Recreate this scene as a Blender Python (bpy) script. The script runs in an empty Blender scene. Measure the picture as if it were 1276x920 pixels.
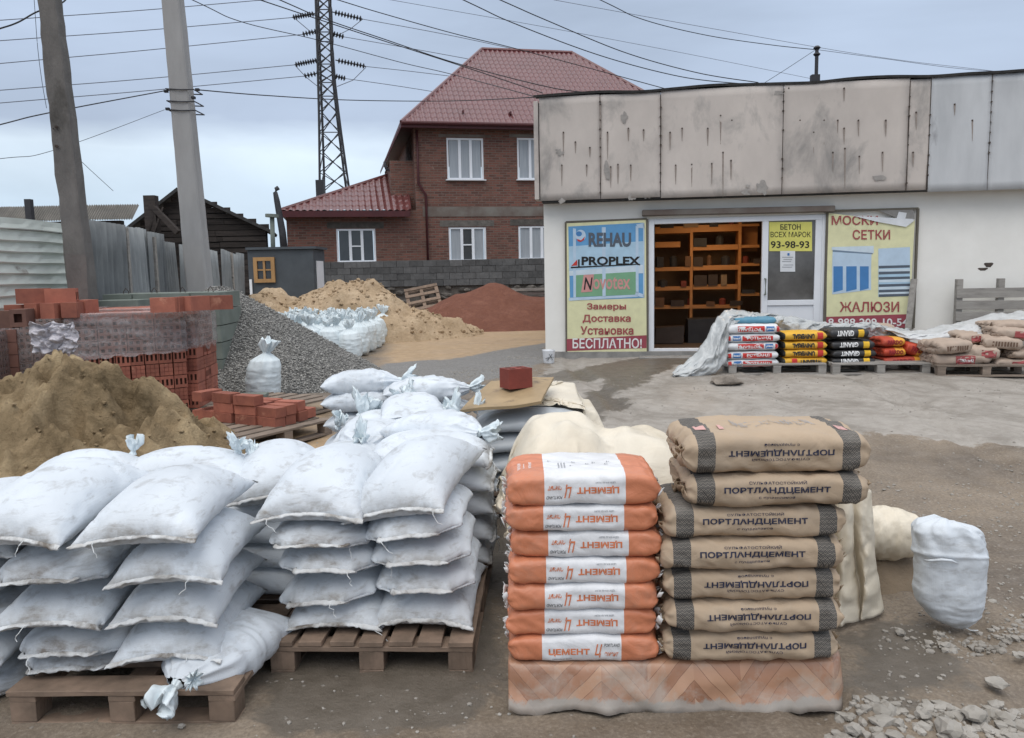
import bpy, bmesh, math, random
import numpy as np
from mathutils import Vector, Matrix
from mathutils.bvhtree import BVHTree
SC = bpy.context.scene
COL = SC.collection
rad = math.radians
random.seed(7)

# ---------------------------------------------------------------- camera
CAM_H, PITCH, ROLL, FPX = 1.6, rad(6.8), rad(1.1), 1000.0
_fw = np.array([0, math.cos(PITCH), -math.sin(PITCH)])
_r0 = np.array([1.0, 0, 0]); _u0 = np.array([0, math.sin(PITCH), math.cos(PITCH)])
_up = math.cos(ROLL)*_u0 + math.sin(ROLL)*_r0
_rt = math.cos(ROLL)*_r0 - math.sin(ROLL)*_u0
EYE = np.array([0, 0, CAM_H])
cd = bpy.data.cameras.new('camera'); cam = bpy.data.objects.new('camera', cd); COL.objects.link(cam)
cam.matrix_world = Matrix(((_rt[0], _up[0], -_fw[0], 0), (_rt[1], _up[1], -_fw[1], 0), (_rt[2], _up[2], -_fw[2], CAM_H), (0, 0, 0, 1)))
cd.sensor_width = 36; cd.lens = 36*FPX/1276; cd.clip_start = 0.05; cd.clip_end = 3000
SC.camera = cam

# ---------------------------------------------------------------- sky, sun, exposure
SUN_EL, SUN_AZ = rad(58), rad(200)
world = bpy.data.worlds.new('World'); SC.world = world; world.use_nodes = True
wn = world.node_tree; wn.nodes.clear()
def build_world():
    N = wn.nodes.new; L = wn.links.new
    out = N('ShaderNodeOutputWorld'); bg = N('ShaderNodeBackground'); bg.inputs['Strength'].default_value = 0.1
    sky = N('ShaderNodeTexSky'); sky.sky_type = 'NISHITA'; sky.sun_disc = False
    sky.sun_elevation = SUN_EL; sky.sun_rotation = SUN_AZ; sky.air_density = 1.0; sky.dust_density = 2.0
    tc = N('ShaderNodeTexCoord'); sep = N('ShaderNodeSeparateXYZ'); L(tc.outputs['Generated'], sep.inputs[0])
    # cloud sheet colour by height: clear pale band at the horizon, blue grey deck above, bright overhead
    mp = N('ShaderNodeMapping'); mp.inputs['Scale'].default_value = (2.2, 2.2, 9.0); L(tc.outputs['Generated'], mp.inputs[0])
    nz = N('ShaderNodeTexNoise'); nz.inputs['Scale'].default_value = 1.3; nz.inputs['Detail'].default_value = 5; nz.inputs['Roughness'].default_value = .5
    L(mp.outputs[0], nz.inputs[0])
    ma = N('ShaderNodeMath'); ma.operation = 'MULTIPLY_ADD'; ma.inputs[1].default_value = 0.10; L(nz.outputs[0], ma.inputs[0])
    ad = N('ShaderNodeMath'); ad.operation = 'ADD'; ad.inputs[1].default_value = -0.05; L(sep.outputs[2], ad.inputs[0]); L(ad.outputs[0], ma.inputs[2])
    cr = N('ShaderNodeValToRGB'); L(ma.outputs[0], cr.inputs[0])
    st = [(0.0, (.40, .50, .62)), (0.06, (.48, .595, .72)), (0.145, (.62, .72, .82)), (0.18, (.385, .455, .575)), (0.30, (.41, .49, .62)), (0.6, (.72, .77, .86)), (1.0, (1.50, 1.50, 1.50))]
    e = cr.color_ramp.elements
    while len(e) < len(st): e.new(0.5)
    for q, (p, c) in zip(e, st): q.position = p; q.color = (*c, 1)
    n2 = N('ShaderNodeTexNoise'); n2.inputs['Scale'].default_value = .9; n2.inputs['Detail'].default_value = 7; n2.inputs['Distortion'].default_value = .4
    m2 = N('ShaderNodeMapping'); m2.inputs['Scale'].default_value = (2, 2, 7); m2.inputs['Location'].default_value = (3, 1, 0); L(tc.outputs['Generated'], m2.inputs[0]); L(m2.outputs[0], n2.inputs[0])
    mr = N('ShaderNodeMapRange'); mr.inputs[1].default_value = .3; mr.inputs[2].default_value = .7; mr.inputs[3].default_value = 8.1; mr.inputs[4].default_value = 11.6; L(n2.outputs[0], mr.inputs[0])
    vm = N('ShaderNodeVectorMath'); vm.operation = 'SCALE'; L(cr.outputs[0], vm.inputs[0]); L(mr.outputs[0], vm.inputs['Scale'])
    mx = N('ShaderNodeMix'); mx.data_type = 'RGBA'; mx.inputs[0].default_value = 0.9
    L(sky.outputs[0], mx.inputs[6]); L(vm.outputs[0], mx.inputs[7])
    L(mx.outputs[2], bg.inputs['Color']); L(bg.outputs[0], out.inputs[0])
build_world()
sd = bpy.data.lights.new('sun', 'SUN'); sd.energy = 0.9; sd.angle = rad(50); sd.color = (1, .96, .9)
sun = bpy.data.objects.new('sun', sd); COL.objects.link(sun)
_sd = Vector((math.sin(SUN_AZ)*math.cos(SUN_EL), math.cos(SUN_AZ)*math.cos(SUN_EL), math.sin(SUN_EL)))
sun.rotation_euler = _sd.to_track_quat('Z', 'Y').to_euler()
SC.view_settings.view_transform = 'Standard'; SC.view_settings.look = 'None'
SC.view_settings.exposure = 0.40; SC.view_settings.gamma = 1.0; SC.view_settings.use_curve_mapping = False

# ---------------------------------------------------------------- numbers from the photograph
def ray(px, py): return _fw*FPX + _rt*(px-638) - _up*(py-460)
def gz(x, y):
    t = np.clip((np.asarray(y, float)-4)/6, 0, 1); return .25*t*t*(3-2*t)
def ground(px, py, dz=0.0):
    d = ray(px, py); t = -CAM_H/d[2]
    for _ in range(12):
        p = EYE+d*t; t = (float(gz(p[0], p[1]))+dz-CAM_H)/d[2]
    return EYE+d*t
def atY(px, py, Y):
    d = ray(px, py); return EYE+d*(Y/d[1])
def onplane(px, py, p0, n):
    d = ray(px, py); p0 = np.asarray(p0); n = np.asarray(n); return EYE+d*(((p0-EYE)@n)/(d@n))

# ---------------------------------------------------------------- noise
def _h(ix, iy, s):
    v = np.sin(ix*127.1+iy*311.7+s*74.7)*43758.5453; return v-np.floor(v)
def vnoise(x, y, s=0):
    x = np.asarray(x, float); y = np.asarray(y, float); ix = np.floor(x); iy = np.floor(y); fx = x-ix; fy = y-iy
    fx = fx*fx*(3-2*fx); fy = fy*fy*(3-2*fy)
    a = _h(ix, iy, s); b = _h(ix+1, iy, s); c = _h(ix, iy+1, s); d = _h(ix+1, iy+1, s)
    return (a+(b-a)*fx+(c-a)*fy+(a-b-c+d)*fx*fy)*2-1
def fbm(x, y, s=0, o=4, g=.5):
    r = 0; a = 1; f = 1
    for k in range(o): r = r+a*vnoise(np.asarray(x)*f+k*17.3, np.asarray(y)*f-k*9.1, s+k); a *= g; f *= 2.03
    return r

# ---------------------------------------------------------------- objects
def tag(o, label=None, cat=None, group=None, kind=None):
    if label: o['label'] = label
    if cat: o['category'] = cat
    if group: o['group'] = group
    if kind: o['kind'] = kind
    return o
def thing(name, label, cat, loc=(0, 0, 0), rz=0.0, group=None, rot=None):
    o = bpy.data.objects.new(name, None); COL.objects.link(o); o.empty_display_size = .1
    o.location = [float(v) for v in loc]; o.rotation_euler = rot if rot is not None else (0, 0, rz)
    return tag(o, label, cat, group)
def put(name, me, parent=None, loc=(0, 0, 0), rz=0.0, rot=None, scale=None, mat=None):
    o = bpy.data.objects.new(name, me); COL.objects.link(o)
    o.location = [float(v) for v in loc]; o.rotation_euler = rot if rot is not None else (0, 0, rz)
    if scale: o.scale = scale
    if mat and not me.materials: me.materials.append(mat)
    if parent: o.parent = parent
    return o
def mesh(name, v, f, mat=None, smooth=False, mats=None, mi=None):
    me = bpy.data.meshes.new(name); me.from_pydata([tuple(map(float, p)) for p in v], [], [tuple(int(i) for i in q) for q in f]); me.update()
    if mat: me.materials.append(mat)
    if mats:
        for m in mats: me.materials.append(m)
    if mi is not None: me.polygons.foreach_set('material_index', mi)
    if smooth: me.polygons.foreach_set('use_smooth', [True]*len(me.polygons))
    return me
def copy_tree(o, parent=None):
    c = o.copy(); COL.objects.link(c)
    if parent: c.parent = parent
    for ch in list(o.children): copy_tree(ch, c)
    return c
class MB:
    def __init__(s): s.v = []; s.f = []
    def add(s, v, f):
        b = len(s.v); s.v += [tuple(map(float, p)) for p in v]; s.f += [tuple(int(i)+b for i in q) for q in f]; return s
    def box(s, c, d, rz=0, R=None, jit=0):
        hx, hy, hz = d[0]/2, d[1]/2, d[2]/2
        pts = [Vector((x*hx, y*hy, z*hz)) for z in (-1, 1) for y in (-1, 1) for x in (-1, 1)]
        if jit: pts = [p+Vector([random.uniform(-jit, jit) for _ in range(3)]) for p in pts]
        M = R if R is not None else Matrix.Rotation(rz, 3, 'Z'); c = Vector([float(q) for q in c])
        return s.add([tuple(c+M@p) for p in pts], [(0, 2, 3, 1), (4, 5, 7, 6), (0, 1, 5, 4), (2, 6, 7, 3), (0, 4, 6, 2), (1, 3, 7, 5)])
    def bar(s, a, b, w, h=None):
        a = Vector([float(q) for q in a]); b = Vector([float(q) for q in b]); d = b-a
        return s.box((a+b)/2, (w, h or w, d.length), R=d.to_track_quat('Z', 'Y').to_matrix())
    def tube(s, pts, r, n=8, cap=True):
        pts = [Vector([float(q) for q in p]) for p in pts]; rs = r if hasattr(r, '__len__') else [r]*len(pts); V = []; F = []
        for i, p in enumerate(pts):
            d = (pts[min(i+1, len(pts)-1)]-pts[max(i-1, 0)]).normalized(); q = d.to_track_quat('Z', 'Y')
            for k in range(n):
                a = 2*math.pi*k/n; V.append(p+q@Vector((math.cos(a)*rs[i], math.sin(a)*rs[i], 0)))
        for i in range(len(pts)-1):
            for k in range(n): F.append((i*n+k, i*n+(k+1) % n, (i+1)*n+(k+1) % n, (i+1)*n+k))
        if cap: F += [tuple(range(n))[::-1], tuple(range((len(pts)-1)*n, len(pts)*n))]
        return s.add(V, F)
    def prism(s, poly, d0, d1):
        # poly in 3D, extruded from offset vector d0 to d1
        n = len(poly); A = [Vector([float(q) for q in p])+Vector(d0) for p in poly]; B = [Vector([float(q) for q in p])+Vector(d1) for p in poly]
        return s.add(A+B, [tuple(range(n))[::-1], tuple(range(n, 2*n))]+[(i, (i+1) % n, (i+1) % n+n, i+n) for i in range(n)])
    def mesh(s, name, mat=None, smooth=False): return mesh(name, s.v, s.f, mat, smooth)
    def build(s, name, mat=None, parent=None, smooth=False, bevel=0, **k):
        me = s.mesh(name, mat, smooth)
        if bevel: bevel_mesh(me, bevel)
        return put(name, me, parent, **k)
def bevel_mesh(me, w, seg=1):
    bm = bmesh.new(); bm.from_mesh(me); bmesh.ops.recalc_face_normals(bm, faces=bm.faces)
    bmesh.ops.bevel(bm, geom=bm.edges[:]+bm.verts[:], offset=w, segments=seg, affect='EDGES', clamp_overlap=True); bm.to_mesh(me); bm.free()
def grid_mesh(name, P, mat=None, smooth=True, wrap=False, attr=None):
    P = np.asarray(P, float); a, b = P.shape[:2]; me = bpy.data.meshes.new(name)
    idx = np.arange(a*b).reshape(a, b)
    if wrap: idx = np.concatenate([idx, idx[:, :1]], 1)
    Q = np.stack([idx[:-1, :-1], idx[1:, :-1], idx[1:, 1:], idx[:-1, 1:]], -1).reshape(-1, 4)
    return fast_mesh(name, P.reshape(-1, 3), Q, mat, smooth, attr)
def fast_mesh(name, V, Q, mat=None, smooth=True, attr=None):
    V = np.asarray(V, np.float32); Q = np.asarray(Q, np.int32); n, k = Q.shape
    me = bpy.data.meshes.new(name); me.vertices.add(len(V)); me.vertices.foreach_set('co', V.ravel())
    me.loops.add(n*k); me.loops.foreach_set('vertex_index', Q.ravel())
    me.polygons.add(n); me.polygons.foreach_set('loop_start', np.arange(n, dtype=np.int32)*k)
    me.polygons.foreach_set('use_smooth', np.full(n, smooth)); me.update(calc_edges=True)
    if mat: me.materials.append(mat)
    for nm, a in (attr or {}).items():
        at = me.attributes.new(nm, 'FLOAT', 'POINT'); at.data.foreach_set('value', np.asarray(a, np.float32).ravel())
    return me

# ---------------------------------------------------------------- materials
def newmat(name):
    m = bpy.data.materials.new(name); m.use_nodes = True; nt = m.node_tree; nt.nodes.clear()
    out = nt.nodes.new('ShaderNodeOutputMaterial'); b = nt.nodes.new('ShaderNodeBsdfPrincipled'); nt.links.new(b.outputs[0], out.inputs[0])
    return m, nt, b
class NT:
    def __init__(s, nt): s.nt = nt
    def n(s, t, **k):
        q = s.nt.nodes.new('ShaderNode'+t)
        for a, v in k.items():
            if a.startswith('i'):
                key = a[1:]; key = int(key) if key.isdigit() else key; q.inputs[key].default_value = v
            else: setattr(q, a, v)
        return q
    def l(s, a, b): s.nt.links.new(a, b)
    def coords(s, rnd=True, scale=(1, 1, 1), kind='Object'):
        tc = s.n('TexCoord'); mp = s.n('Mapping'); mp.inputs['Scale'].default_value = scale; s.l(tc.outputs[kind], mp.inputs[0])
        if rnd:
            oi = s.n('ObjectInfo'); m = s.n('Math', operation='MULTIPLY'); m.inputs[1].default_value = 37.0; s.l(oi.outputs['Random'], m.inputs[0]); s.l(m.outputs[0], mp.inputs['Location'])
        return mp.outputs[0]
    def noise(s, v, scale, detail=4, rough=.55, dist=0):
        q = s.n('TexNoise'); q.inputs['Scale'].default_value = scale; q.inputs['Detail'].default_value = detail; q.inputs['Roughness'].default_value = rough; q.inputs['Distortion'].default_value = dist
        s.l(v, q.inputs['Vector']); return q.outputs[0]
    def ramp(s, v, stops):
        q = s.n('ValToRGB'); e = q.color_ramp.elements
        while len(e) < len(stops): e.new(.5)
        for a, (p, c) in zip(e, stops): a.position = p; a.color = (*c, 1) if hasattr(c, '__len__') else (c, c, c, 1)
        s.l(v, q.inputs[0]); return q.outputs[0]
    def mix(s, f, a, b, mode='MIX'):
        q = s.n('Mix', data_type='RGBA', blend_type=mode)
        for i, v in ((0, f), (6, a), (7, b)):
            if hasattr(v, 'links') or hasattr(v, 'is_linked'): s.l(v, q.inputs[i])
            elif i == 0: q.inputs[0].default_value = v
            else: q.inputs[i].default_value = (*v, 1)
        return q.outputs[2]
    def math(s, op, a, b=0.0, clamp=False):
        q = s.n('Math', operation=op, use_clamp=clamp)
        for i, v in enumerate((a, b)):
            if hasattr(v, 'is_linked'): s.l(v, q.inputs[i])
            else: q.inputs[i].default_value = v
        return q.outputs[0]
    def bump(s, b, h, strength=.5, dist=.01):
        q = s.n('Bump'); q.inputs['Strength'].default_value = strength; q.inputs['Distance'].default_value = dist; s.l(h, q.inputs['Height'])
        if b.inputs['Normal'].is_linked: s.l(b.inputs['Normal'].links[0].from_socket, q.inputs['Normal'])
        s.l(q.outputs[0], b.inputs['Normal']); return q
def pm(name, c1, c2=None, scale=4, rough=.8, bump=.3, bdist=.005, bscale=None, stretch=(1, 1, 1), spec=.3, rnd=True, objvar=.0, c3=None, c3t=(.62, .72), c3scale=1.5, metal=0, rough2=None):
    m, nt, b = newmat(name); T = NT(nt); v = T.coords(rnd, stretch); c2 = c2 or tuple(q*.75 for q in c1)
    f = T.noise(v, scale, 6, .6); col = T.ramp(f, [(.32, c1), (.68, c2)])
    if c3: col = T.mix(T.ramp(T.noise(v, c3scale, 7, .65, .3), [(c3t[0], 0.), (c3t[1], 1.)]), col, c3)
    if objvar:
        oi = T.n('ObjectInfo'); h = T.n('HueSaturation'); T.l(col, h.inputs['Color']); T.l(T.math('MULTIPLY_ADD', oi.outputs['Random'], objvar), h.inputs['Value'])
        h.inputs['Value'].links[0].from_node.inputs[2].default_value = 1-objvar/2; col = h.outputs[0]
    T.l(col, b.inputs['Base Color']); b.inputs['Roughness'].default_value = rough; b.inputs['Specular IOR Level'].default_value = spec; b.inputs['Metallic'].default_value = metal
    if rough2 is not None: T.l(T.ramp(T.noise(v, scale*.7, 4), [(.4, rough), (.6, rough2)]), b.inputs['Roughness'])
    if bump: T.bump(b, T.noise(v, bscale or scale*6, 8, .65), bump, bdist)
    return m
# ---------------------------------------------------------------- flat lettering
_tc = {}
def text_arrays(s, bold=.0, shear=0.0, nx=0, ny=4):
    k = (s, bold, shear, nx, ny)
    if k in _tc: return _tc[k]
    cu = bpy.data.curves.new('t', 'FONT'); cu.body = s; cu.size = 1; cu.offset = bold; cu.resolution_u = 3; cu.shear = shear
    o = bpy.data.objects.new('t', cu); COL.objects.link(o)
    dg = bpy.context.evaluated_depsgraph_get(); me = bpy.data.meshes.new_from_object(o.evaluated_get(dg))
    bm = bmesh.new(); bm.from_mesh(me)
    bmesh.ops.remove_doubles(bm, verts=bm.verts, dist=1e-5)
    xs = [v.co.x for v in bm.verts]; ys = [v.co.y for v in bm.verts]; x0, x1, y0, y1 = min(xs), max(xs), min(ys), max(ys)
    for v in bm.verts: v.co.x = (v.co.x-x0)/(x1-x0); v.co.y = (v.co.y-y0)/(y1-y0); v.co.z = 0
    for ax, n in ((0, nx), (1, ny)):
        for i in range(1, n):
            co = [0, 0, 0]; no = [0, 0, 0]; co[ax] = i/n; no[ax] = 1
            bmesh.ops.bisect_plane(bm, geom=bm.verts[:]+bm.edges[:]+bm.faces[:], plane_co=co, plane_no=no)
    r = (np.array([v.co[:] for v in bm.verts]), [[v.index for v in f.verts] for f in bm.faces]); bm.verts.index_update()
    r = (r[0], [[v.index for v in f.verts] for f in bm.faces])
    bm.free(); bpy.data.objects.remove(o); bpy.data.curves.remove(cu); bpy.data.meshes.remove(me); _tc[k] = r
    return r
class Print:
    """flat print: glyphs and patches in (u,v) mapped by a function onto a surface, joined per colour"""
    def __init__(s, fn): s.fn = fn; s.d = {}
    def text(s, t, x0, x1, y0, y1, mat, flip=False, bold=.02, shear=0, nx=0, ny=4, lift=0):
        V, F = text_arrays(t, bold, shear, nx, ny); u = V[:, 0]; v = V[:, 1]
        if flip: u = 1-u; v = 1-v
        s._add(x0+(x1-x0)*u, y0+(y1-y0)*v, F, mat, lift); return s
    def poly(s, pts, mat, lift=0, n=1):
        p = np.array(pts, float); s._add(p[:, 0], p[:, 1], [list(range(len(pts)))], mat, lift); return s
    def rect(s, x0, x1, y0, y1, mat, lift=0, nx=1, ny=1):
        u, v = np.meshgrid(np.linspace(x0, x1, nx+1), np.linspace(y0, y1, ny+1), indexing='ij'); i = np.arange((nx+1)*(ny+1)).reshape(nx+1, ny+1)
        s._add(u.ravel(), v.ravel(), np.stack([i[:-1, :-1], i[1:, :-1], i[1:, 1:], i[:-1, 1:]], -1).reshape(-1, 4).tolist(), mat, lift); return s
    def _add(s, u, v, F, mat, lift):
        P = s.fn(u, v, lift); mb = s.d.setdefault(mat.name, (MB(), mat))[0]; mb.add(P, F)
    def build(s, name, parent):
        for k, (mb, mat) in s.d.items(): mb.build(name, mat, parent)
# ================================================================ MATERIALS
M = {}
M['concrete'] = pm('weathered_concrete', (.30, .29, .275), (.20, .195, .185), 6, .9, .5, .006, c3=(.13, .125, .12))
M['pole_dark'] = pm('rough_dark_concrete', (.17, .16, .15), (.11, .105, .10), 5, .95, .8, .01, c3=(.07, .066, .06), stretch=(1, 1, .5))
M['pole_pale'] = pm('pale_pole_concrete', (.36, .355, .35), (.29, .285, .28), 4, .9, .4, .004, c3=(.2, .195, .19), stretch=(1, 1, .25))
M['slab'] = pm('greenish_slab_concrete', (.20, .225, .20), (.14, .16, .14), 4, .9, .4, .005)
M['whitewash'] = pm('whitewashed_plaster', (.84, .82, .77), (.78, .76, .71), 2.5, .9, .35, .004, c3=(.42, .40, .36), c3t=(.66, .8), c3scale=.9, rnd=False)
M['fascia'] = pm('stained_fascia_sheet', (.56, .505, .46), (.46, .415, .38), 1.6, .75, .25, .004, c3=(.27, .255, .24), c3t=(.52, .72), c3scale=1.9, stretch=(1, 1, .6), objvar=.1)
M['fascia_grey'] = pm('grey_metal_fascia', (.52, .53, .54), (.42, .43, .44), 1.5, .6, .2, .003, c3=(.25, .25, .26), c3scale=1.3, stretch=(2, 2, .5))
M['rust'] = pm('dark_rust', (.10, .075, .06), (.05, .042, .038), 10, .9, .3)
M['darkmetal'] = pm('dark_steel', (.035, .035, .04), (.02, .02, .025), 10, .6, .1, spec=.5)
M['tar'] = pm('tar_edge', (.06, .058, .056), (.03, .03, .03), 10, .9, .4)
M['pvc'] = pm('white_pvc', (.78, .80, .83), (.72, .74, .77), 3, .4, .05, spec=.5)
M['wood_old'] = pm('weathered_pallet_wood', (.27, .215, .17), (.17, .135, .11), 5, .85, .6, .004, bscale=14, stretch=(1, 1, 6), objvar=.35, c3=(.09, .075, .062), c3scale=3)
M['wood_wet'] = pm('muddy_pallet_wood', (.24, .17, .125), (.13, .095, .07), 6, .8, .6, .004, bscale=16, stretch=(1.5, 1.5, 1.5), objvar=.4, c3=(.12, .092, .066), c3scale=4)
M['wood_grey'] = pm('grey_weathered_wood', (.34, .32, .29), (.22, .205, .19), 6, .9, .5, .004, stretch=(.6, 3, 3), objvar=.25, c3=(.13, .12, .11), c3scale=3)
M['wood_dark'] = pm('sooty_old_boards', (.055, .045, .04), (.028, .024, .022), 5, .9, .5, .01, stretch=(.4, 3, 3), objvar=.6)
M['wood_new'] = pm('yellow_pine', (.42, .25, .11), (.33, .19, .08), 6, .6, .2, stretch=(1, 1, .3))
M['shelf'] = pm('orange_shelf_board', (.62, .30, .11), (.50, .23, .08), 5, .5, .1, stretch=(.3, 2, 2))
M['brickred'] = pm('red_brick', (.37, .135, .09), (.25, .09, .065), 8, .85, .5, .003, bscale=60, objvar=.45, c3=(.50, .24, .16), c3scale=5)
M['brickwrap'] = pm('brown_brick_under_film', (.30, .16, .125), (.22, .115, .095), 8, .85, .3, .003, bscale=60, objvar=.35)
M['brickdark'] = pm('dark_burnt_brick', (.16, .085, .065), (.11, .06, .05), 9, .85, .5, .003, objvar=.4)
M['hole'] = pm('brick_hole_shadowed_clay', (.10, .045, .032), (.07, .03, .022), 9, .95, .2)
M['slate'] = pm('grey_asbestos_sheet', (.27, .285, .285), (.17, .18, .185), 3, .9, .4, .004, stretch=(2, 2, .6), objvar=.35, c3=(.28, .28, .28), c3scale=2)
M['slate_old'] = pm('lichen_asbestos_sheet', (.25, .235, .21), (.17, .16, .145), 3, .9, .4, .004, objvar=.25)
M['whitefence'] = pm('pale_green_white_sheet', (.56, .60, .555), (.46, .50, .46), 2.0, .6, .15, .003, c3=(.30, .29, .26), c3scale=2.4, objvar=.12)
M['block'] = pm('grey_cinder_block', (.125, .125, .125), (.085, .085, .085), 8, .95, .6, .006, objvar=.5)
M['rubble'] = pm('rubble_masonry', (.15, .135, .12), (.085, .078, .07), 5, .95, .9, .02, objvar=.4)
M['kiosk'] = pm('blue_grey_painted_steel', (.075, .088, .10), (.058, .068, .078), 3, .6, .2, .004, spec=.4)
M['glassdark'] = pm('dark_window_glass', (.05, .055, .06), (.035, .04, .045), 2, .08, 0, spec=.6)
M['curtain'] = pm('grey_net_curtain_behind_glass', (.36, .385, .41), (.29, .315, .34), 3, .25, .1, stretch=(6, 6, .3), spec=.5)
M['paper_brown'] = None
M['thread'] = pm('white_thread', (.72, .74, .74), (.6, .62, .62), 8, .8, 0)
M['sackgrey'] = pm('grey_polythene_sack', (.42, .45, .47), (.34, .36, .38), 3, .35, .25, .004, bscale=10, spec=.5, objvar=.2)
M['ply'] = pm('wet_plywood', (.40, .29, .165), (.27, .195, .11), 4, .55, .3, .003, c3=(.16, .12, .08), c3scale=3.5)
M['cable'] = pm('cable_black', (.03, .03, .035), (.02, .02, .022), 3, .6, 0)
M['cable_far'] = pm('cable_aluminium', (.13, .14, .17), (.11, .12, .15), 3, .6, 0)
def flat(name, c, rough=.7, spec=.3, scale=6, var=.86): M[name] = pm(name, c, tuple(q*var for q in c), scale, rough, .08, .001, spec=spec); return M[name]

def sack_material(name, base, shade, dirt, dirt_amt=(.56, .72), weave=1.0):
    m, nt, b = newmat(name); T = NT(nt); v = T.coords(True); v0 = T.coords(False)
    col = T.ramp(T.noise(v, 3.0, 4, .5), [(.3, base), (.7, shade)])
    st = T.ramp(T.noise(T.coords(True, (3, 3, 9)), 3.2, 8, .7, .4), [(dirt_amt[0], 0.), (dirt_amt[1], 1.)])
    at = T.n('Attribute', attribute_name='hem'); d = T.math('ADD', T.math('MULTIPLY', st, .5), T.math('MULTIPLY', T.math('MULTIPLY', at.outputs['Fac'], .75), T.ramp(T.noise(v, 9, 8, .7), [(.36, .08), (.64, 1.)])), True)
    col = T.mix(d, col, dirt)
    # loose weave of flat tapes, seen as a faint grid
    w1 = T.n('TexWave', wave_type='BANDS', bands_direction='X'); w1.inputs['Scale'].default_value = 55; w1.inputs['Distortion'].default_value = .6; T.l(v0, w1.inputs[0])
    w2 = T.n('TexWave', wave_type='BANDS', bands_direction='Y'); w2.inputs['Scale'].default_value = 55; w2.inputs['Distortion'].default_value = .6; T.l(v0, w2.inputs[0])
    ws = T.math('ADD', w1.outputs[0], w2.outputs[0]); col = T.mix(.03*weave, col, ws, 'MULTIPLY')
    T.l(col, b.inputs['Base Color']); b.inputs['Roughness'].default_value = .52; b.inputs['Specular IOR Level'].default_value = .35
    T.bump(b, T.noise(T.coords(True, (1, 1, 1)), 7, 3, .5, .5), .35, .012)
    T.bump(b, T.noise(T.coords(True, (2, 2, 2)), 16, 5, .6, 1.2), .3, .005)
    T.bump(b, ws, .05*weave, .001)
    return m
M['sack'] = sack_material('white_woven_sack', (.645, .69, .735), (.535, .57, .605), (.21, .19, .165), (.52, .70))
M['sack_dirty'] = sack_material('soiled_woven_sack', (.56, .60, .64), (.46, .49, .52), (.17, .15, .13), (.46, .66))
M['sack_thin'] = sack_material('thin_white_poly_sack', (.70, .765, .79), (.60, .67, .70), (.35, .34, .32), (.62, .8), .4)
M['hem'] = pm('sewn_hem', (.66, .68, .69), (.42, .41, .39), 14, .8, .5, .002, bscale=60, c3=(.16, .14, .12), c3t=(.5, .64), c3scale=7)

def film_material(name, col, alpha, rough=.3, crin=.6, scale=5, tint=None):
    m, nt, b = newmat(name); T = NT(nt); v = T.coords(False)
    f = T.noise(v, scale, 6, .6, 1.2); c = T.ramp(T.noise(v, 1.7, 5), [(.35, col), (.7, tint or tuple(q*.85 for q in col))])
    T.l(c, b.inputs['Base Color']); b.inputs['Roughness'].default_value = rough; b.inputs['Specular IOR Level'].default_value = .5
    T.l(T.ramp(f, [(.3, max(0, alpha-.18)), (.7, min(1, alpha+.18))]), b.inputs['Alpha'])
    T.bump(b, f, crin, .02); T.bump(b, T.noise(v, scale*4, 5, .6, .8), crin*.5, .006)
    return m
M['film_white'] = film_material('milky_polythene', (.62, .63, .63), .96, .35, .7, 4)
M['film_clear'] = film_material('clear_milky_polythene', (.58, .60, .60), .80, .3, .8, 4)
M['film_cream'] = film_material('cream_polythene', (.74, .68, .57), .98, .4, .9, 3.2, (.66, .57, .43))
M['film_wrap'] = film_material('stretch_wrap', (.50, .47, .47), .38, .22, 1.0, 9)
M['film_torn'] = film_material('crumpled_wrap', (.66, .63, .67), .85, .25, 1.0, 14)

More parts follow.
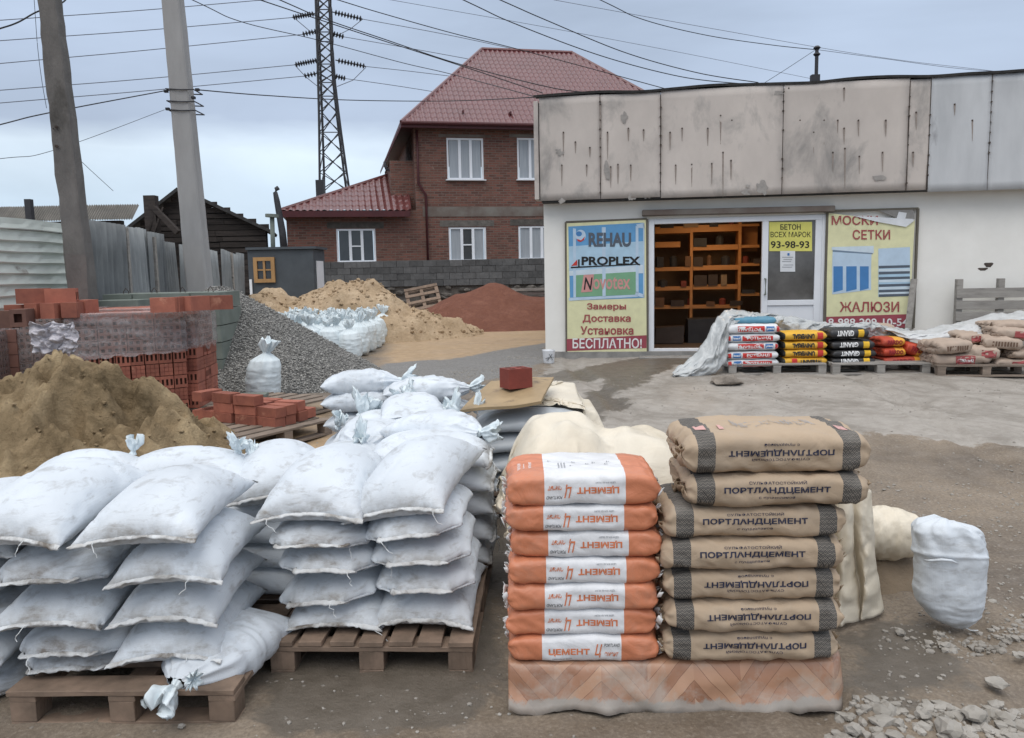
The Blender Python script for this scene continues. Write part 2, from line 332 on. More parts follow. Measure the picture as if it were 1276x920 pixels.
def ground_material():
    m, nt, b = newmat('yard_ground'); T = NT(nt); v = T.coords(False)
    def A(n): return T.n('Attribute', attribute_name=n).outputs['Fac']
    n1 = T.noise(v, .9, 8, .62, .3); n2 = T.noise(v, 7, 8, .65); n3 = T.noise(v, 60, 4, .7); nb = T.noise(v, 2.2, 8, .7, .6)
    mud = T.ramp(n1, [(.34, (.105, .080, .057)), (.5, (.185, .146, .107)), (.66, (.28, .226, .17))])
    mud = T.mix(T.ramp(n2, [(.4, 0.), (.75, .55)]), mud, (.235, .20, .165))
    dry = T.ramp(n2, [(.3, (.27, .245, .215)), (.7, (.375, .345, .31))])
    dry = T.mix(T.ramp(T.noise(v, 1.3, 9, .75, .8), [(.46, 0.), (.62, .75)]), dry, (.19, .168, .142)); dry = T.mix(T.ramp(n3, [(.60, 0.), (.70, .5)]), dry, (.13, .12, .105))
    mud = T.mix(T.ramp(n3, [(.42, .30), (.52, 0.)]), mud, (.07, .055, .042)); mud = T.mix(T.ramp(n3, [(.56, 0.), (.66, .35)]), mud, (.33, .29, .24))
    sand = T.ramp(n2, [(.3, (.30, .21, .125)), (.7, (.42, .30, .185))])
    grav = T.ramp(n3, [(.35, (.10, .095, .09)), (.65, (.27, .26, .245))])
    def edge(a, k=.5): # threshold attribute with noise so the border is ragged
        return T.ramp(T.math('ADD', T.math('ADD', a, T.math('MULTIPLY', T.math('SUBTRACT', nb, .5), k)), T.math('MULTIPLY', T.math('SUBTRACT', n2, .5), k*.55)), [(.42, 0.), (.58, 1.)])
    col = T.mix(T.ramp(T.math('ADD', A('sand'), T.math('MULTIPLY', T.math('SUBTRACT', n1, .5), .9)), [(.3, 0.), (.75, 1.)]), mud, sand)
    col = T.mix(edge(A('grit'), .9), col, grav)
    de = edge(A('dry'), 1.5); col = T.mix(de, col, dry)
    we = edge(A('wet'), 1.2); col = T.mix(we, col, T.ramp(n2, [(.3, (.095, .080, .062)), (.7, (.15, .128, .104))]))
    vo = T.n('TexVoronoi', feature='F1'); vo.inputs['Scale'].default_value = 26; T.l(v, vo.inputs[0])
    peb = T.math('MULTIPLY', T.ramp(vo.outputs['Distance'], [(.16, 1.), (.26, 0.)]), T.ramp(T.n('SeparateColor').outputs[0], [(0, 0.), (1, 1.)]))
    sc = peb.links  # pebbles only in some voronoi cells
    sp = [q for q in nt.nodes if q.bl_idname == 'ShaderNodeSeparateColor'][-1]; T.l(vo.outputs['Color'], sp.inputs[0])
    rp = sp.outputs[0].links[0].to_node; rp.color_ramp.elements[0].position = .80; rp.color_ramp.elements[1].position = .84
    col = T.mix(T.math('MULTIPLY', peb, .35), col, (.40, .375, .34))
    T.l(col, b.inputs['Base Color'])
    r = T.ramp(n1, [(.35, .42), (.6, .85)]); T.l(T.mix(we, r, (.38, .38, .38)), b.inputs['Roughness']); b.inputs['Specular IOR Level'].default_value = .35
    T.bump(b, n2, .55, .03); T.bump(b, T.noise(v, 30, 6, .7), .55, .008); T.bump(b, peb, .6, .006)
    return m
M['ground'] = ground_material()

# ================================================================ GROUND
def poly_mask(X, Y, pix, soft):
    P = np.array([ground(*p)[:2] for p in pix]); n = len(P); ins = np.zeros(X.shape, bool); dmin = np.full(X.shape, 1e9)
    for i in range(n):
        a = P[i]; b = P[(i+1) % n]; c = (a[1] > Y) != (b[1] > Y)
        with np.errstate(divide='ignore', invalid='ignore'): ins ^= c & (X < (b[0]-a[0])*(Y-a[1])/(b[1]-a[1]+1e-12)+a[0])
        e = b-a; t = np.clip(((X-a[0])*e[0]+(Y-a[1])*e[1])/(e@e+1e-12), 0, 1); dmin = np.minimum(dmin, np.hypot(X-a[0]-t*e[0], Y-a[1]-t*e[1]))
    return np.clip(.5+np.where(ins, dmin, -dmin)/(2*soft), 0, 1)
def ground_z(X, Y):
    near = np.clip((14-np.hypot(X, Y-4))/6, 0, 1)
    z = gz(X, Y)+fbm(X*.45, Y*.45, 3, 3)*.025*near+fbm(X*2.3, Y*2.3, 5, 4)*.009*near+fbm(X*9, Y*9, 8, 3)*.003*near
    for c0, k0 in ((1.55, .16), (2.75, .16), (1.2, -.02)):
        q = X-c0-k0*Y-.08*np.sin(Y*.9+c0); z = z-(.022+.006*np.sign(np.sin(Y*42+q*30)))*np.exp(-(q/.11)**4)*near+.012*np.exp(-((np.abs(q)-.17)/.05)**2)*near  # a wheel rut on the right
    return z
def axis(a, b, n, far, g=1.16):
    c = list(np.linspace(a, b, n)); st = (b-a)/(n-1); s = st; hi = []; x = b
    while x < far: s *= g; x += s; hi.append(x)
    s = st; lo = []; x = a
    while x > -far: s *= g; x -= s; lo.append(x)
    return np.array(lo[::-1]+c+hi)
gx = axis(-4, 5.5, 230, 900); gy = axis(1.4, 14, 270, 900); GX, GY = np.meshgrid(gx, gy, indexing='ij')
DRY = [[(690, 446), (860, 440), (1300, 446), (1900, 470), (1900, 640), (1276, 557), (1190, 551), (1072, 541), (960, 546), (860, 552), (790, 556), (735, 545), (700, 520), (660, 500)]]
WET = [[(705, 462), (740, 457), (780, 450), (835, 443), (850, 452), (832, 464), (808, 470), (806, 481), (775, 490), (763, 496), (786, 500), (784, 508), (755, 515), (752, 532), (728, 536), (706, 506), (735, 492), (757, 481), (748, 474), (700, 479), (676, 470)], [(800, 446), (840, 446), (1180, 452), (1160, 462), (840, 458)],
       [(560, 620), (700, 600), (760, 640), (640, 700), (600, 900), (330, 915), (330, 830), (540, 780)], [(1060, 800), (1110, 770), (1180, 790), (1200, 850), (1120, 872), (1060, 862)]]
SAND = [[(330, 520), (400, 500), (430, 560), (340, 600), (250, 600)], [(470, 470), (480, 425), (580, 405), (690, 408), (690, 436), (560, 452)]]
GRIT = [[(420, 500), (445, 470), (480, 452), (560, 446), (680, 428), (690, 446), (640, 468), (560, 480), (470, 500), (430, 520)]]
def masks(ps, soft): return np.max([poly_mask(GX, GY, p, soft) for p in ps], 0)
gme = grid_mesh('ground', np.stack([GX, GY, ground_z(GX, GY)], -1), M['ground'], True, attr=dict(dry=masks(DRY, .22), wet=masks(WET, .22), sand=masks(SAND, .5), grit=masks(GRIT, .3)))
tag(put('ground', gme), kind='structure')

def ico(n=1):
    bm = bmesh.new(); bmesh.ops.create_icosphere(bm, subdivisions=n, radius=1); v = np.array([x.co[:] for x in bm.verts]); f = np.array([[q.index for q in x.verts] for x in bm.faces]); bm.free(); return v, f
ICO1 = ico(1); ICO2 = ico(2)
def stones(name, pos, size, mat, seed=1, flatten=.65, tpl=ICO1, smooth=False):
    rs = np.random.RandomState(seed); V0, F0 = tpl; n = len(pos); pos = np.asarray(pos); size = np.asarray(size)
    V = V0[None]*(1+rs.uniform(-.28, .28, (n, len(V0), 1)))*rs.uniform(.7, 1.25, (n, 1, 3))
    a = rs.uniform(0, 6.28, n); c, s = np.cos(a)[:, None], np.sin(a)[:, None]
    x = V[..., 0]*c-V[..., 1]*s; y = V[..., 0]*s+V[..., 1]*c; V = np.stack([x, y, V[..., 2]*flatten], -1)*size[:, None, None]+pos[:, None]
    return fast_mesh(name, V.reshape(-1, 3), (F0[None]+(np.arange(n)*len(V0))[:, None, None]).reshape(-1, 3), mat, smooth)
M['stone'] = pm('pale_limestone', (.38, .355, .32), (.25, .23, .20), 9, .9, .5, .004, c3=(.17, .145, .12), c3scale=4, rnd=False)
M['chip'] = pm('dusty_chippings', (.36, .335, .30), (.22, .20, .175), 7, .9, .3, rnd=False)
def gzz(x, y): return ground_z(np.asarray(x, float), np.asarray(y, float))
_rs = np.random.RandomState(4)
def scatter(pix_poly, n, s0, s1, power=2.5, seed=0):
    rs = np.random.RandomState(seed); P = np.array([ground(*p)[:2] for p in pix_poly]); out = []
    while len(out) < n:
        c = rs.uniform(P.min(0), P.max(0), (n*2, 2)); ins = np.zeros(len(c), bool)
        for i in range(len(P)):
            a = P[i]; b = P[(i+1) % len(P)]; k = (a[1] > c[:, 1]) != (b[1] > c[:, 1]); ins ^= k & (c[:, 0] < (b[0]-a[0])*(c[:, 1]-a[1])/(b[1]-a[1]+1e-12)+a[0])
        den = fbm(c[:, 0]*1.7, c[:, 1]*1.7, seed+9, 3)+rs.uniform(-.8, .8, len(c)) > 0
        out += [tuple(q) for q in c[ins & den]]
    xy = np.array(out[:n]); sz = s0+(s1-s0)*rs.uniform(0, 1, n)**power
    return np.column_stack([xy, gzz(xy[:, 0], xy[:, 1])+sz*.15]), sz
p, s = scatter([(1045, 935), (1030, 905), (1060, 875), (1120, 868), (1200, 880), (1290, 870), (1330, 940), (1150, 960)], 420, .008, .034, 2.0, 1)
tag(put('rubble_gravel', stones('rubble_gravel', p, s, M['stone'], 2)), 'loose pale crushed stone spilled at the bottom right corner', 'gravel', kind='stuff')
p1, s1 = scatter([(1105, 800), (1110, 775), (1200, 790), (1290, 760), (1290, 800), (1150, 815)], 160, .006, .022, 2.0, 3)
p2, s2 = scatter([(1060, 560), (1290, 570), (1290, 760), (1100, 770), (1100, 640)], 500, .004, .014, 3, 4)
p3, s3 = scatter([(640, 470), (1290, 470), (1290, 560), (800, 560)], 500, .004, .014, 3, 5)
p4, s4 = scatter([(250, 920), (330, 840), (560, 870), (640, 640), (640, 930), (1060, 930), (900, 905)], 80, .003, .010, 3, 6)
p5, s5 = scatter([(380, 560), (420, 500), (690, 430), (690, 470), (600, 500)], 1500, .006, .016, 3, 7)
p6, s6 = scatter([(1100, 770), (1290, 740), (1290, 900), (1060, 900)], 260, .004, .012, 3, 9)
tag(put('scattered_chippings', stones('scattered_chippings', np.concatenate([p1, p2, p3, p4, p5, p6]), np.concatenate([s1, s2, s3, s4, s5, s6]), M['chip'], 3)), 'small stone chippings scattered over the muddy yard', 'gravel', kind='stuff')
for px, py, r, lab in ((1183, 912, .042, 'large pale rubble stone lowest at the bottom right corner'), (1150, 893, .036, 'pale angular stone in the spill left of the largest one'), (1120, 905, .028, 'rounded grey stone in the rubble spill bottom right'), (1090, 885, .024, 'small pale stone beside the corner of the vinyl-covered pallet'), (1241, 855, .035, 'darker flat stone lying alone above the rubble spill'), (1214, 893, .04, 'broad pale stone at the right end of the rubble spill'), (1064, 912, .026, 'rounded stone at the left tip of the rubble spill'), (1122, 789, .022, 'flat pale stone left of the foot of the standing white sack'), (1177, 806, .025, 'pale flat stone below the foot of the standing white sack'), (1270, 818, .022, 'pale flat stone at the right edge of the mud'), (1236, 752, .02, 'dark wet stone right of the standing white sack'), (226, 906, .014, 'small clod of earth in front of the nearest pallet')):
    g = ground(px, py); me = stones('stone', [(0, 0, r*.3)], [r], M['stone'], int(px), .6, ICO2)
    tag(put('stone', me, loc=g), lab, 'stone', 'larger stones lying on the mud')

# ================================================================ HEAPS
def heap(name, label, cones, bbox, step, mat, lumps=(.1, 1.5), fine=(.02, 8), label_cat='sand heap', sharp=6, extra=None):
    xs = np.arange(bbox[0], bbox[1], step); ys = np.arange(bbox[2], bbox[3], step); X, Y = np.meshgrid(xs, ys, indexing='ij')
    wx = X+fbm(X*.9, Y*.9, 31, 3)*.25*lumps[0]/.1; wy = Y+fbm(X*.9, Y*.9, 37, 3)*.25*lumps[0]/.1
    H = np.zeros_like(X)
    hs = []
    for cx, cy, h, rx, ry, rot, pw in cones:
        c, s = math.cos(rot), math.sin(rot); dx = wx-cx; dy = wy-cy; u = (dx*c+dy*s)/rx; w = (-dx*s+dy*c)/ry
        r = np.sqrt(u*u+w*w+.004); hs.append(h*(1-r**pw))
    hs = np.array(hs); k = sharp; H = np.log(np.exp(k*hs).sum(0))/k - math.log(1)/k
    on = np.clip(H/.25, 0, 1)
    H = H+(fbm(X*lumps[1], Y*lumps[1], 11, 5, .55)*lumps[0]+fbm(X*fine[1], Y*fine[1], 15, 4)*fine[0])*on
    if extra is not None: H = extra(X, Y, H)
    z = gz(X, Y)+H-.035
    return tag(put(name, grid_mesh(name, np.stack([X, Y, z], -1), mat, True)), label, label_cat), (X, Y, z, H)
def clod_material(name, a, b_, c, c3):
    m, nt, b = newmat(name); T = NT(nt); v = T.coords(False)
    n = T.noise(v, 1.6, 8, .65, .4); f = T.noise(v, 14, 8, .7); col = T.ramp(n, [(.35, a), (.5, b_), (.65, c)]); col = T.mix(T.ramp(f, [(.45, 0.), (.7, .8)]), col, c3)
    T.l(col, b.inputs['Base Color']); b.inputs['Roughness'].default_value = .95; b.inputs['Specular IOR Level'].default_value = .15
    T.bump(b, f, .9, .04); T.bump(b, T.noise(v, 70, 5, .7), .8, .012); return m
M['olive'] = clod_material('damp_ochre_sand', (.115, .082, .045), (.26, .19, .11), (.47, .36, .22), (.33, .245, .145))
M['yellow'] = clod_material('yellow_sand', (.33, .24, .15), (.46, .345, .23), (.54, .42, .29), (.36, .265, .17))
M['redgr'] = clod_material('red_gravel', (.21, .092, .062), (.175, .076, .052), (.235, .108, .075), (.14, .06, .045))
def gravel_material():
    m, nt, b = newmat('grey_gravel'); T = NT(nt); v = T.coords(False); vo = T.n('TexVoronoi'); vo.inputs['Scale'].default_value = 48; T.l(v, vo.inputs[0])
    sp = T.n('SeparateColor'); T.l(vo.outputs['Color'], sp.inputs[0]); col = T.ramp(sp.outputs[0], [(.0, (.10, .098, .093)), (.5, (.22, .215, .20)), (.85, (.38, .37, .345)), (1, (.52, .50, .47))])
    col = T.mix(T.ramp(vo.outputs['Distance'], [(.3, 0.), (.75, .8)]), col, (.05, .048, .045)); T.l(col, b.inputs['Base Color']); b.inputs['Roughness'].default_value = .9
    inv = T.math('SUBTRACT', 1.0, vo.outputs['Distance']); T.bump(b, inv, 1.0, .03); return m
M['gravel'] = gravel_material()
def sprinkle(g, n, s0, s1, name, label, mat, seed, minH=.02, maxY=11.5):
    X, Y, z, H = g; rs = np.random.RandomState(seed); ok = np.argwhere((H > minH) & (Y < maxY)); c = ok[rs.randint(0, len(ok), n)]; i, j = c[:, 0], c[:, 1]
    pos = np.column_stack([X[i, j]+rs.uniform(-.02, .02, n), Y[i, j]+rs.uniform(-.02, .02, n), z[i, j]+.004]); return stones(name, pos, s0+(s1-s0)*rs.uniform(0, 1, n)**2.2, mat, seed, .7)
# damp ochre sand, near left
def olive_extra(X, Y, H):
    R = np.abs(fbm(X*2.6, Y*2.6, 51, 4)); return H+np.where(H > .2, (.10-R*.35)*np.clip((H-.2)/.4, 0, 1), 0)
_, _og = heap('ochre_sand_heap', 'large lumpy heap of damp ochre sand in front of the brick pallets at left', [(-3.25, 5.95, 1.08, 1.75, 1.5, -.1, .95), (-2.95, 5.65, .72, 1.45, 1.1, .0, 1.0), (-5.6, 5.7, 1.28, 2.2, 1.8, 0, 1.0), (-3.9, 5.3, .8, 1.5, 1.2, 0, 1.1), (-4.5, 5.0, .7, 2.4, 1.4, 0, 1.1)], (-8.5, -.9, 3.6, 8.3), .022, M['olive'], (.10, 1.9), (.05, 6.5), sharp=9, extra=olive_extra)
_, gh = heap('gravel_heap', 'tall cone of grey crushed gravel behind the red brick pallet', [(-3.95, 10.9, 1.36, 2.25, 2.0, 0, 1.0), (-2.9, 10.2, .45, 1.3, .9, 0, 1.2), (-4.9, 10.9, 1.25, 2.0, 2.0, 0, 1)], (-7.6, -.6, 8.2, 13.8), .045, M['gravel'], (.02, 1.5), (.01, 10), 'gravel heap', 9)
M['gstone'] = pm('gravel_stone', (.40, .39, .365), (.14, .137, .13), 25, .85, .3, rnd=False)
tag(put('gravel_stones', sprinkle(gh, 9000, .007, .018, 'gravel_stones', '', M['gstone'], 5)), 'loose crushed stones covering the grey gravel heap', 'gravel', kind='stuff')
M['clod'] = clod_material('sand_clod', (.14, .10, .055), (.26, .19, .11), (.42, .32, .2), (.33, .245, .145)); M['clod_y'] = clod_material('pale_sand_clod', (.33, .24, .15), (.44, .33, .22), (.5, .39, .27), (.30, .22, .14))
tag(put('sand_clods', sprinkle(_og, 2600, .004, .019, 'sand_clods', '', M['clod'], 15, .05)), 'crumbs and clods of damp sand over the near heap', 'sand', kind='stuff')
def yellow_extra(X, Y, H):
    d = fbm(X*1.1, Y*1.1, 71, 4); return H+np.where(H > .15, -.22*np.clip(np.abs(d)*-3+.6, 0, 1)*np.clip(H-.15, 0, 1), 0)
_, _yg = heap('yellow_sand_heap', 'broad heap of pale yellow sand behind the row of tied white sacks', [(-3.95, 18.2, 1.34, 2.3, 2.2, 0, 1.25), (-3.2, 18.1, 1.30, 1.9, 2.0, 0, 1.2), (-2.3, 17.8, .78, 1.6, 1.7, 0, 1.1), (-5.6, 18.8, 1.1, 1.6, 2.2, 0, 1.2)], (-9, 1.2, 14.6, 21.6), .06, M['yellow'], (.15, 1.4), (.05, 5), sharp=8, extra=yellow_extra)
tag(put('sand_clods', sprinkle(_yg, 900, .012, .055, 'sand_clods', '', M['clod_y'], 16, .05, 18.5)), 'clods of pale sand on the far yellow heap', 'sand', kind='stuff')
heap('small_yellow_sand_heap', 'small steep heap of yellow sand between the kiosk and the gravel cone', [(-4.95, 14.2, 1.28, 1.35, 1.6, 0, 1.1)], (-7.2, -3.2, 12.0, 16.4), .05, M['yellow'], (.05, 1.5), (.02, 6))
heap('red_gravel_heap', 'low heap of fine brick-red gravel at the foot of the block wall', [(-.40, 20.9, 1.22, 2.2, 2.1, 0, 1.0), (-1.35, 20.7, .86, 1.5, 1.5, 0, 1.2), (.9, 20.9, .75, 2.2, 2.0, 0, 1.2)], (-3, 4, 18.3, 23.4), .05, M['redgr'], (.03, 1.2), (.012, 9), 'gravel heap')
# ================================================================ SOFT SACKS (small cloth relaxation, run once per kind)
def relax_sack(W=.46, L=.72, H=.17, fill=1.0, seed=0, steps=95, nx=40, ny=56, droop=0.0, side=0.0, top_free=False, front_pinch=0.0):
    """two sheets sewn at the rim, blown up and pressed between the sack below and the sack above"""
    rs = np.random.RandomState(seed); u = np.linspace(-W/2, W/2, nx+1); w = np.linspace(-L/2, L/2, ny+1); U, Vv = np.meshgrid(u, w, indexing='ij')
    n = (nx+1)*(ny+1); top = np.arange(n).reshape(nx+1, ny+1); bot = top.copy(); inner = np.zeros((nx+1, ny+1), bool); inner[1:-1, 1:-1] = True
    bot[inner] = n+np.arange(inner.sum()); N = n+inner.sum(); P = np.zeros((N, 3)); z0 = H*.42
    P[top.ravel(), 0] = U.ravel(); P[top.ravel(), 1] = Vv.ravel(); P[bot.ravel(), 0] = U.ravel(); P[bot.ravel(), 1] = Vv.ravel()
    P[:, 2] = z0; P[top[1:-1, 1:-1].ravel(), 2] += .01; P[bot[1:-1, 1:-1].ravel(), 2] -= .01
    P[:, 2] += fbm(P[:, 0]*6+seed, P[:, 1]*6, seed, 3)*.006
    rest = U*0
    rest = 1+.035*fbm(U*9, Vv*9, seed+3, 3)
    B = []
    for S in (top, bot):
        for a, b in ((S[:-1], S[1:]),):
            for k in (0, 1): B.append((a[k::2].ravel(), b[k::2].ravel(), 1.0))
        a, b = S[:, :-1], S[:, 1:]
        for k in (0, 1): B.append((a[:, k::2].ravel(), b[:, k::2].ravel(), 1.0))
        a, b = S[:-1, :-1], S[1:, 1:]
        for k in (0, 1): B.append((a[k::2].ravel(), b[k::2].ravel(), .6))
        a, b = S[1:, :-1], S[:-1, 1:]
        for k in (0, 1): B.append((a[k::2].ravel(), b[k::2].ravel(), .6))
    P0 = np.zeros((N, 2)); P0[top.ravel()] = np.stack([U.ravel(), Vv.ravel()], -1); P0[bot.ravel()] = np.stack([U.ravel(), Vv.ravel()], -1)
    rr = rest.ravel(); RV = np.ones(N); RV[top.ravel()] = rr; RV[bot.ravel()] = rr[top.ravel()] if False else RV[bot.ravel()]
    B = [(a, b, np.hypot(*(P0[a]-P0[b]).T)*(RV[a]+RV[b])/2, s) for a, b, s in B]
    V0 = W*L*H*.62*fill; vel = np.zeros_like(P)
    for it in range(steps):
        vel *= .90; vel[:, 2] -= .0005; Pp = P.copy(); P = P+vel
        T = P[top]; Q = P[bot]
        nt_ = np.cross(np.gradient(T, axis=0), np.gradient(T, axis=1)); nb_ = -np.cross(np.gradient(Q, axis=0), np.gradient(Q, axis=1))
        vol = ((T*nt_).sum()+(Q*nb_).sum())/3
        pr = np.clip((V0-vol)/V0, -.3, 1)*(.05 if it < 60 else .035); A = (W/nx)*(L/ny)
        F = np.zeros_like(P); F[top.ravel()] += nt_.reshape(-1, 3)/A; F[bot.ravel()] += nb_.reshape(-1, 3)/A
        P += F*pr
        for _ in range(5):
            for a, b, r, s in B:
                d = P[b]-P[a]; l = np.sqrt((d*d).sum(1))+1e-9; e = (l-r)/l; e = np.where(e > 0, e*.5, e*.07)*s; q = d*e[:, None]; P[a] += q; P[b] -= q
            fl = -droop*np.clip((-P[:, 1]-L*.30)/(L*.2), 0, 1)**1.5-side*np.clip((np.abs(P[:, 0])-W*.25)/(W*.25), 0, 1)**1.5
            P[:, 2] = np.maximum(P[:, 2], fl)
            if not top_free: P[:, 2] = np.minimum(P[:, 2], np.maximum(fl+.04, H+.012*np.cos(P[:, 0]/W*3)*np.cos(P[:, 1]/L*3)))
        vel = P-Pp
    F4 = []
    for S, fl in ((top, False), (bot, True)):
        q = np.stack([S[:-1, :-1], S[1:, :-1], S[1:, 1:], S[:-1, 1:]], -1).reshape(-1, 4); F4.append(q[:, ::-1] if fl else q)
    # gathers running back from the sewn ends, and soft creases across the body
    T = P[top]; Q = P[bot]; nt_ = np.cross(np.gradient(T, axis=0), np.gradient(T, axis=1)); nt_ /= np.linalg.norm(nt_, axis=-1, keepdims=True)+1e-9; nb_ = -np.cross(np.gradient(Q, axis=0), np.gradient(Q, axis=1)); nb_ /= np.linalg.norm(nb_, axis=-1, keepdims=True)+1e-9
    de = np.minimum(Vv+L/2, L/2-Vv); dsd = W/2-np.abs(U); fan = (U+.25*fbm(Vv*4, U*0, seed, 2)*de)/(1+1.2*de); g = .0055*np.abs(fbm(fan*26, Vv*3, seed+11, 3))*np.exp(-de/.13)*np.clip(de/.02, 0, 1)
    cr = .013*(.5-np.clip(np.abs(fbm(U*4.5+Vv*3+seed, Vv*3.5-U*3, seed+13, 3))*2.2, 0, .5))*np.clip(dsd/.05, 0, 1)*np.clip(de/.06, 0, 1); sg = .006*fbm(U*5, Vv*14, seed+17, 3)*np.exp(-dsd/.07)*np.clip(dsd/.02, 0, 1)
    P[top.ravel()] += (nt_*(g*-1-cr+sg)[..., None]).reshape(-1, 3); q_ = P[bot[1:-1, 1:-1].ravel()]; P[bot[1:-1, 1:-1].ravel()] = q_+(nb_*(-g+sg)[..., None])[1:-1, 1:-1].reshape(-1, 3)
    hem = np.zeros(N); dy = np.abs(P0[:, 1]+L/2); hem = np.maximum(np.exp(-(dy/.055)**2), .6*np.exp(-(np.abs(P0[:, 1]-L/2)/.03)**2)); bm_ = np.zeros(N, bool); bm_[bot[1:-1, 1:-1].ravel()] = True
    hem = np.where(bm_, np.maximum(hem, .8*np.exp(-(dy/.10)**2)), hem)
    return P, np.concatenate(F4), hem, P[top[:, 0]], P[top[:, -1]], nx, ny
def hem_mesh(E, seed, out=.016, s=-1):
    """the sewn double hem: a thick strip that stands out from the sack's end, puckered by its thread"""
    n = len(E); t = np.gradient(E, axis=0); t /= np.linalg.norm(t, axis=1)[:, None]+1e-9; o = np.cross(t, [0, 0, 1.])*(-s if s > 0 else 1); o[:, 2] = 0
    o = np.stack([t[:, 1], -t[:, 0], t[:, 2]*0], 1)*(-s); o[:, 2] -= .35+.35*fbm(np.arange(n)*.35, E[:, 0]*0, seed, 3); o /= np.linalg.norm(o, axis=1)[:, None]+1e-9
    wob = fbm(np.arange(n)*.8, np.zeros(n), seed+2, 2)*.003; up = np.array([0, 0, 1.])
    rows = [E-o*.006+up*.0045, E+o*.5*out+up*(.0035+wob)[:, None], E+o*out+up*(wob*1.5)[:, None], E+o*.5*out-up*(.0035-wob)[:, None], E-o*.006-up*.0045]
    P = np.stack(rows, 1); return grid_mesh('hem', P, M['hem'], True)
SK = {}
def sack_kind(key, mat=None, **k):
    P, F, hem, e0, e1, nx, ny = relax_sack(**k)
    me = fast_mesh('woven_sack', P, F, mat or M['sack'], True, dict(hem=hem)); SK[key] = (me, hem_mesh(e0, k.get('seed', 0)), hem_mesh(e1, k.get('seed', 0)+5, s=1))
    return me
def variant(mat, me):
    c = me.copy(); c.materials.clear(); c.materials.append(mat); return c
sack_kind('a', W=.47, L=.70, H=.165, fill=1.0, seed=1, droop=.0, side=.03)
sack_kind('b', W=.47, L=.70, H=.160, fill=.93, seed=2, droop=.01, side=.02)
sack_kind('c', W=.48, L=.70, H=.170, fill=1.05, seed=3, droop=.0, side=.04)
sack_kind('thin', W=.48, L=.70, H=.125, fill=.98, seed=4, droop=.01, side=.02)
sack_kind('top', W=.50, L=.72, H=.20, fill=1.12, seed=5, droop=.01, side=.05, top_free=True)
sack_kind('top2', W=.48, L=.70, H=.21, fill=1.12, seed=6, droop=.0, side=.05, top_free=True)
sack_kind('dirty', mat=M['sack_dirty'], W=.47, L=.69, H=.145, fill=.92, seed=8, droop=.01, side=.02)
def sandbag(key, loc, rz=0, label='', group=None, pitch=0.0, roll=0.0, scale=(1, 1, 1), flip=False):
    """lies with its sewn end towards -y, turned by rz"""
    t = thing('sandbag', label, 'sandbag', loc, group=group, rot=(pitch, roll, rz+(math.pi if flip else 0))); me, h0, h1 = SK[key]
    for n, m in (('sack', me), ('hem', h0), ('hem', h1)): o = put(n, m, t, scale=scale)
    for s in ([] if key in ('top9',) else [1]):
        if random.random() < .75: # loose end of sewing thread hanging from a corner
            x = random.choice((-1, 1))*random.uniform(.05, .22)*scale[0]; i = int((x/scale[0]/.48+.5)*40); e = me.vertices[max(0, min(40, i))*57].co
            p = Vector((e.x*scale[0], e.y*scale[1]-.012, e.z)); q = [p]
            dx = random.uniform(-.03, .03)
            for k in range(1, 6): q.append(p+Vector((dx*k/2+random.uniform(-.008, .008), -.010-random.uniform(0, .012), -.011*k)))
            MB().tube(q, .0016, 4).build('thread', M['thread'], t)
    return t

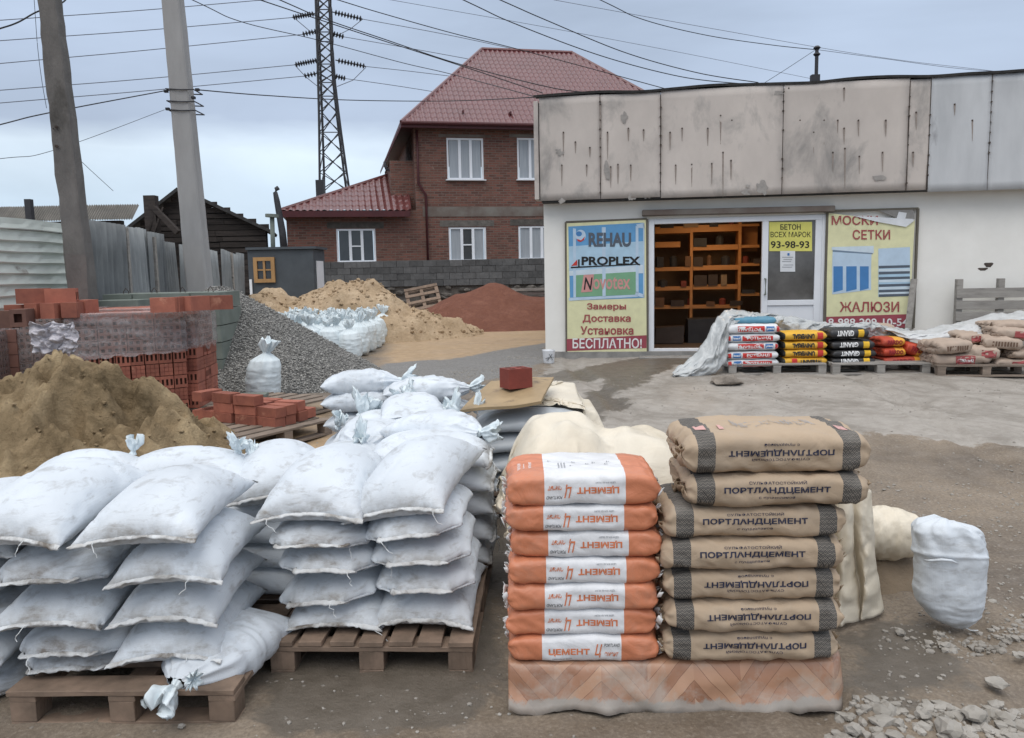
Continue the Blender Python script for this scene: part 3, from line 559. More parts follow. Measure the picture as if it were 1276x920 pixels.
def tied_sack_mesh(name, H=.62, R=.2, neck=.80, seed=0, mat=None, lean=(0, 0), flare=.55, nth=72, nz=60, foldn=11, flat=1.0, ruffle=1.0, crease=1.0):
    """upright sack: full body, gathered neck, crumpled flaring mouth"""
    th = np.linspace(0, 2*math.pi, nth, endpoint=False); s = np.linspace(0, 1, nz); S, T = np.meshgrid(s, th, indexing='ij')
    kx = [0, .03, .08, .3, .55, .68, neck-.04, neck, neck+.05, neck+.12, 1.0]; ky = [.45, .80, .93, 1.0, .97, .86, .42, .19, .36, .50, flare]
    Rr = np.interp(s, kx, ky)[:, None]*R
    fold = np.clip((S-.5)/(neck-.5), 0, 1)
    rs = np.random.RandomState(seed); ph = rs.uniform(0, 6, 4)
    f1 = np.abs(np.sin(T*foldn/2+ph[0]+1.2*np.sin(T+ph[1])+S*2)); f2 = np.sin(T*5+ph[2]+S*3)
    a = np.where(S < neck, .20*fold**1.5, .34*ruffle)
    rad_ = Rr*(1-a*f1+.05*f2*fold)
    cx, cy = np.cos(T), np.sin(T); rad_ = rad_*(1+.05*fbm(cx*1.7+seed, cy*1.7+S*3, seed, 3)*1.0)
    rad_ += crease*.006*fbm(T*1.1*2, S*26, seed+4, 3)*(S < neck)*np.sin(math.pi*np.clip(S/.7, 0, 1))
    crown = np.clip((S-neck)/(1-neck), 0, 1)
    rad_ *= 1+crown*.55*ruffle*fbm(cx*2.6+9, cy*2.6+S*7, seed+1, 3)
    z = H*S; z = z-np.where(S < .05, 0, 0)+crown*.045*ruffle*fbm(cx*2.1, cy*2.1+3, seed+2, 2)+.0*T
    x = rad_*cx+lean[0]*S**2*H+crown*.03*math.sin(seed); y = rad_*cy*flat+lean[1]*S**2*H+crown*.02*math.cos(seed*2)
    P = np.stack([x, y, z], -1); P[0, :, 2] = 0
    # mouth turned inwards so the inside shows, bottom closed
    last = P[-1]; c = last.mean(0); inn = [c+(last-c)*k+np.array([0, 0, -d]) for k, d in ((.8, .01), (.55, .05), (.2, .075), (.02, .08))]
    bot = P[0].mean(0); base = [bot+(P[0]-bot)*k for k in (.01, .5)]
    P = np.concatenate([np.array(base), P, np.array(inn)]); me = grid_mesh(name, P, mat or M['sack_thin'], True, wrap=False)
    a, b = P.shape[:2]; idx = np.arange(a*b).reshape(a, b); idx = np.concatenate([idx, idx[:, :1]], 1); Q = np.stack([idx[:-1, :-1], idx[1:, :-1], idx[1:, 1:], idx[:-1, 1:]], -1).reshape(-1, 4)
    return fast_mesh(name, P.reshape(-1, 3), Q[:, ::-1], mat or M['sack_thin'], True)
TS = [tied_sack_mesh('tied_sack_mesh', seed=k, lean=(.1*math.sin(k*2), .1*math.cos(k*3)), H=.62+.03*math.sin(k), R=.19) for k in range(4)]
def knot_ring(z, r, parent, **k):
    MB().tube([(r*math.cos(a), r*math.sin(a), z+.004*math.sin(3*a)) for a in np.linspace(0, 6.4, 18)], .004, 5).build('tie_string', M['thread'], parent)
def tied_sack(me, loc, rz, label, group=None, rot=None, s=1.0, cat='sack', name='tied_sack'):
    t = thing(name, label, cat, loc, rz, group, rot); put('sack', me, t, scale=(s, s, s)); kr = .62*.8*s
    return t
def ruffle_mesh(name, seed, R=.07, L=.12, mat=None):
    """gathered mouth of a sack tied shut, sticking out along +z from the neck"""
    nth = 48; nz = 18; th = np.linspace(0, 2*math.pi, nth+1)[:-1]; s = np.linspace(0, 1, nz); S, T = np.meshgrid(s, th, indexing='ij')
    R_ = np.interp(s, [0, .18, .3, .6, 1], [.42, .22, .5, .85, 1.0])[:, None]*R; f = np.abs(np.sin(T*4.5+seed+S*1.5)); r = R_*(1-.4*f*np.clip(S*2, .3, 1)+.45*S*fbm(np.cos(T)*2+seed, np.sin(T)*2+S*2, seed, 3))
    P = np.stack([r*np.cos(T), r*np.sin(T)*.75, L*S+.35*L*S*fbm(np.cos(T)*1.8, np.sin(T)*1.8+seed, seed+3, 2)], -1)
    last = P[-1]; c = last.mean(0); P = np.concatenate([P, np.array([c+(last-c)*k-np.array([0, 0, d]) for k, d in ((.7, .015), (.3, .05), (.03, .06))])])
    a, b = P.shape[:2]; idx = np.arange(a*b).reshape(a, b); idx = np.concatenate([idx, idx[:, :1]], 1); Q = np.stack([idx[:-1, :-1], idx[1:, :-1], idx[1:, 1:], idx[:-1, 1:]], -1).reshape(-1, 4)
    return fast_mesh(name, P.reshape(-1, 3), Q[:, ::-1], mat or M['sack_thin'], True)
RUF = [ruffle_mesh('gathered_mouth', k) for k in range(4)]
def lying_sack_mesh(seed, W=.40, L=.60, H=.21, mat=None, sharp=.0):
    """full sack on its side: closed corner end at -x, drawn together to a neck at +x"""
    nu = 64; nt_ = 60; s = np.linspace(0, 1, nu); th = np.linspace(0, 2*math.pi, nt_+1)[:-1]; S, T = np.meshgrid(s, th, indexing='ij')
    wy = np.interp(s, [0, .02, .08, .25, .55, .8, .93, 1], [1.0, 1.02, 1.04, 1.0, 1.0, .86, .42, .16])[:, None]*W/2
    hz = np.interp(s, [0, .03, .12, .3, .6, .82, .94, 1], [.02, .22, .66, 1.0, 1.0, .82, .40, .18])[:, None]*H/2
    ct = np.cos(T); st = np.sin(T); e = .72; y = wy*np.sign(ct)*np.abs(ct)**e; z = hz*np.sign(st)*np.abs(st)**.85
    fo = np.clip((S-.62)/.38, 0, 1)**1.3; f = np.abs(np.sin(T*5.5+seed+S*2)); y *= 1-.22*fo*f; z *= 1-.25*fo*f
    n = .010*fbm(S*5+seed, np.cos(T)*1.4+np.sin(T), seed, 3)+.004*fbm(S*30, np.cos(T)*2+seed, seed+3, 2); y = y+n*ct; z = z+n*st
    z = np.maximum(z, -H*.36)+H*.36; x = (S-.5)*L
    return None if False else fast_mesh('woven_sack', np.stack([x, y, z], -1).reshape(-1, 3), _wrapq(nu, nt_), mat or M['sack'], True)
def _wrapq(a, b):
    idx = np.arange(a*b).reshape(a, b); idx = np.concatenate([idx, idx[:, :1]], 1); return np.stack([idx[:-1, :-1], idx[:-1, 1:], idx[1:, 1:], idx[1:, :-1]], -1).reshape(-1, 4)[:, ::-1]
LS = [lying_sack_mesh(k) for k in (1, 2, 3)]
def lying_sack(i, loc, rz, label, group=None, scale=(1, 1, 1), knot=True, pitch=0, knot_up=.3):
    t = thing('sandbag', label, 'sandbag', loc, group=group, rot=(0, pitch, rz)); put('sack', LS[i], t, scale=scale)
    if knot:
        k = put('gathered_mouth', RUF[i], t, loc=(.285*scale[0], 0, .085*scale[2]), rot=(0, math.pi/2-knot_up, 0), scale=(1, 1, 1))
    return t

# ================================================================ PALLETS
def board_mesh(name, d, mat, seed, nseg=10, knotty=.0015):
    """sawn board, edges slightly uneven"""
    L = max(d); ax = d.index(L); rs = np.random.RandomState(seed); mb = MB(); hx = [q/2 for q in d]; o = [i for i in (0, 1, 2) if i != ax]
    V = []
    for i in range(nseg+1):
        t = -L/2+L*i/nseg
        for a, b in ((-1, -1), (1, -1), (1, 1), (-1, 1)):
            p = [0, 0, 0]; p[ax] = t; p[o[0]] = a*hx[o[0]]+rs.uniform(-1, 1)*knotty; p[o[1]] = b*hx[o[1]]+rs.uniform(-1, 1)*knotty*.6; V.append(p)
    F = [(i*4+k, i*4+(k+1) % 4, (i+1)*4+(k+1) % 4, (i+1)*4+k) for i in range(nseg) for k in range(4)]+[(0, 1, 2, 3), tuple(range(nseg*4, nseg*4+4))[::-1]]
    me = mesh(name, V, F, mat); bm = bmesh.new(); bm.from_mesh(me); bmesh.ops.recalc_face_normals(bm, faces=bm.faces); bmesh.ops.bevel(bm, geom=[e for e in bm.edges if e.calc_face_angle(0) > .7], offset=.002, segments=1, affect='EDGES'); bm.to_mesh(me); bm.free(); return me
_bc = {}
def bmesh_of(name, d, mat, k=0):
    key = (name, tuple(round(q, 4) for q in d), mat.name, k)
    if key not in _bc: _bc[key] = board_mesh(name, tuple(d), mat, len(_bc)+3)
    return _bc[key]
def pallet(loc, rz, label, W=.8, D=1.2, mat=None, boards=None, across='y', group='wooden pallets', rot=None, nb=5, cross=True, name='pallet', skip=()):
    """W along x, D along y; deck boards run along `across`; blocks and skids underneath"""
    mat = mat or M['wood_old']; t = thing(name, label, 'pallet', loc, rz, group, rot)
    long_y = across == 'y'; A, B = (W, D) if long_y else (D, W)   # boards of length B laid side by side over width A
    def P(u, v, z): return (u, v, z) if long_y else (v, u, z)
    def dim(u, v, z): return (u, v, z) if long_y else (v, u, z)
    wb = min(.115, A/nb*.82); 
    for i in range(nb):
        if i in skip: continue
        u = -A/2+wb/2+(A-wb)*i/(nb-1); put('deck_board', bmesh_of('deck_board', dim(wb, B, .021), mat, i % 3), t, P(u+random.uniform(-.004, .004), random.uniform(-.006, .006), .134), rz=random.uniform(-.006, .006))
    if cross:
        for v in (-1, 0, 1): put('cross_board', bmesh_of('cross_board', dim(A-.004, .10, .021), mat, 4), t, P(0, v*(B/2-.052), .1115))
    for v in (-1, 0, 1):
        for u in (-1, 0, 1): put('block', bmesh_of('block', dim(.10, .095, .078), mat, (u+v) % 3), t, P(u*(A/2-.053), v*(B/2-.052), .062), rz=random.uniform(-.05, .05))
    for u in (-1, 0, 1): put('skid', bmesh_of('skid', dim(.098, B-.006, .021), mat, 5), t, P(u*(A/2-.053), 0, .0115))
    return t
# ================================================================ NEAR LEFT PALLET STACK
def shift_new(before, dx, dy, rz=0.0, piv=(0, 0)):
    R = Matrix.Translation((piv[0]+dx, piv[1]+dy, 0)) @ Matrix.Rotation(rz, 4, 'Z') @ Matrix.Translation((-piv[0], -piv[1], 0))
    for o in COL.objects:
        if o not in before and o.parent is None: o.matrix_basis = R @ o.matrix_basis
_b = set(COL.objects)
def G(x, y): return float(ground_z(np.array(x), np.array(y)))
PAx, PAy = -1.42, 3.47
pallet((PAx, PAy, G(PAx, PAy)-.004), rad(-1.5), 'muddy wooden pallet under the nearest left stack of white sandbags', W=.84, D=1.2, mat=M['wood_wet'], across='x', nb=6)
OR = ['bottom', 'second', 'third', 'fourth', 'top']
gA = 'white sandbags stacked on the nearest left pallet'
zA = [.150, .205, .355, .505, .650]
Lc = [('dirty', -1.61, 3.30, .03, .0), ('dirty', -1.60, 3.27, -.03, 0), ('b', -1.66, 3.25, .04, 0), ('dirty', -1.65, 3.24, .02, 0)]
zl = [.150, .222, .345, .515]
lab = ['flattened dirty sandbag at the very bottom of the left column of the near left stack', 'dirty sandbag second from the bottom in the left column of the near left stack', 'clean-topped sandbag in the middle of the left column of the near left stack', 'stained sandbag just under the big top one in the left column, near left stack']
for (k, x, y, rz, ro), z, l in zip(Lc, zl, lab): sandbag(k, (x-.07, y, z), rz, l, gA, roll=ro, scale=(.93, 1, .98))
sandbag('top', (-1.80, 3.25, .675), rad(-6), 'big clean sandbag on top of the left column with a pinched fold, near left stack', gA, pitch=rad(4), scale=(.94, 1, .95))
Rc = [('c', -1.27, 3.28, -.04), ('a', -1.26, 3.27, -.05), ('c', -1.24, 3.25, -.03)]
zr = [.180, .335, .495]
lab = ['sandbag just above the knotted one in the right column of the near left stack', 'sandbag third from the bottom in the right column of the near left stack', 'mud-spotted sandbag below the top one in the right column of the near left stack']
for (k, x, y, rz), z, l in zip(Rc, zr, lab): sandbag(k, (x-.05, y, z), rz+.09, l, gA, scale=(.9, .98, 1.0))
sandbag('top2', (-1.35, 3.22, .66), rad(-1), 'crumpled sandbag on top of the right column with threads hanging, near left stack', gA, roll=rad(-2), pitch=rad(3), scale=(.97, .95, .86))
# the knotted sack squeezed out at the bottom front
t = thing('sandbag', 'sandbag with a knotted mouth bulging over the pallet front at the bottom', 'sandbag', (-1.17, 3.17, .07), group=gA, rot=(rad(-6), 0, rad(-104)))
put('sack', LS[1], t, scale=(1.0, .92, .95)); put('gathered_mouth', RUF[2], t, (.29, .0, .06), rot=(0, rad(104), 0), scale=(1.15, 1.15, .95)); put('gathered_mouth', RUF[1], t, (.30, .07, .11), rot=(rad(-30), rad(70), 0), scale=(.7, .7, .6))
# rear rows, sewn ends turned to the right
lab = ['rear sandbag in the bottom layer, its end poking out right, near left stack', 'rear sandbag in the second layer, its end poking out right, near left stack', 'rear sandbag in the third layer, its end poking out right, near left stack', 'rear sandbag in the fourth layer with a hanging corner, near left stack']
for i, (z, x, y, k) in enumerate(((.15, -1.28, 3.90, 'a'), (.265, -1.24, 3.92, 'b'), (.38, -1.28, 3.92, 'a'), (.48, -1.22, 3.94, 'b'))): sandbag(k, (x, y, z), rad(84+4*i), lab[i], gA)
for i, (z, x, y) in enumerate(((.15, -1.72, 3.92), (.30, -1.74, 3.94), (.45, -1.70, 3.92), (.59, -1.72, 3.94))): sandbag('b', (x, y, z), rad(4), 'hidden rear sandbag in the back left corner of the near left stack, %s layer' % OR[i], gA)
sandbag('top2', (-1.14, 3.98, .58), rad(14), 'plump sandbag on the rear right of the near left stack, beside the middle stack', gA, scale=(.96, .86, 1.0), pitch=rad(4))
sandbag('top', (-1.56, 3.90, .62), rad(92), 'sandbag lying crosswise at the back top of the near left stack', gA, scale=(.78, .92, .86), flip=True)
sandbag('top2', (-2.02, 3.9, .62), rad(80), 'sandbag peeping over the back left top of the near left stack', gA, scale=(.8, .8, .8))
for i, (x, y, z, rx, ry) in enumerate(((-1.33, 3.94, .765, .5, .3), (-1.25, 3.90, .735, -.3, .9), (-1.86, 3.98, .755, .1, -.2))):
    t = tag(put('sack_mouth', RUF[i], None, (x, y, z), rot=(rx, ry, i*1.3), scale=(.75, .75, .7)), ['greenish gathered sack mouth standing up between the back top sandbags', 'crumpled sack mouth peeping out right of the crosswise back sandbag', 'small gathered sack mouth behind the big top left sandbag'][i], 'sack mouth', 'gathered sack mouths behind the near left stack')
# stack cut off by the left edge
for i, z in enumerate((.02, .15, .29, .43)): sandbag('dirty' if i != 1 else 'b', (-2.17-.02*(i % 2), 3.34, z), rad(3-2*i), 'shaded sandbag cut off by the left edge, %s of its column' % ['lowest', 'second from the bottom', 'third from the bottom', 'fourth from the bottom'][i], 'sandbags at the left edge')
sandbag('top', (-2.14, 3.36, .57), rad(5), 'white sandbag cut off by the left edge, topmost of its column', 'sandbags at the left edge')

shift_new(_b, -.01, -.11)
# ================================================================ MIDDLE PALLET STACK
_b = set(COL.objects)
PBx, PBy = -.57, 3.86
pallet((PBx, PBy, G(PBx, PBy)-.004), rad(-2.5), 'wooden pallet with short deck ends under the middle stack of sandbags', W=.84, D=1.24, mat=M['wood_wet'], across='y', nb=7)
gB = 'white sandbags stacked on the middle pallet'
cl = [('b', -.75, 3.66, .150, rad(-2), 0, 0, (1.0, 1, .92)), ('thin', -.77, 3.66, .250, rad(-10), 0, rad(-7), (1.02, 1, 1.0)), ('thin', -.80, 3.65, .395, rad(3), 0, rad(2), (1, 1, .95)), ('dirty', -.83, 3.65, .500, rad(2), 0, rad(2), (1, 1, .8))]
lab = ['crinkled sandbag at the bottom of the left column of the middle stack', 'slumped sandbag tilting down to the left, second in the left column, middle stack', 'grimy thin sandbag in the middle of the left column, middle stack', 'grimy sandbag right under the big top left one, middle stack']
for (k, x, y, z, rz, p, r, s), l in zip(cl, lab): sandbag(k, (x, y, z), rz, l, gB, p, r, (s[0]*.95, s[1], s[2]))
sandbag('top', (-.83, 3.70, .615), rad(-4), 'bulging clean sandbag on top of the left column of the middle stack', gB, rad(4), 0, (.96, 1, 1.0))
cr = [('a', -.35, 3.66, .150, rad(-3), 0, 0, (1.02, 1, .98)), ('thin', -.35, 3.65, .300, rad(-1), 0, rad(-1), (1.0, 1, .95)), ('thin', -.37, 3.65, .420, rad(0), 0, rad(-2), (1.0, 1, .92)), ('thin', -.39, 3.66, .530, rad(-3), 0, rad(-7), (1, 1, .9))]
lab = ['clean sandbag at the bottom of the right column of the middle stack', 'sandbag second from the bottom in the right column of the middle stack', 'sandbag in the middle of the right column of the middle stack', 'tilted sandbag right under the big top right one, middle stack']
for (k, x, y, z, rz, p, r, s), l in zip(cr, lab): sandbag(k, (x-.03, y, z), rz, l, gB, p, r, (s[0]*.95, s[1], s[2]))
sandbag('top2', (-.42, 3.70, .635), rad(-13), 'large smooth sandbag tilting left on top of the right column, middle stack', gB, rad(7), rad(-9), (.95, 1.05, .98))
lab = ['rear sandbag in the bottom layer with a gathered corner, right side of the middle stack', 'rear sandbag in the second layer, right side of the middle stack', 'rear sandbag in the third layer, right side of the middle stack', 'rear sandbag in the fourth layer, right side of the middle stack', 'rear sandbag in the fifth layer, right side of the middle stack']
for i, z in enumerate((.155, .28, .405, .53, .655)): sandbag('abcab'[i], (-.43+.015*(i % 2), 4.26, z), rad(86+3*(i % 3)), lab[i], gB, scale=(.95, .92, 1))
for i, z in enumerate((.155, .30, .45, .595)): sandbag('b', (-.86, 4.22, z), rad(2), 'hidden rear left sandbag of the middle stack, %s layer' % OR[i], gB)
# rear rows, tied sacks on top
lying_sack(0, (-.80, 4.62, .61), rad(-92), 'tied sack slumped behind the top left sandbag, its greenish mouth towards the camera', 'tied sacks behind the middle stack', (.85, .92, 1.0), knot_up=.9)
lying_sack(1, (-.42, 4.50, .67), rad(-28), 'tied sack lying on the rear right of the middle stack, mouth pointing right', 'tied sacks behind the middle stack', (.92, .95, 1.0), knot_up=.1)
lying_sack(2, (-.62, 5.0, .70), rad(100), 'tied sack in the next row, its mouth hidden behind the others', 'tied sacks behind the middle stack', (.9, .9, 1), knot=True, knot_up=.9)
pallet((-.62, 5.02, G(-.6, 5.0)-.004), 0, 'pallet hidden under the second row of sacks behind the middle stack', W=.9, D=.8, mat=M['wood_wet'], across='x')
for r in range(4):
    for q, x in enumerate((-.84, -.42)): sandbag('abc'[(r+q) % 3], (x, 5.0, G(x, 5)+.15+r*.155), rad(3*q-r), 'white sandbag in the row behind the middle stack, %s layer, %s column' % (OR[r], ('left', 'right')[q]), 'sandbags in the second row', scale=(.95, .95, 1))
for i, (px, py, Y, s, a) in enumerate(((455, 502, 5.15, 1.25, .3), (508, 497, 5.1, 1.35, -.2), (427, 515, 5.0, 1.0, -.6), (478, 512, 5.2, 1.1, .2), (570, 505, 5.2, 1.35, .5), (553, 521, 5.1, 1.05, .9), (535, 512, 5.2, .9, -.4), (497, 510, 5.0, 1.0, .1), (592, 497, 5.3, .9, .7))):
    p = atY(px, py+12, Y); tag(put('sack_mouth', RUF[i % 4], None, p, rot=(.25*math.sin(i), a, i*.9), scale=(s, s, s*.9)), ['upright gathered sack mouth left of centre', 'tall gathered sack mouth at the centre', 'low gathered sack mouth at the far left', 'small gathered sack mouth between the two tall ones', 'wide crumpled sack mouth at the right', 'crumpled sack mouth below the wide one at the right', 'small sack mouth under the lying right sack', 'low sack mouth in front of the central one', 'pale sack mouth next to the plywood board'][i]+', behind the middle stack', 'sack mouth', 'gathered sack mouths behind the middle stack')
shift_new(_b, 0, -.14)
# far row: long sacks lying sideways
gC = 'white sacks lying sideways in the far row'
P_ = atY(450, 490, 5.75)
lying_sack(0, atY(452, 489, 5.75), rad(4), 'long white sack lying sideways on top of the far row, knotted at right', gC, (.93, .8, .92), knot_up=.25)
lying_sack(1, atY(532, 499, 5.6), rad(8), 'long white sack lying sideways on top of the far row, right one, beside the plywood', gC, (1.0, .8, .92), knot_up=.2)
for r in range(4):
    for q, (px, py) in enumerate(((455, 509), (540, 520))):
        p = atY(px, py, 5.72-.08*q); lying_sack((r+q) % 3, (p[0]+.015*(r % 2), p[1], p[2]-.155*r), rad(4+3*q), 'white sack in the far row, %s sacks under the top %s one' % (['directly', 'two', 'three', 'four'][r], ('left', 'right')[q]), gC, (.98, .8, .82), knot=r < 1)
# ================================================================ PAPER CEMENT SACKS
class PaperSack:
    """filled valve sack: (x, s) -> surface, s = distance round the girth from the middle of the long front side, upwards positive"""
    def __init__(q, L, D, H, seed, bulge=.012, wr=.0028, exp=.50):
        q.L, q.D, q.H, q.seed, q.bulge, q.wr = L, D, H, seed, bulge, wr
        th = np.linspace(-math.pi, math.pi, 721); c, s = np.cos(th), np.sin(th); y = -D/2*np.sign(c)*np.abs(c)**exp; z = H/2*np.sign(s)*np.abs(s)**(exp*1.05)
        ds = np.hypot(np.diff(y), np.diff(z)); S = np.concatenate([[0], np.cumsum(ds)]); S -= S[360]; q.S, q.Y, q.Z = S, y, z; q.per = S[-1]-S[0]
        ny = np.gradient(z); nz = -np.gradient(y); n = np.hypot(ny, nz)+1e-12; q.NY, q.NZ = -np.abs(ny/n)*np.sign(-y+1e-9)*1.0, nz/n*1.0
        q.NY = -ny/n*0+np.where(y < 0, -1, 1)*np.abs(ny/n); q.NZ = np.where(z < 0, -1, 1)*np.abs(nz/n)
    def __call__(q, x, s, lift=0.0):
        x = np.asarray(x, float); s = np.asarray(s, float); y = np.interp(s, q.S, q.Y); z = np.interp(s, q.S, q.Z); ny = np.interp(s, q.S, q.NY); nz = np.interp(s, q.S, q.NZ)
        e = np.clip(np.abs(x)/(q.L/2), 0, 1); tz = np.interp(e, [0, .80, .92, .975, 1], [1, 1, .90, .66, .42]); ty = np.interp(e, [0, .86, .95, .985, 1], [1, 1, .97, .93, .88])
        end = np.clip((e-.80)/.2, 0, 1); sd = q.seed
        d = q.wr*fbm(x*7+sd, s*16, sd, 4)+q.wr*1.1*np.abs(fbm(x*9+s*13+sd, s*7-x*5, sd+5, 3))*-1.4+q.wr*2.6*end*fbm(x*22+sd, s*26, sd+7, 3)
        d = d+q.bulge*(np.cos(x/q.L*math.pi)**.7 if False else (1-e**2.5))*.5*np.abs(nz)*(z > 0)+.004*(1-e**3)
        Y = y*ty+ny*(d+lift); Z = z*tz+nz*(d+lift); Z = np.where(Z < -q.H/2, -q.H/2, Z)+q.H/2
        X = x+.005*end*fbm(s*14, np.sign(x)*3+sd, sd+2, 2)
        return np.stack([X, Y, Z], -1)
    def mesh(q, name, mat, nx=84, ns=96):
        xs = np.linspace(-1, 1, nx); xs = np.sign(xs)*np.abs(xs)**.8*q.L/2; ss = np.linspace(q.S[0], q.S[-1], ns+1)[:-1]; X, S = np.meshgrid(xs, ss, indexing='ij'); P = q(X, S)
        caps = []
        for r, sg in ((P[0], -1), (P[-1], 1)):
            c = r.mean(0); caps.append([c+(r-c)*k+np.array([sg*dx, 0, 0]) for k, dx in ((.80, -.004), (.45, -.009), (.02, -.006))])
        P = np.concatenate([np.array(caps[0][::-1]), P, np.array(caps[1])]); a, b = P.shape[:2]; return fast_mesh(name, P.reshape(-1, 3), _wrapq(a, b), mat, True)
def paper_nodes(name, bands, base, rough=.6, extra=None, spec=.3, dirt=.25):
    """bands: list of (x0, x1, colour) along the sack"""
    m, nt, b = newmat(name); T = NT(nt); tc = T.n('TexCoord'); sep = T.n('SeparateXYZ'); T.l(tc.outputs['Object'], sep.inputs[0]); v = T.coords(True); x = sep.outputs[0]
    col = T.ramp(T.noise(v, 5, 5), [(.3, base), (.7, tuple(q*.88 for q in base))])
    for x0, x1, c, pat in bands:
        f = T.math('MULTIPLY', T.math('GREATER_THAN', x, x0), T.math('LESS_THAN', x, x1))
        if pat: # woven-looking zigzag ornament
            px = T.math('PINGPONG', T.math('MULTIPLY', x, 1.0), .008); zz = T.math('ADD', sep.outputs[2], T.math('MULTIPLY', px, 1.1)); z2 = T.math('SUBTRACT', sep.outputs[2], T.math('MULTIPLY', px, 1.1))
            yy = T.math('ADD', zz, sep.outputs[1]); g = T.math('GREATER_THAN', T.math('PINGPONG', yy, .0045), .0020); g2 = T.math('GREATER_THAN', T.math('PINGPONG', T.math('ADD', z2, sep.outputs[1]), .009), .0018)
            cc = T.mix(T.math('MULTIPLY', g, g2), c, pat); col = T.mix(f, col, cc)
        else: col = T.mix(f, col, T.ramp(T.noise(v, 5, 5), [(.3, c), (.7, tuple(q*.9 for q in c))]))
    if extra: col = extra(T, sep, col)
    col = T.mix(T.math('MULTIPLY', T.ramp(T.noise(v, 6, 9, .75, .5), [(.5, 0.), (.75, 1.)]), dirt), col, (.34, .31, .27))
    T.l(col, b.inputs['Base Color']); b.inputs['Roughness'].default_value = rough; b.inputs['Specular IOR Level'].default_value = spec
    T.bump(b, T.noise(v, 9, 5, .6, 1.5), .6, .009); T.bump(b, T.noise(v, 30, 5, .6, .6), .3, .002); return m
flat('ink_orange', (.66, .20, .085)); flat('ink_black', (.03, .03, .035)); flat('ink_navy', (.028, .032, .062)); flat('ink_white', (.80, .80, .79)); flat('ink_grey', (.33, .34, .36)); flat('ink_red', (.55, .045, .04)); flat('ink_blue', (.05, .17, .42)); flat('ink_yellow', (.80, .48, .04)); flat('ink_maroon', (.30, .028, .035)); flat('ink_pink', (.62, .36, .33)); flat('ink_brown', (.16, .10, .07))
ORG = (.60, .215, .11)
M['orange_sack'] = paper_nodes('orange_white_sack_film', [(-.40, -.138, ORG, None), (.152, .40, ORG, None)], (.74, .745, .76), .42, spec=.45, dirt=.28)
M['orange_sack_r'] = paper_nodes('orange_white_sack_film_turned', [(-.40, -.152, ORG, None), (.138, .40, ORG, None)], (.74, .745, .76), .42, spec=.45, dirt=.28)
BAND = (.055, .052, .050); BP = (.19, .17, .145)
M['kraft'] = paper_nodes('kraft_paper', [(-.285, -.222, BAND, BP), (.222, .285, BAND, BP)], (.44, .335, .235), .75, dirt=.3)
def end_fold(t, sk, sign, mat, seed):
    """torn paper folds of the closed sack end"""
    rs = np.random.RandomState(seed)
    for i in range(4):
        mb = MB()
        y0 = rs.uniform(-.45, .1)*sk.D; z0 = rs.uniform(.15, .75)*sk.H; w = rs.uniform(.02, .05); h = rs.uniform(.012, .03); x = sign*(sk.L/2-.012); P = []
        for a in range(5):
            for b_ in range(3): P.append((x+sign*(.012+.010*math.sin(a*1.7+i)+.004*b_), y0+(a/4-.5)*w-b_*.006, z0+(b_/2-.5)*h+.008*math.sin(a*2+seed)))
        mb.add(P, [(a*3+b_, a*3+b_+1, a*3+b_+4, a*3+b_+3) for a in range(4) for b_ in range(2)])
        o = mb.build('end_fold', mat, t, True); sm = o.modifiers.new('thick', 'SOLIDIFY'); sm.thickness = .0015
_b = set(COL.objects)
gO = 'orange and white cement sacks in one stack'
XO = .243; YO = 3.07
base_z = .172
ob = [(.0, 1, 0), (-.003, 0, 0), (-.001, 0, 0), (.004, 0, .4), (.018, 0, -1.2), (-.004, 0, .6), (.0, 0, 1)]
labO = ['orange and white cement sack at the bottom of its stack, print the right way up', 'orange and white cement sack second from the bottom of its stack', 'orange and white cement sack third from the bottom of its stack', 'orange and white cement sack in the middle of its stack', 'orange and white cement sack third from the top, pushed slightly right', 'orange and white cement sack second from the top of its stack', 'orange and white cement sack on top of its stack, white upper face showing']
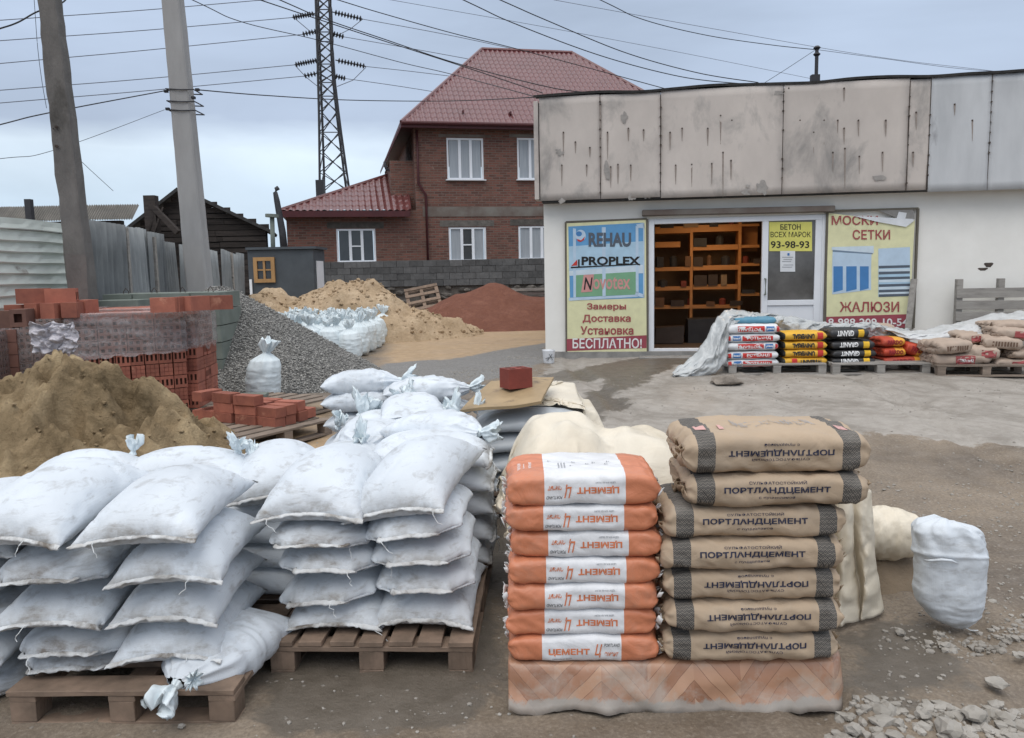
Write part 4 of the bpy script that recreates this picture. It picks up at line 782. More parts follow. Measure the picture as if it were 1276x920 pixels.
for i, (dx, up, rz) in enumerate(ob):
    H = .103 if i < 6 else .118; sk = PaperSack(.552, .36, H, 11+i, bulge=.006 if i < 6 else .014, wr=.0036, exp=.36)
    t = thing('cement_sack', labO[i], 'cement sack', (XO+dx, YO+.006*math.sin(i*2), base_z+.0985*i), rad(rz), gO)
    put('paper_sack', sk.mesh('paper_sack', M['orange_sack_r' if up else 'orange_sack']), t)
    pr = Print(lambda u, v, l, sk=sk: sk(u, v, .0020+l)); k = 1.0
    def T_(s, x0, x1, y0, y1, m, **kw):
        if up: pr.text(s, x0, x1, y0, y1, m, **kw)
        else: pr.text(s, -x1, -x0, -y1, -y0, m, flip=True, **kw)
    T_('ЦЕМЕНТ', -.128 if up else -.128, .022, -.020, .008 if True else 0, M['ink_orange'], bold=.035)
    T_('ЦЕМ II/А-Ш 32,5Н', -.115, -.045, -.034, -.028, M['ink_grey'], ny=1)
    T_('PORTLAND', .074, .132, .015, .026, M['ink_black'], shear=.3, bold=.0)
    T_('Ц', .040, .068, -.026, .024, M['ink_orange'], shear=.35, bold=.02)
    T_('емент', .076, .127, -.022, -.006, M['ink_orange'], shear=.35, bold=.015)
    if i == 6: # printed blocks on the upper face
        s0 = .11
        for a in range(3):
            for b_ in range(11): pr.rect(-.085+a*.011+(.0015 if b_ % 3 else 0), -.079+a*.011, s0+.012+b_*.006, s0+.016+b_*.006, M['ink_grey'])
        for a, b_, w in ((-.04, .03, .02), (-.03, .08, .03), (.02, .06, .02), (.045, .075, .015), (.09, .05, .018), (.10, .085, .012), (-.12, .10, .02), (-.07, .11, .012)): 
            pr.rect(a, a+.004, s0+b_, s0+b_+w, M['ink_grey']); pr.rect(a+.008, a+.011, s0+b_+.004, s0+b_+w*.8, M['ink_grey'])
        for a, (w, l) in enumerate(((.014, .09), (.007, .07), (.012, .10))): 
            V, F = text_arrays('ПОРТЛАНДЦЕМЕНТ' if a != 1 else 'общестроительный', .02, 0, 6, 2); x0 = -.235+a*.021
            pr._add(x0+w*(1-V[:, 1]), s0+.02+l*V[:, 0], F, M['ink_white'], 0)
    pr.build('print', t)
    for sg in (-1, 1): end_fold(t, sk, sg, M['ink_white'], 40+i*2+sg)
gK = 'brown kraft paper cement sacks in one stack'
kb = [(.852, .635, 0, 0, .2), (.862, .635, 0, 0, -.5), (.852, .64, 0, 0, .3), (.850, .65, 1, .002, -.5), (.858, .648, 1, 0, .4), (.932, .64, 1, 0, -.4), (.930, .655, 0, 0, 1.0)]
labK = ['brown paper cement sack at the bottom of its stack, print upside down', 'brown paper cement sack second from the bottom, print upside down', 'brown paper cement sack third from the bottom, print upside down', 'brown paper cement sack in the middle, scuffed at the left of its print', 'brown paper cement sack third from the top, folded crease at its left', 'brown paper cement sack second from the top, jutting out to the right', 'brown paper cement sack on top of its stack with creased upper face']
for i, (x, L, up, dy, rz) in enumerate(kb):
    H = .121 if i < 6 else .145; sk = PaperSack(L, .40, H, 71+i*3, bulge=.006 if i < 6 else .03, wr=.0056, exp=.46)
    t = thing('cement_sack', labK[i], 'cement sack', (x, 3.06+.008*math.cos(i*3), base_z+.002+.1165*i), rad(rz), gK)
    put('paper_sack', sk.mesh('paper_sack', M['kraft']), t); pr = Print(lambda u, v, l, sk=sk: sk(u, v, .0026+l))
    def T_(s, x0, x1, y0, y1, m, **kw):
        if up: pr.text(s, x0, x1, y0, y1, m, **kw)
        else: pr.text(s, -x1, -x0, -y1, -y0, m, flip=True, **kw)
    o = .01 if up else -.012
    T_('ПОРТЛАНДЦЕМЕНТ', -.192, .178, -.013+o, .011+o, M['ink_navy'], bold=.03)
    T_('СУЛЬФАТОСТОЙКИЙ', -.105, .095, .019+o, .030+o, M['ink_navy'], bold=.006, ny=2)
    T_('с пуццоланой', -.07, .055, -.032+o, -.021+o, M['ink_navy'], bold=.004, ny=2)
    if i == 6:
        s0 = .125; rs = np.random.RandomState(3)
        for a in range(36):
            u = -.13+a*.0085
            if a % 9 == 8: continue
            l0 = rs.uniform(.02, .055); pr.rect(u, u+.003, s0+l0, s0+l0+rs.uniform(.04, .10), M['ink_grey'])
        pr.rect(-.19, -.172, s0+.01, s0+.06, M['ink_pink']); pr.rect(.235, .27, s0+.0, s0+.06, M['ink_pink']); pr.rect(-.275, -.235, s0+.02, s0+.07, M['ink_pink'])
    pr.build('print', t)
    for sg in (-1, 1): end_fold(t, sk, sg, M['kraft_plain'] if 'kraft_plain' in M else M.setdefault('kraft_plain', pm('plain_kraft_paper', (.42, .32, .22), (.34, .26, .18), 8, .8, .4)), 90+i*2+sg)
# pallet under them and the printed vinyl sheet hung over its front
pallet((.60, 3.34, G(.6, 3.3)-.004), 0, 'wooden pallet hidden by a parquet-print vinyl sheet under the two cement stacks', W=1.2, D=.8, mat=M['wood_wet'], across='x')
def vinyl_material():
    m, nt, b = newmat('parquet_print_vinyl'); T = NT(nt); tc = T.n('TexCoord'); sep = T.n('SeparateXYZ'); T.l(tc.outputs['UV'], sep.inputs[0]); x, z = sep.outputs[0], sep.outputs[1]; v = T.coords(False)
    # herringbone: columns .17 wide, strips slanting up in one and down in the next
    px = T.math('PINGPONG', x, .17); w = T.math('ADD', z, px); st = T.math('FLOOR', T.math('DIVIDE', w, .055)); cn = T.math('FLOOR', T.math('DIVIDE', x, .17))
    cb = T.n('CombineXYZ'); T.l(st, cb.inputs[0]); T.l(cn, cb.inputs[1]); wn_ = T.n('TexWhiteNoise'); T.l(cb.outputs[0], wn_.inputs[0])
    col = T.ramp(wn_.outputs[0], [(0, (.27, .135, .08)), (.5, (.36, .19, .115)), (1, (.44, .26, .165))]); fr = T.math('FRACT', T.math('DIVIDE', w, .055)); col = T.mix(T.math('LESS_THAN', fr, .05), col, (.20, .10, .06))
    col = T.mix(T.ramp(T.noise(v, 5, 8, .7, .5), [(.48, 0.), (.66, .6)]), col, (.42, .38, .33))
    low = T.ramp(T.math('ADD', z, T.math('MULTIPLY', T.math('SUBTRACT', T.noise(v, 14, 8, .75), .5), .10)), [(.036, 1.), (.046, 0.)]); col = T.mix(T.math('MULTIPLY', low, .8), col, (.33, .315, .285))
    T.l(col, b.inputs['Base Color']); b.inputs['Roughness'].default_value = .35; b.inputs['Specular IOR Level'].default_value = .5; T.bump(b, T.noise(v, 8, 6, .6), .35, .01); return m
M['vinyl'] = vinyl_material()
def vinyl():
    nx, nz_ = 120, 26; u = np.linspace(0, 1.235, nx); w = np.linspace(0, .56, nz_); U, W = np.meshgrid(u, w, indexing='ij')
    drop = .168; x = -.035+U; front = 2.905-.012*np.sin(U*5)+.01*fbm(U*3, W*2, 5, 3)
    fold = np.clip((W-drop)/.03, 0, 1); sw = np.where(W < drop, 1-W/drop, 0)
    bend = .034*sw**1.3*(1+.5*fbm(U*4, U*0+2, 3, 3))+.005*fbm(U*12, W*14, 7, 3)+.018*np.abs(fbm(U*5+W*7, W*5-U*2, 17, 3))*np.clip(sw*3, 0, 1)+.012*np.abs(np.sin(U*17+3*W+2*fbm(U*3, U*0, 2, 2)))*sw
    y = front-bend*1.0+np.where(W > drop, W-drop, 0); z = np.where(W < drop, W+.004+.012*fbm(U*11, U*0, 9, 5)*sw-.010*U*sw, .172)
    z = z+(U-.3)*-.012*sw; zz = np.minimum(z, .172)-.0015*(W > drop)
    right = np.clip((U-1.19)/.045, 0, 1); y = y+right**2*.05
    me = grid_mesh('vinyl_sheet', np.stack([x, y, zz], -1), M['vinyl']); uv = me.uv_layers.new(name='UVMap'); li = np.empty(len(me.loops), np.int32); me.loops.foreach_get('vertex_index', li)
    uvs = np.stack([U.ravel(), W.ravel()], -1)[li]; uv.data.foreach_set('uv', uvs.ravel().astype(np.float32)); o = put('vinyl_sheet', me); s = o.modifiers.new('thick', 'SOLIDIFY'); s.thickness = .0022; s.offset = 1
    tag(o, 'wrinkled herringbone parquet-print vinyl sheet hanging over the front of the cement pallet', 'vinyl sheet')
vinyl()
shift_new(_b, -.0, -.085, rad(-1.5), (0, 2.9))

# ================================================================ COVERED MOUND AND DRAPED SHEETS
def drape(name, x0, x1, y0, y1, hf, mat, n=(70, 60), steps=90, seed=0, drop=.2, thick=.003, slack=1.0, lift_edge=None, pin=None, wr=.35):
    nx, ny = n; U, V = np.meshgrid(np.linspace(x0, x1, nx), np.linspace(y0, y1, ny), indexing='ij'); P = np.stack([U, V, hf(U, V)+drop+fbm(U*4, V*4, seed, 3)*.02], -1); dx = (x1-x0)/(nx-1)*slack; dy = (y1-y0)/(ny-1)*slack; dd = math.hypot(dx, dy)
    rest = 1+.04*fbm(U*3, V*3, seed+2, 3); vel = np.zeros_like(P)
    def con(A, B, r, st=1.0):
        d = B-A; l = np.sqrt((d*d).sum(-1, keepdims=True))+1e-9; e = (l-r)/l; e = np.where(e > 0, .5*e, .5*e*wr)*st; q = d*e; A += q; B -= q
    for it in range(steps):
        vel *= .93; vel[..., 2] -= .0018; Pp = P.copy(); P = P+vel
        for _ in range(6):
            for k in (0, 1):
                m = (nx-k)//2; con(P[k:k+2*m-1:2], P[k+1:k+2*m:2], dx)
                m = (ny-k)//2; con(P[:, k:k+2*m-1:2], P[:, k+1:k+2*m:2], dy)
                m = (nx-k)//2; con(P[k:k+2*m-1:2, :-1], P[k+1:k+2*m:2, 1:], dd, .5); con(P[k:k+2*m-1:2, 1:], P[k+1:k+2*m:2, :-1], dd, .5)
            h = hf(P[..., 0], P[..., 1]); c = P[..., 2] < h+.006; P[..., 2] = np.where(c, h+.006, P[..., 2])
            if pin is not None: pin(P)
        fr = c[..., None]*np.array([.6, .6, 0]); P = P-(P-Pp)*fr; vel = P-Pp
    o = put(name, grid_mesh(name, P, mat)); s = o.modifiers.new('thick', 'SOLIDIFY'); s.thickness = thick; s.offset = 0; ss = o.modifiers.new('smooth', 'SUBSURF'); ss.levels = 1; ss.render_levels = 1
    return o
def sbox(X, Y, cx, cy, w, d, h, k=.05, rz=0.0):
    c, s = math.cos(rz), math.sin(rz); u = (X-cx)*c+(Y-cy)*s; v = -(X-cx)*s+(Y-cy)*c; q = np.minimum(w/2-np.abs(u), d/2-np.abs(v)); return h*np.clip(q/k+.5, 0, 1)
# grey sacks under cream sheet, plywood and brick
DX, DY = .13, 5.68
gzD = float(gz(DX, DY-.4)); pallet((DX, DY, gzD), rad(2), 'dark wet pallet under the grey sacks that carry the plywood board', W=.9, D=1.1, mat=M['wood_wet'], across='x')
sack_kind('grey', mat=M['sackgrey'], W=.44, L=.82, H=.135, fill=1.0, seed=21, droop=.02, side=.03, nx=22, ny=36)
for r in range(4):
    for q, yy in enumerate((DY-.32, DY+.12)): 
        t = thing('grey_sack', 'smooth grey plastic sack, %s layer of the %s row under the plywood' % (OR[r] if r < 3 else 'topmost', ('front', 'rear')[q]), 'sack', (DX+.01*math.sin(r*3), yy, gzD+.15+.132*r), rad(90+2*math.sin(r+q)), 'smooth grey sacks under the plywood'); put('sack', SK['grey'][0], t)
topD = gzD+.15+.132*4-.03
def hD(X, Y): return np.maximum(sbox(X, Y, DX-.01, DY-.06, .80, .84, 1, .10)*(topD-.02+.15*(Y-5.2)), np.maximum(sbox(X, Y, DX+.27, DY+.05, .62, .8, .64, .26), ground_z(X, Y)))
o = drape('plastic_sheet', DX-.42, DX+.95, DY-.55, DY+.65, hD, M['film_cream'], (60, 50), 60, 3, drop=.05)
tag(o, 'cream plastic sheet spread over the grey sacks and sticking out right of the plywood', 'plastic sheet')
def plywood():
    c = [atY(573, 514, 5.08), atY(674, 503, 5.12), atY(690, 471, 5.75), atY(612, 476, 5.70)]; c = [q+np.array([0, 0, .012]) for q in c]
    zt = [float(p[2]) for p in c]; n = 14; P = []
    def q(u, v): return (1-u)*(1-v)*c[0]+u*(1-v)*c[1]+u*v*c[2]+(1-u)*v*c[3]
    me = grid_mesh('plywood_board', [[q(i/n, j/n)+np.array([0, 0, .006*math.sin(i*.5+j*.3)]) for j in range(n+1)] for i in range(n+1)], M['ply'], False)
    o = put('plywood_board', me); s = o.modifiers.new('t', 'SOLIDIFY'); s.thickness = .02; s.offset = -1 ; tag(o, 'stained plywood board laid flat over the grey sacks with a brick on it', 'board'); return q
plyq = plywood()
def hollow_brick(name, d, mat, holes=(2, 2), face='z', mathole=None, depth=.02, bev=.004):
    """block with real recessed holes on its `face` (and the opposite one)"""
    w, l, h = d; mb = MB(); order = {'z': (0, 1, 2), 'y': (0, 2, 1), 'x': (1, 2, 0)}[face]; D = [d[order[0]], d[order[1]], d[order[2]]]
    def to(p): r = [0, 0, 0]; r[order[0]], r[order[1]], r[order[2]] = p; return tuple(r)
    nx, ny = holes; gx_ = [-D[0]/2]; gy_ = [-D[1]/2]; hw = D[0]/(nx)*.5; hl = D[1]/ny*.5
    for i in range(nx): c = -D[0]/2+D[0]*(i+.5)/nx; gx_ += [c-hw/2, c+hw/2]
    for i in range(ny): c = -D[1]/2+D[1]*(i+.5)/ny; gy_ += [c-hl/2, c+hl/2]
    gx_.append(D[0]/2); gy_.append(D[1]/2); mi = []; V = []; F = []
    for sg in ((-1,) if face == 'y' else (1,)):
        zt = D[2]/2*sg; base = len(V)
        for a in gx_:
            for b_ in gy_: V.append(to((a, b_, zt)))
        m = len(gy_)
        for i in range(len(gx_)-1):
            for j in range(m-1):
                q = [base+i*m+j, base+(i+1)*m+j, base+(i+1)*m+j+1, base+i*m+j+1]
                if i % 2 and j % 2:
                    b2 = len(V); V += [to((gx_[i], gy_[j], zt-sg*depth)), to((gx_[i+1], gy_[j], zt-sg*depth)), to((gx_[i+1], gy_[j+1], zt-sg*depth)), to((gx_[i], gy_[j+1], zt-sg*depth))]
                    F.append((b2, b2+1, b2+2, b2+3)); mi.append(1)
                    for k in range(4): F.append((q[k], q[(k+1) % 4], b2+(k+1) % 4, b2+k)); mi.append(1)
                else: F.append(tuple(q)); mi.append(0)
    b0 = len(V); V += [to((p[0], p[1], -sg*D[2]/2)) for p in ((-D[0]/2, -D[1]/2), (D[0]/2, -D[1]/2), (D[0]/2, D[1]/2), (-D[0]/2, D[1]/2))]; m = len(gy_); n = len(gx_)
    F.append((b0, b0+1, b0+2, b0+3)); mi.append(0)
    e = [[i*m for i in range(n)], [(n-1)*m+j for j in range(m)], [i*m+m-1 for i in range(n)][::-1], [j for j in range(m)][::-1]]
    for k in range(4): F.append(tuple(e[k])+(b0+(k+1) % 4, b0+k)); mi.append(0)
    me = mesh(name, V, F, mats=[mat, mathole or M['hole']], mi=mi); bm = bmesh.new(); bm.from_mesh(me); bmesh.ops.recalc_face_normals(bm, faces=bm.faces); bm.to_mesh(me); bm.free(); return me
t = tag(put('brick', hollow_brick('brick', (.18, .14, .135), M['brickred_dark'] if 'brickred_dark' in M else M.setdefault('brickred_dark', pm('dark_red_brick', (.24, .055, .04), (.17, .042, .032), 6, .8, .4)), (2, 2), 'z'), None, plyq(.52, .62)+np.array([0, 0, .072]), rad(28)), 'single dark red hollow brick standing on the plywood board', 'brick')
# cream sheet mound behind the cement stacks
def dome(X, Y, cx, cy, rx, ry, h): return h*np.clip(1-(np.abs((X-cx)/rx)**3.2+np.abs((Y-cy)/ry)**3.2), 0, 1)**.45+.07*np.abs(fbm(X*3.2, Y*3.2, 4, 3))-.03
def hE(X, Y):
    g = ground_z(X, Y); a = dome(X, Y, .24, 4.0, .33, .42, .87); a = np.maximum(a, dome(X, Y, .58, 4.02, .48, .40, .77)); a = np.maximum(a, sbox(X, Y, 1.25, 3.8, .60, .52, .60, .16, .1)); return np.maximum(a, g)
for i, (x, z) in enumerate(((.30, 0), (.30, .13), (.30, .26), (.30, .39), (.88, 0), (.88, .13), (.88, .26))):
    t = thing('grey_sack', 'grey sack hidden under the cream sheet, %s of the %s pile' % ({0: 'bottom', .13: 'second', .26: 'third', .39: 'top'}[z], 'left' if x < .5 else 'right'), 'sack', (x, 4.02, .15+z), rad(90), 'grey sacks under the cream sheet'); put('sack', SK['grey'][0], t, scale=(1, .62, 1))
pallet((.62, 4.03, G(.6, 4.0)), 0, 'pallet hidden under the cream sheet behind the cement stacks', W=1.2, D=.8, mat=M['wood_wet'], across='x')
o = drape('plastic_sheet', -.30, 1.66, 3.36, 4.62, hE, M['film_cream'], (120, 90), 110, 12, drop=.08, slack=1.2, wr=.95)
tag(o, 'crumpled cream plastic sheet humped up behind the orange cement stack', 'plastic sheet')
def hanging(name, pts, label, mat, folds=7, amp=.035, seed=0):
    """sheet hanging from a top line to a lower line: pts = (top xyz, bottom xyz) columns"""
    nu, nv = 90, 50; tp = np.array([p[0] for p in pts]); bt = np.array([p[1] for p in pts]); k = np.linspace(0, len(pts)-1, nu)
    T_ = np.stack([np.interp(k, range(len(pts)), tp[:, i]) for i in range(3)], -1); B_ = np.stack([np.interp(k, range(len(pts)), bt[:, i]) for i in range(3)], -1)
    v = np.linspace(0, 1, nv)[None, :, None]; P = T_[:, None]*(1-v)+B_[:, None]*v; u = np.linspace(0, 1, nu)[:, None]; vv = v[..., 0]
    ph = u*folds*2*math.pi+2*fbm(u*3, vv*.7, seed, 3); f = np.abs(np.sin(ph/2))*1.6-.8; f = f*(1-.25*vv)+.3*fbm(u*9, vv*5, seed+1, 4); P[..., 1] -= amp*f*(.25+.75*np.sin(np.clip(vv*1.3, 0, 1)*math.pi*.5)); P[..., 0] += amp*.5*np.cos(ph)*vv
    P[..., 2] += .012*fbm(u*14, vv*3, seed+3, 3)*vv
    o = put(name, grid_mesh(name, P, mat)); s = o.modifiers.new('t', 'SOLIDIFY'); s.thickness = .003; return tag(o, label, 'plastic sheet')
hanging('plastic_sheet', [((1.12, 3.42, .62), (1.14, 3.40, .10)), ((1.30, 3.40, .66), (1.28, 3.40, .05)), ((1.46, 3.46, .66), (1.48, 3.46, .02)), ((1.60, 3.52, .60), (1.66, 3.52, .02)), ((1.64, 3.72, .58), (1.70, 3.74, .06))], 'cream plastic sheet hanging in long folds right of the brown cement sacks', M['film_cream'], 5, .085, 4)
def roll_sheet():
    nu, nv = 60, 44; u = np.linspace(0, 1, nu); th = np.linspace(-2.6, 2.9, nv); U, T_ = np.meshgrid(u, th, indexing='ij')
    a = atY(1062, 660, 3.95); b_ = atY(1152, 668, 3.90); R = np.interp(u, [0, .5, .85, 1], [.15, .15, .125, .075])[:, None]; c = a+(b_-a)*U[..., None]
    r = R*(1+.10*fbm(U*5, T_*1.2, 8, 4)); P = np.stack([c[..., 0], c[..., 1]-r*np.cos(T_)*.8, c[..., 2]+r*np.sin(T_)*.85], -1)
    tail = np.clip((-T_-1.2)/1.4, 0, 1); P[..., 2] -= tail*.10*(1-U*.6); P[..., 1] += tail*.12
    o = put('plastic_sheet', grid_mesh('plastic_sheet', P, M['film_cream'])); s = o.modifiers.new('t', 'SOLIDIFY'); s.thickness = .003; tag(o, 'loosely rolled end of cream sheet lying between the hanging folds and the white sack', 'plastic sheet')
roll_sheet()
# mound of soil under the rolled end
heap('soil_mound', 'low crumbly mound of sandy soil under the rolled cream sheet', [(1.85, 4.25, .34, .62, .55, 0, 1.2)], (1.1, 2.7, 3.6, 5.0), .03, M['olive'] if False else pm('sandy_soil', (.26, .20, .14), (.17, .13, .09), 5, .95, .9, .02, bscale=30), (.03, 3), (.012, 14), 'soil heap')
# standing white sack at right
def standing_sack():
    c = ground(1184, 781)-np.array([0, 0, .012]); nth = 90; nz = 80; th = np.linspace(0, 2*math.pi, nth+1)[:-1]; s = np.linspace(0, 1, nz); S, T_ = np.meshgrid(s, th, indexing='ij'); H = .50
    hw = np.interp(s, [0, .03, .12, .25, .4, .6, .8, .9, .96, 1], [.006, .045, .105, .138, .152, .154, .150, .142, .120, .05])[:, None]; hd = hw*.72
    off = np.interp(s, [0, .12, .3, .6, 1], [.05, .02, .002, 0, -.012])[:, None]
    x = hw*np.cos(T_)*1.0; x = np.sign(x)*np.abs(x/ hw)**.85*hw+off; y = hd*np.sign(np.sin(T_))*np.abs(np.sin(T_))**.8; low = np.clip(1-S/.55, 0, 1)
    cre = .0045*np.sin(S*95+4*fbm(T_*1.0, S*4, 3, 3))*low*np.clip(fbm(T_*1.3, S*9, 8, 3)+.45, 0, 1)+.006*fbm(np.cos(T_)*2, S*6, 5, 4)
    topf = np.clip((S-.66)/.3, 0, 1); fold = topf*(.020*np.abs(np.sin(T_*3.5+S*9+.6))-.012+.012*fbm(np.cos(T_)*3+2, S*9, 6, 3)); k = (1+(cre+fold)/.13); x = (x-off)*k+off; y = y*k
    flap = .018*np.exp(-((S-.70-.035*np.cos(T_+2.2))/.018)**2)*(np.cos(T_+2.5) > -.2); y = y*(1+flap*4); x = (x-off)*(1+flap*3)+off
    z = H*S+.022*topf*np.cos(T_-.4)*-1+.012*topf*fbm(np.cos(T_)*2, np.sin(T_)*2, 9, 3); P = np.stack([x, y, z], -1); l = P[-1]; P = np.concatenate([P, [l.mean(0)+(l-l.mean(0))*.02]])
    t = thing('standing_sack', 'plump white woven sack standing alone on its bottom corner at right', 'sack', c, rad(0), rot=(rad(-2), rad(-1.5), 0)); o = put('sack', fast_mesh('woven_sack', P.reshape(-1, 3), _wrapq(nz+1, nth), M['sack'], True), t)
    MB().tube([(.052, -.02, .015), (.075, -.03, .004), (.105, -.035, .004)], .0025, 5).build('thread', M['thread'], t)
    m = MB(); e = [(-.150, -.07, .345), (-.135, -.10, .352), (-.10, -.118, .360), (-.06, -.122, .356), (-.03, -.12, .340)]; m.tube(e, [.003, .006, .007, .006, .003], 6).build('folded_mouth', M['sack'], t, True)
standing_sack()
# ================================================================ BRICK PALLETS
# a cubic yard-fresh stack: hollow bricks on edge, facing holes in every other course
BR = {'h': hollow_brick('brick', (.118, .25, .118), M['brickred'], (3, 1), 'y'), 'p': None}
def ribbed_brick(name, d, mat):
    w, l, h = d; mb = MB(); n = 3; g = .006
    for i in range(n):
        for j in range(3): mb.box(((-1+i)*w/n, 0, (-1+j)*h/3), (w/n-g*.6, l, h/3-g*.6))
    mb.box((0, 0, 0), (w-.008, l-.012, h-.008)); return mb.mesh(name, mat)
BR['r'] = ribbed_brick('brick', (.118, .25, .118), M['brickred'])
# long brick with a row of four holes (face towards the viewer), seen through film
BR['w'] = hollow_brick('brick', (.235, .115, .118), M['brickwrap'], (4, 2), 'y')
def brick_cube(loc, rz, label, nx, ny, rows, wrapped_from, group='pallets of red hollow bricks'):
    t = thing('brick_pallet', label, 'brick stack', loc, rz, group); z = .15; W = nx*.125; D = ny*.125
    for i in range(5): put('deck_board', bmesh_of('deck_board', (.11, D, .02), M['wood_old'], i % 3), t, (-W/2+.06+(W-.12)*i/4, 0, .135))
    for u in (-1, 0, 1):
        for v in (-1, 0, 1): put('block', bmesh_of('block', (.10, .09, .10), M['wood_old'], 0), t, (u*(W/2-.06), v*(D/2-.05), .07))
    for r in range(rows):
        kind = 'w' if r >= wrapped_from else ('h' if r % 2 == 0 else 'r')
        if kind == 'w':
            zz = z+.06+r*.123
            n = int(round(W/.243))
            for i in range(n): put('brick', BR['w'], t, (-W/2+.122+i*.243, -D/2+.06, zz), rz=random.uniform(-.02, .02)); put('brick', BR['w'], t, (-W/2+.122+i*.243, D/2-.06, zz), math.pi)
            n = int(round((D-.24)/.243))
            for i in range(n): put('brick', BR['w'], t, (W/2-.06, -D/2+.24+i*.243, zz), rz=math.pi/2); put('brick', BR['w'], t, (-W/2+.06, -D/2+.24+i*.243, zz), rz=-math.pi/2)
        else:
            for i in range(nx):
                for q in (-1, 1): put('brick', BR[kind], t, (-W/2+.0625+i*.125, q*(D/2-.125)+random.uniform(-.006, .006), z+.06+r*.123), rz=(0 if q < 0 else math.pi)+random.uniform(-.03, .03))
            for j in range(2, ny-2):
                for q in (-1, 1): put('brick', BR[kind], t, (q*(W/2-.125)+random.uniform(-.006, .006), -D/2+.0625+j*.125, z+.06+r*.123), rz=q*math.pi/2+random.uniform(-.03, .03))
    top = z+rows*.123
    # closed top layer: bricks laid flat
    nt_ = int(round(W/.25)); nd = int(round(D/.125))
    for i in range(nt_):
        for j in range(nd): put('brick', bmesh_of('brick', (.243, .12, .065), M['brickred'], j % 2), t, (-W/2+.125+i*.25, -D/2+.0625+j*.125, top-.030+random.uniform(-.003, .003)))
    if wrapped_from < rows:
        z0 = z+wrapped_from*.123-.01; per = []
        cs = [(-W/2, -D/2), (W/2, -D/2), (W/2, D/2), (-W/2, D/2), (-W/2, -D/2)]
        for a, b in zip(cs[:-1], cs[1:]):
            for k in range(24): per.append((a[0]+(b[0]-a[0])*k/24, a[1]+(b[1]-a[1])*k/24))
        per = np.array(per); nz_ = 24; zz = np.linspace(z0-.03, top+.012, nz_); U, Z = np.meshgrid(np.arange(len(per)), zz, indexing='ij')
        n = per/np.maximum(np.abs(per[:, 0])/(W/2), np.abs(per[:, 1])/(D/2))[:, None]/np.array([W/2, D/2]); off = .010+.006*np.abs(fbm(U*.12, Z*24, 6, 4))+.004*np.sin(Z*60+U*.2)
        P = np.stack([per[:, 0][:, None]+np.sign(n[:, 0])[:, None]*(np.abs(n[:, 0]) > .98)[:, None]*off, per[:, 1][:, None]+np.sign(n[:, 1])[:, None]*(np.abs(n[:, 1]) > .98)[:, None]*off, Z], -1)
        P[:, -1, :2] *= .97; P[:, 0, 2] += .03*fbm(np.arange(len(per))*.3, np.zeros(len(per)), 4, 3)
        put('stretch_film', fast_mesh('stretch_film', P.reshape(-1, 3), np.concatenate([grid_q(len(per), nz_)]), M['film_wrap'], True), t)
    return t, top
def grid_q(a, b, wrap=True):
    idx = np.arange(a*b).reshape(a, b); idx = np.concatenate([idx, idx[:1]], 0) if wrap else idx; return np.stack([idx[:-1, :-1], idx[1:, :-1], idx[1:, 1:], idx[:-1, 1:]], -1).reshape(-1, 4)
def gpos(x, y): return (x, y, float(gz(x, y)))
c3 = ground(236, 528)  # near corner of the tall stack
def place_corner(px, py, W, D, rz, Y=None):
    c = ground(px, py); R = Matrix.Rotation(rz, 2); o = R@Vector((-W/2, D/2)); return (c[0]+o.x, c[1]+o.y, float(gz(c[0], c[1])))
brick_cube(place_corner(238, 532, 1.0, 1.125, rad(36)), rad(36), 'tall pallet of bricks, upper courses wrapped in film, beside the gravel heap', 8, 9, 8, 5)
brick_cube((-3.62, 8.15, float(gz(-3.6, 8.1))), rad(6), 'brick pallet behind the ochre sand with an open lower half and wrapped top', 8, 6, 8, 5)
brick_cube((-4.75, 8.2, float(gz(-4.7, 8))), rad(12), 'film-wrapped brick pallet between the two others, its top lighter red', 8, 6, 8, 2)
brick_cube((-5.35, 7.3, float(gz(-5.3, 7.3))), rad(14), 'film-wrapped brick pallet at the left edge with loose bricks on top', 9, 7, 7, 1)
# crumpled film hanging at the left pallets
def crumple(name, c, w, h, mat, seed, label, lean=.1, rz=0):
    U, V = np.meshgrid(np.linspace(-.5, .5, 40), np.linspace(0, 1, 34), indexing='ij'); wd = w*(.55+.45*np.sin(V*2.2+.5))
    P = np.stack([U*wd+.05*w*fbm(U*4, V*4, seed, 3), -.04*h+lean*V*0+.18*w*np.abs(fbm(U*4, V*4+3, seed+1, 4))*-1, V*h+.08*h*fbm(U*4, V*3, seed+2, 3)], -1)
    o = put(name, grid_mesh(name, P, mat), None, c, rz); s = o.modifiers.new('t', 'SOLIDIFY'); s.thickness = .002; return tag(o, label, 'plastic film')
crumple('torn_film', atY(72, 440, 6.62), .40, .25, M['film_torn'], 5, 'torn white stretch film bunched on the corner of the left brick pallet', rz=.15)
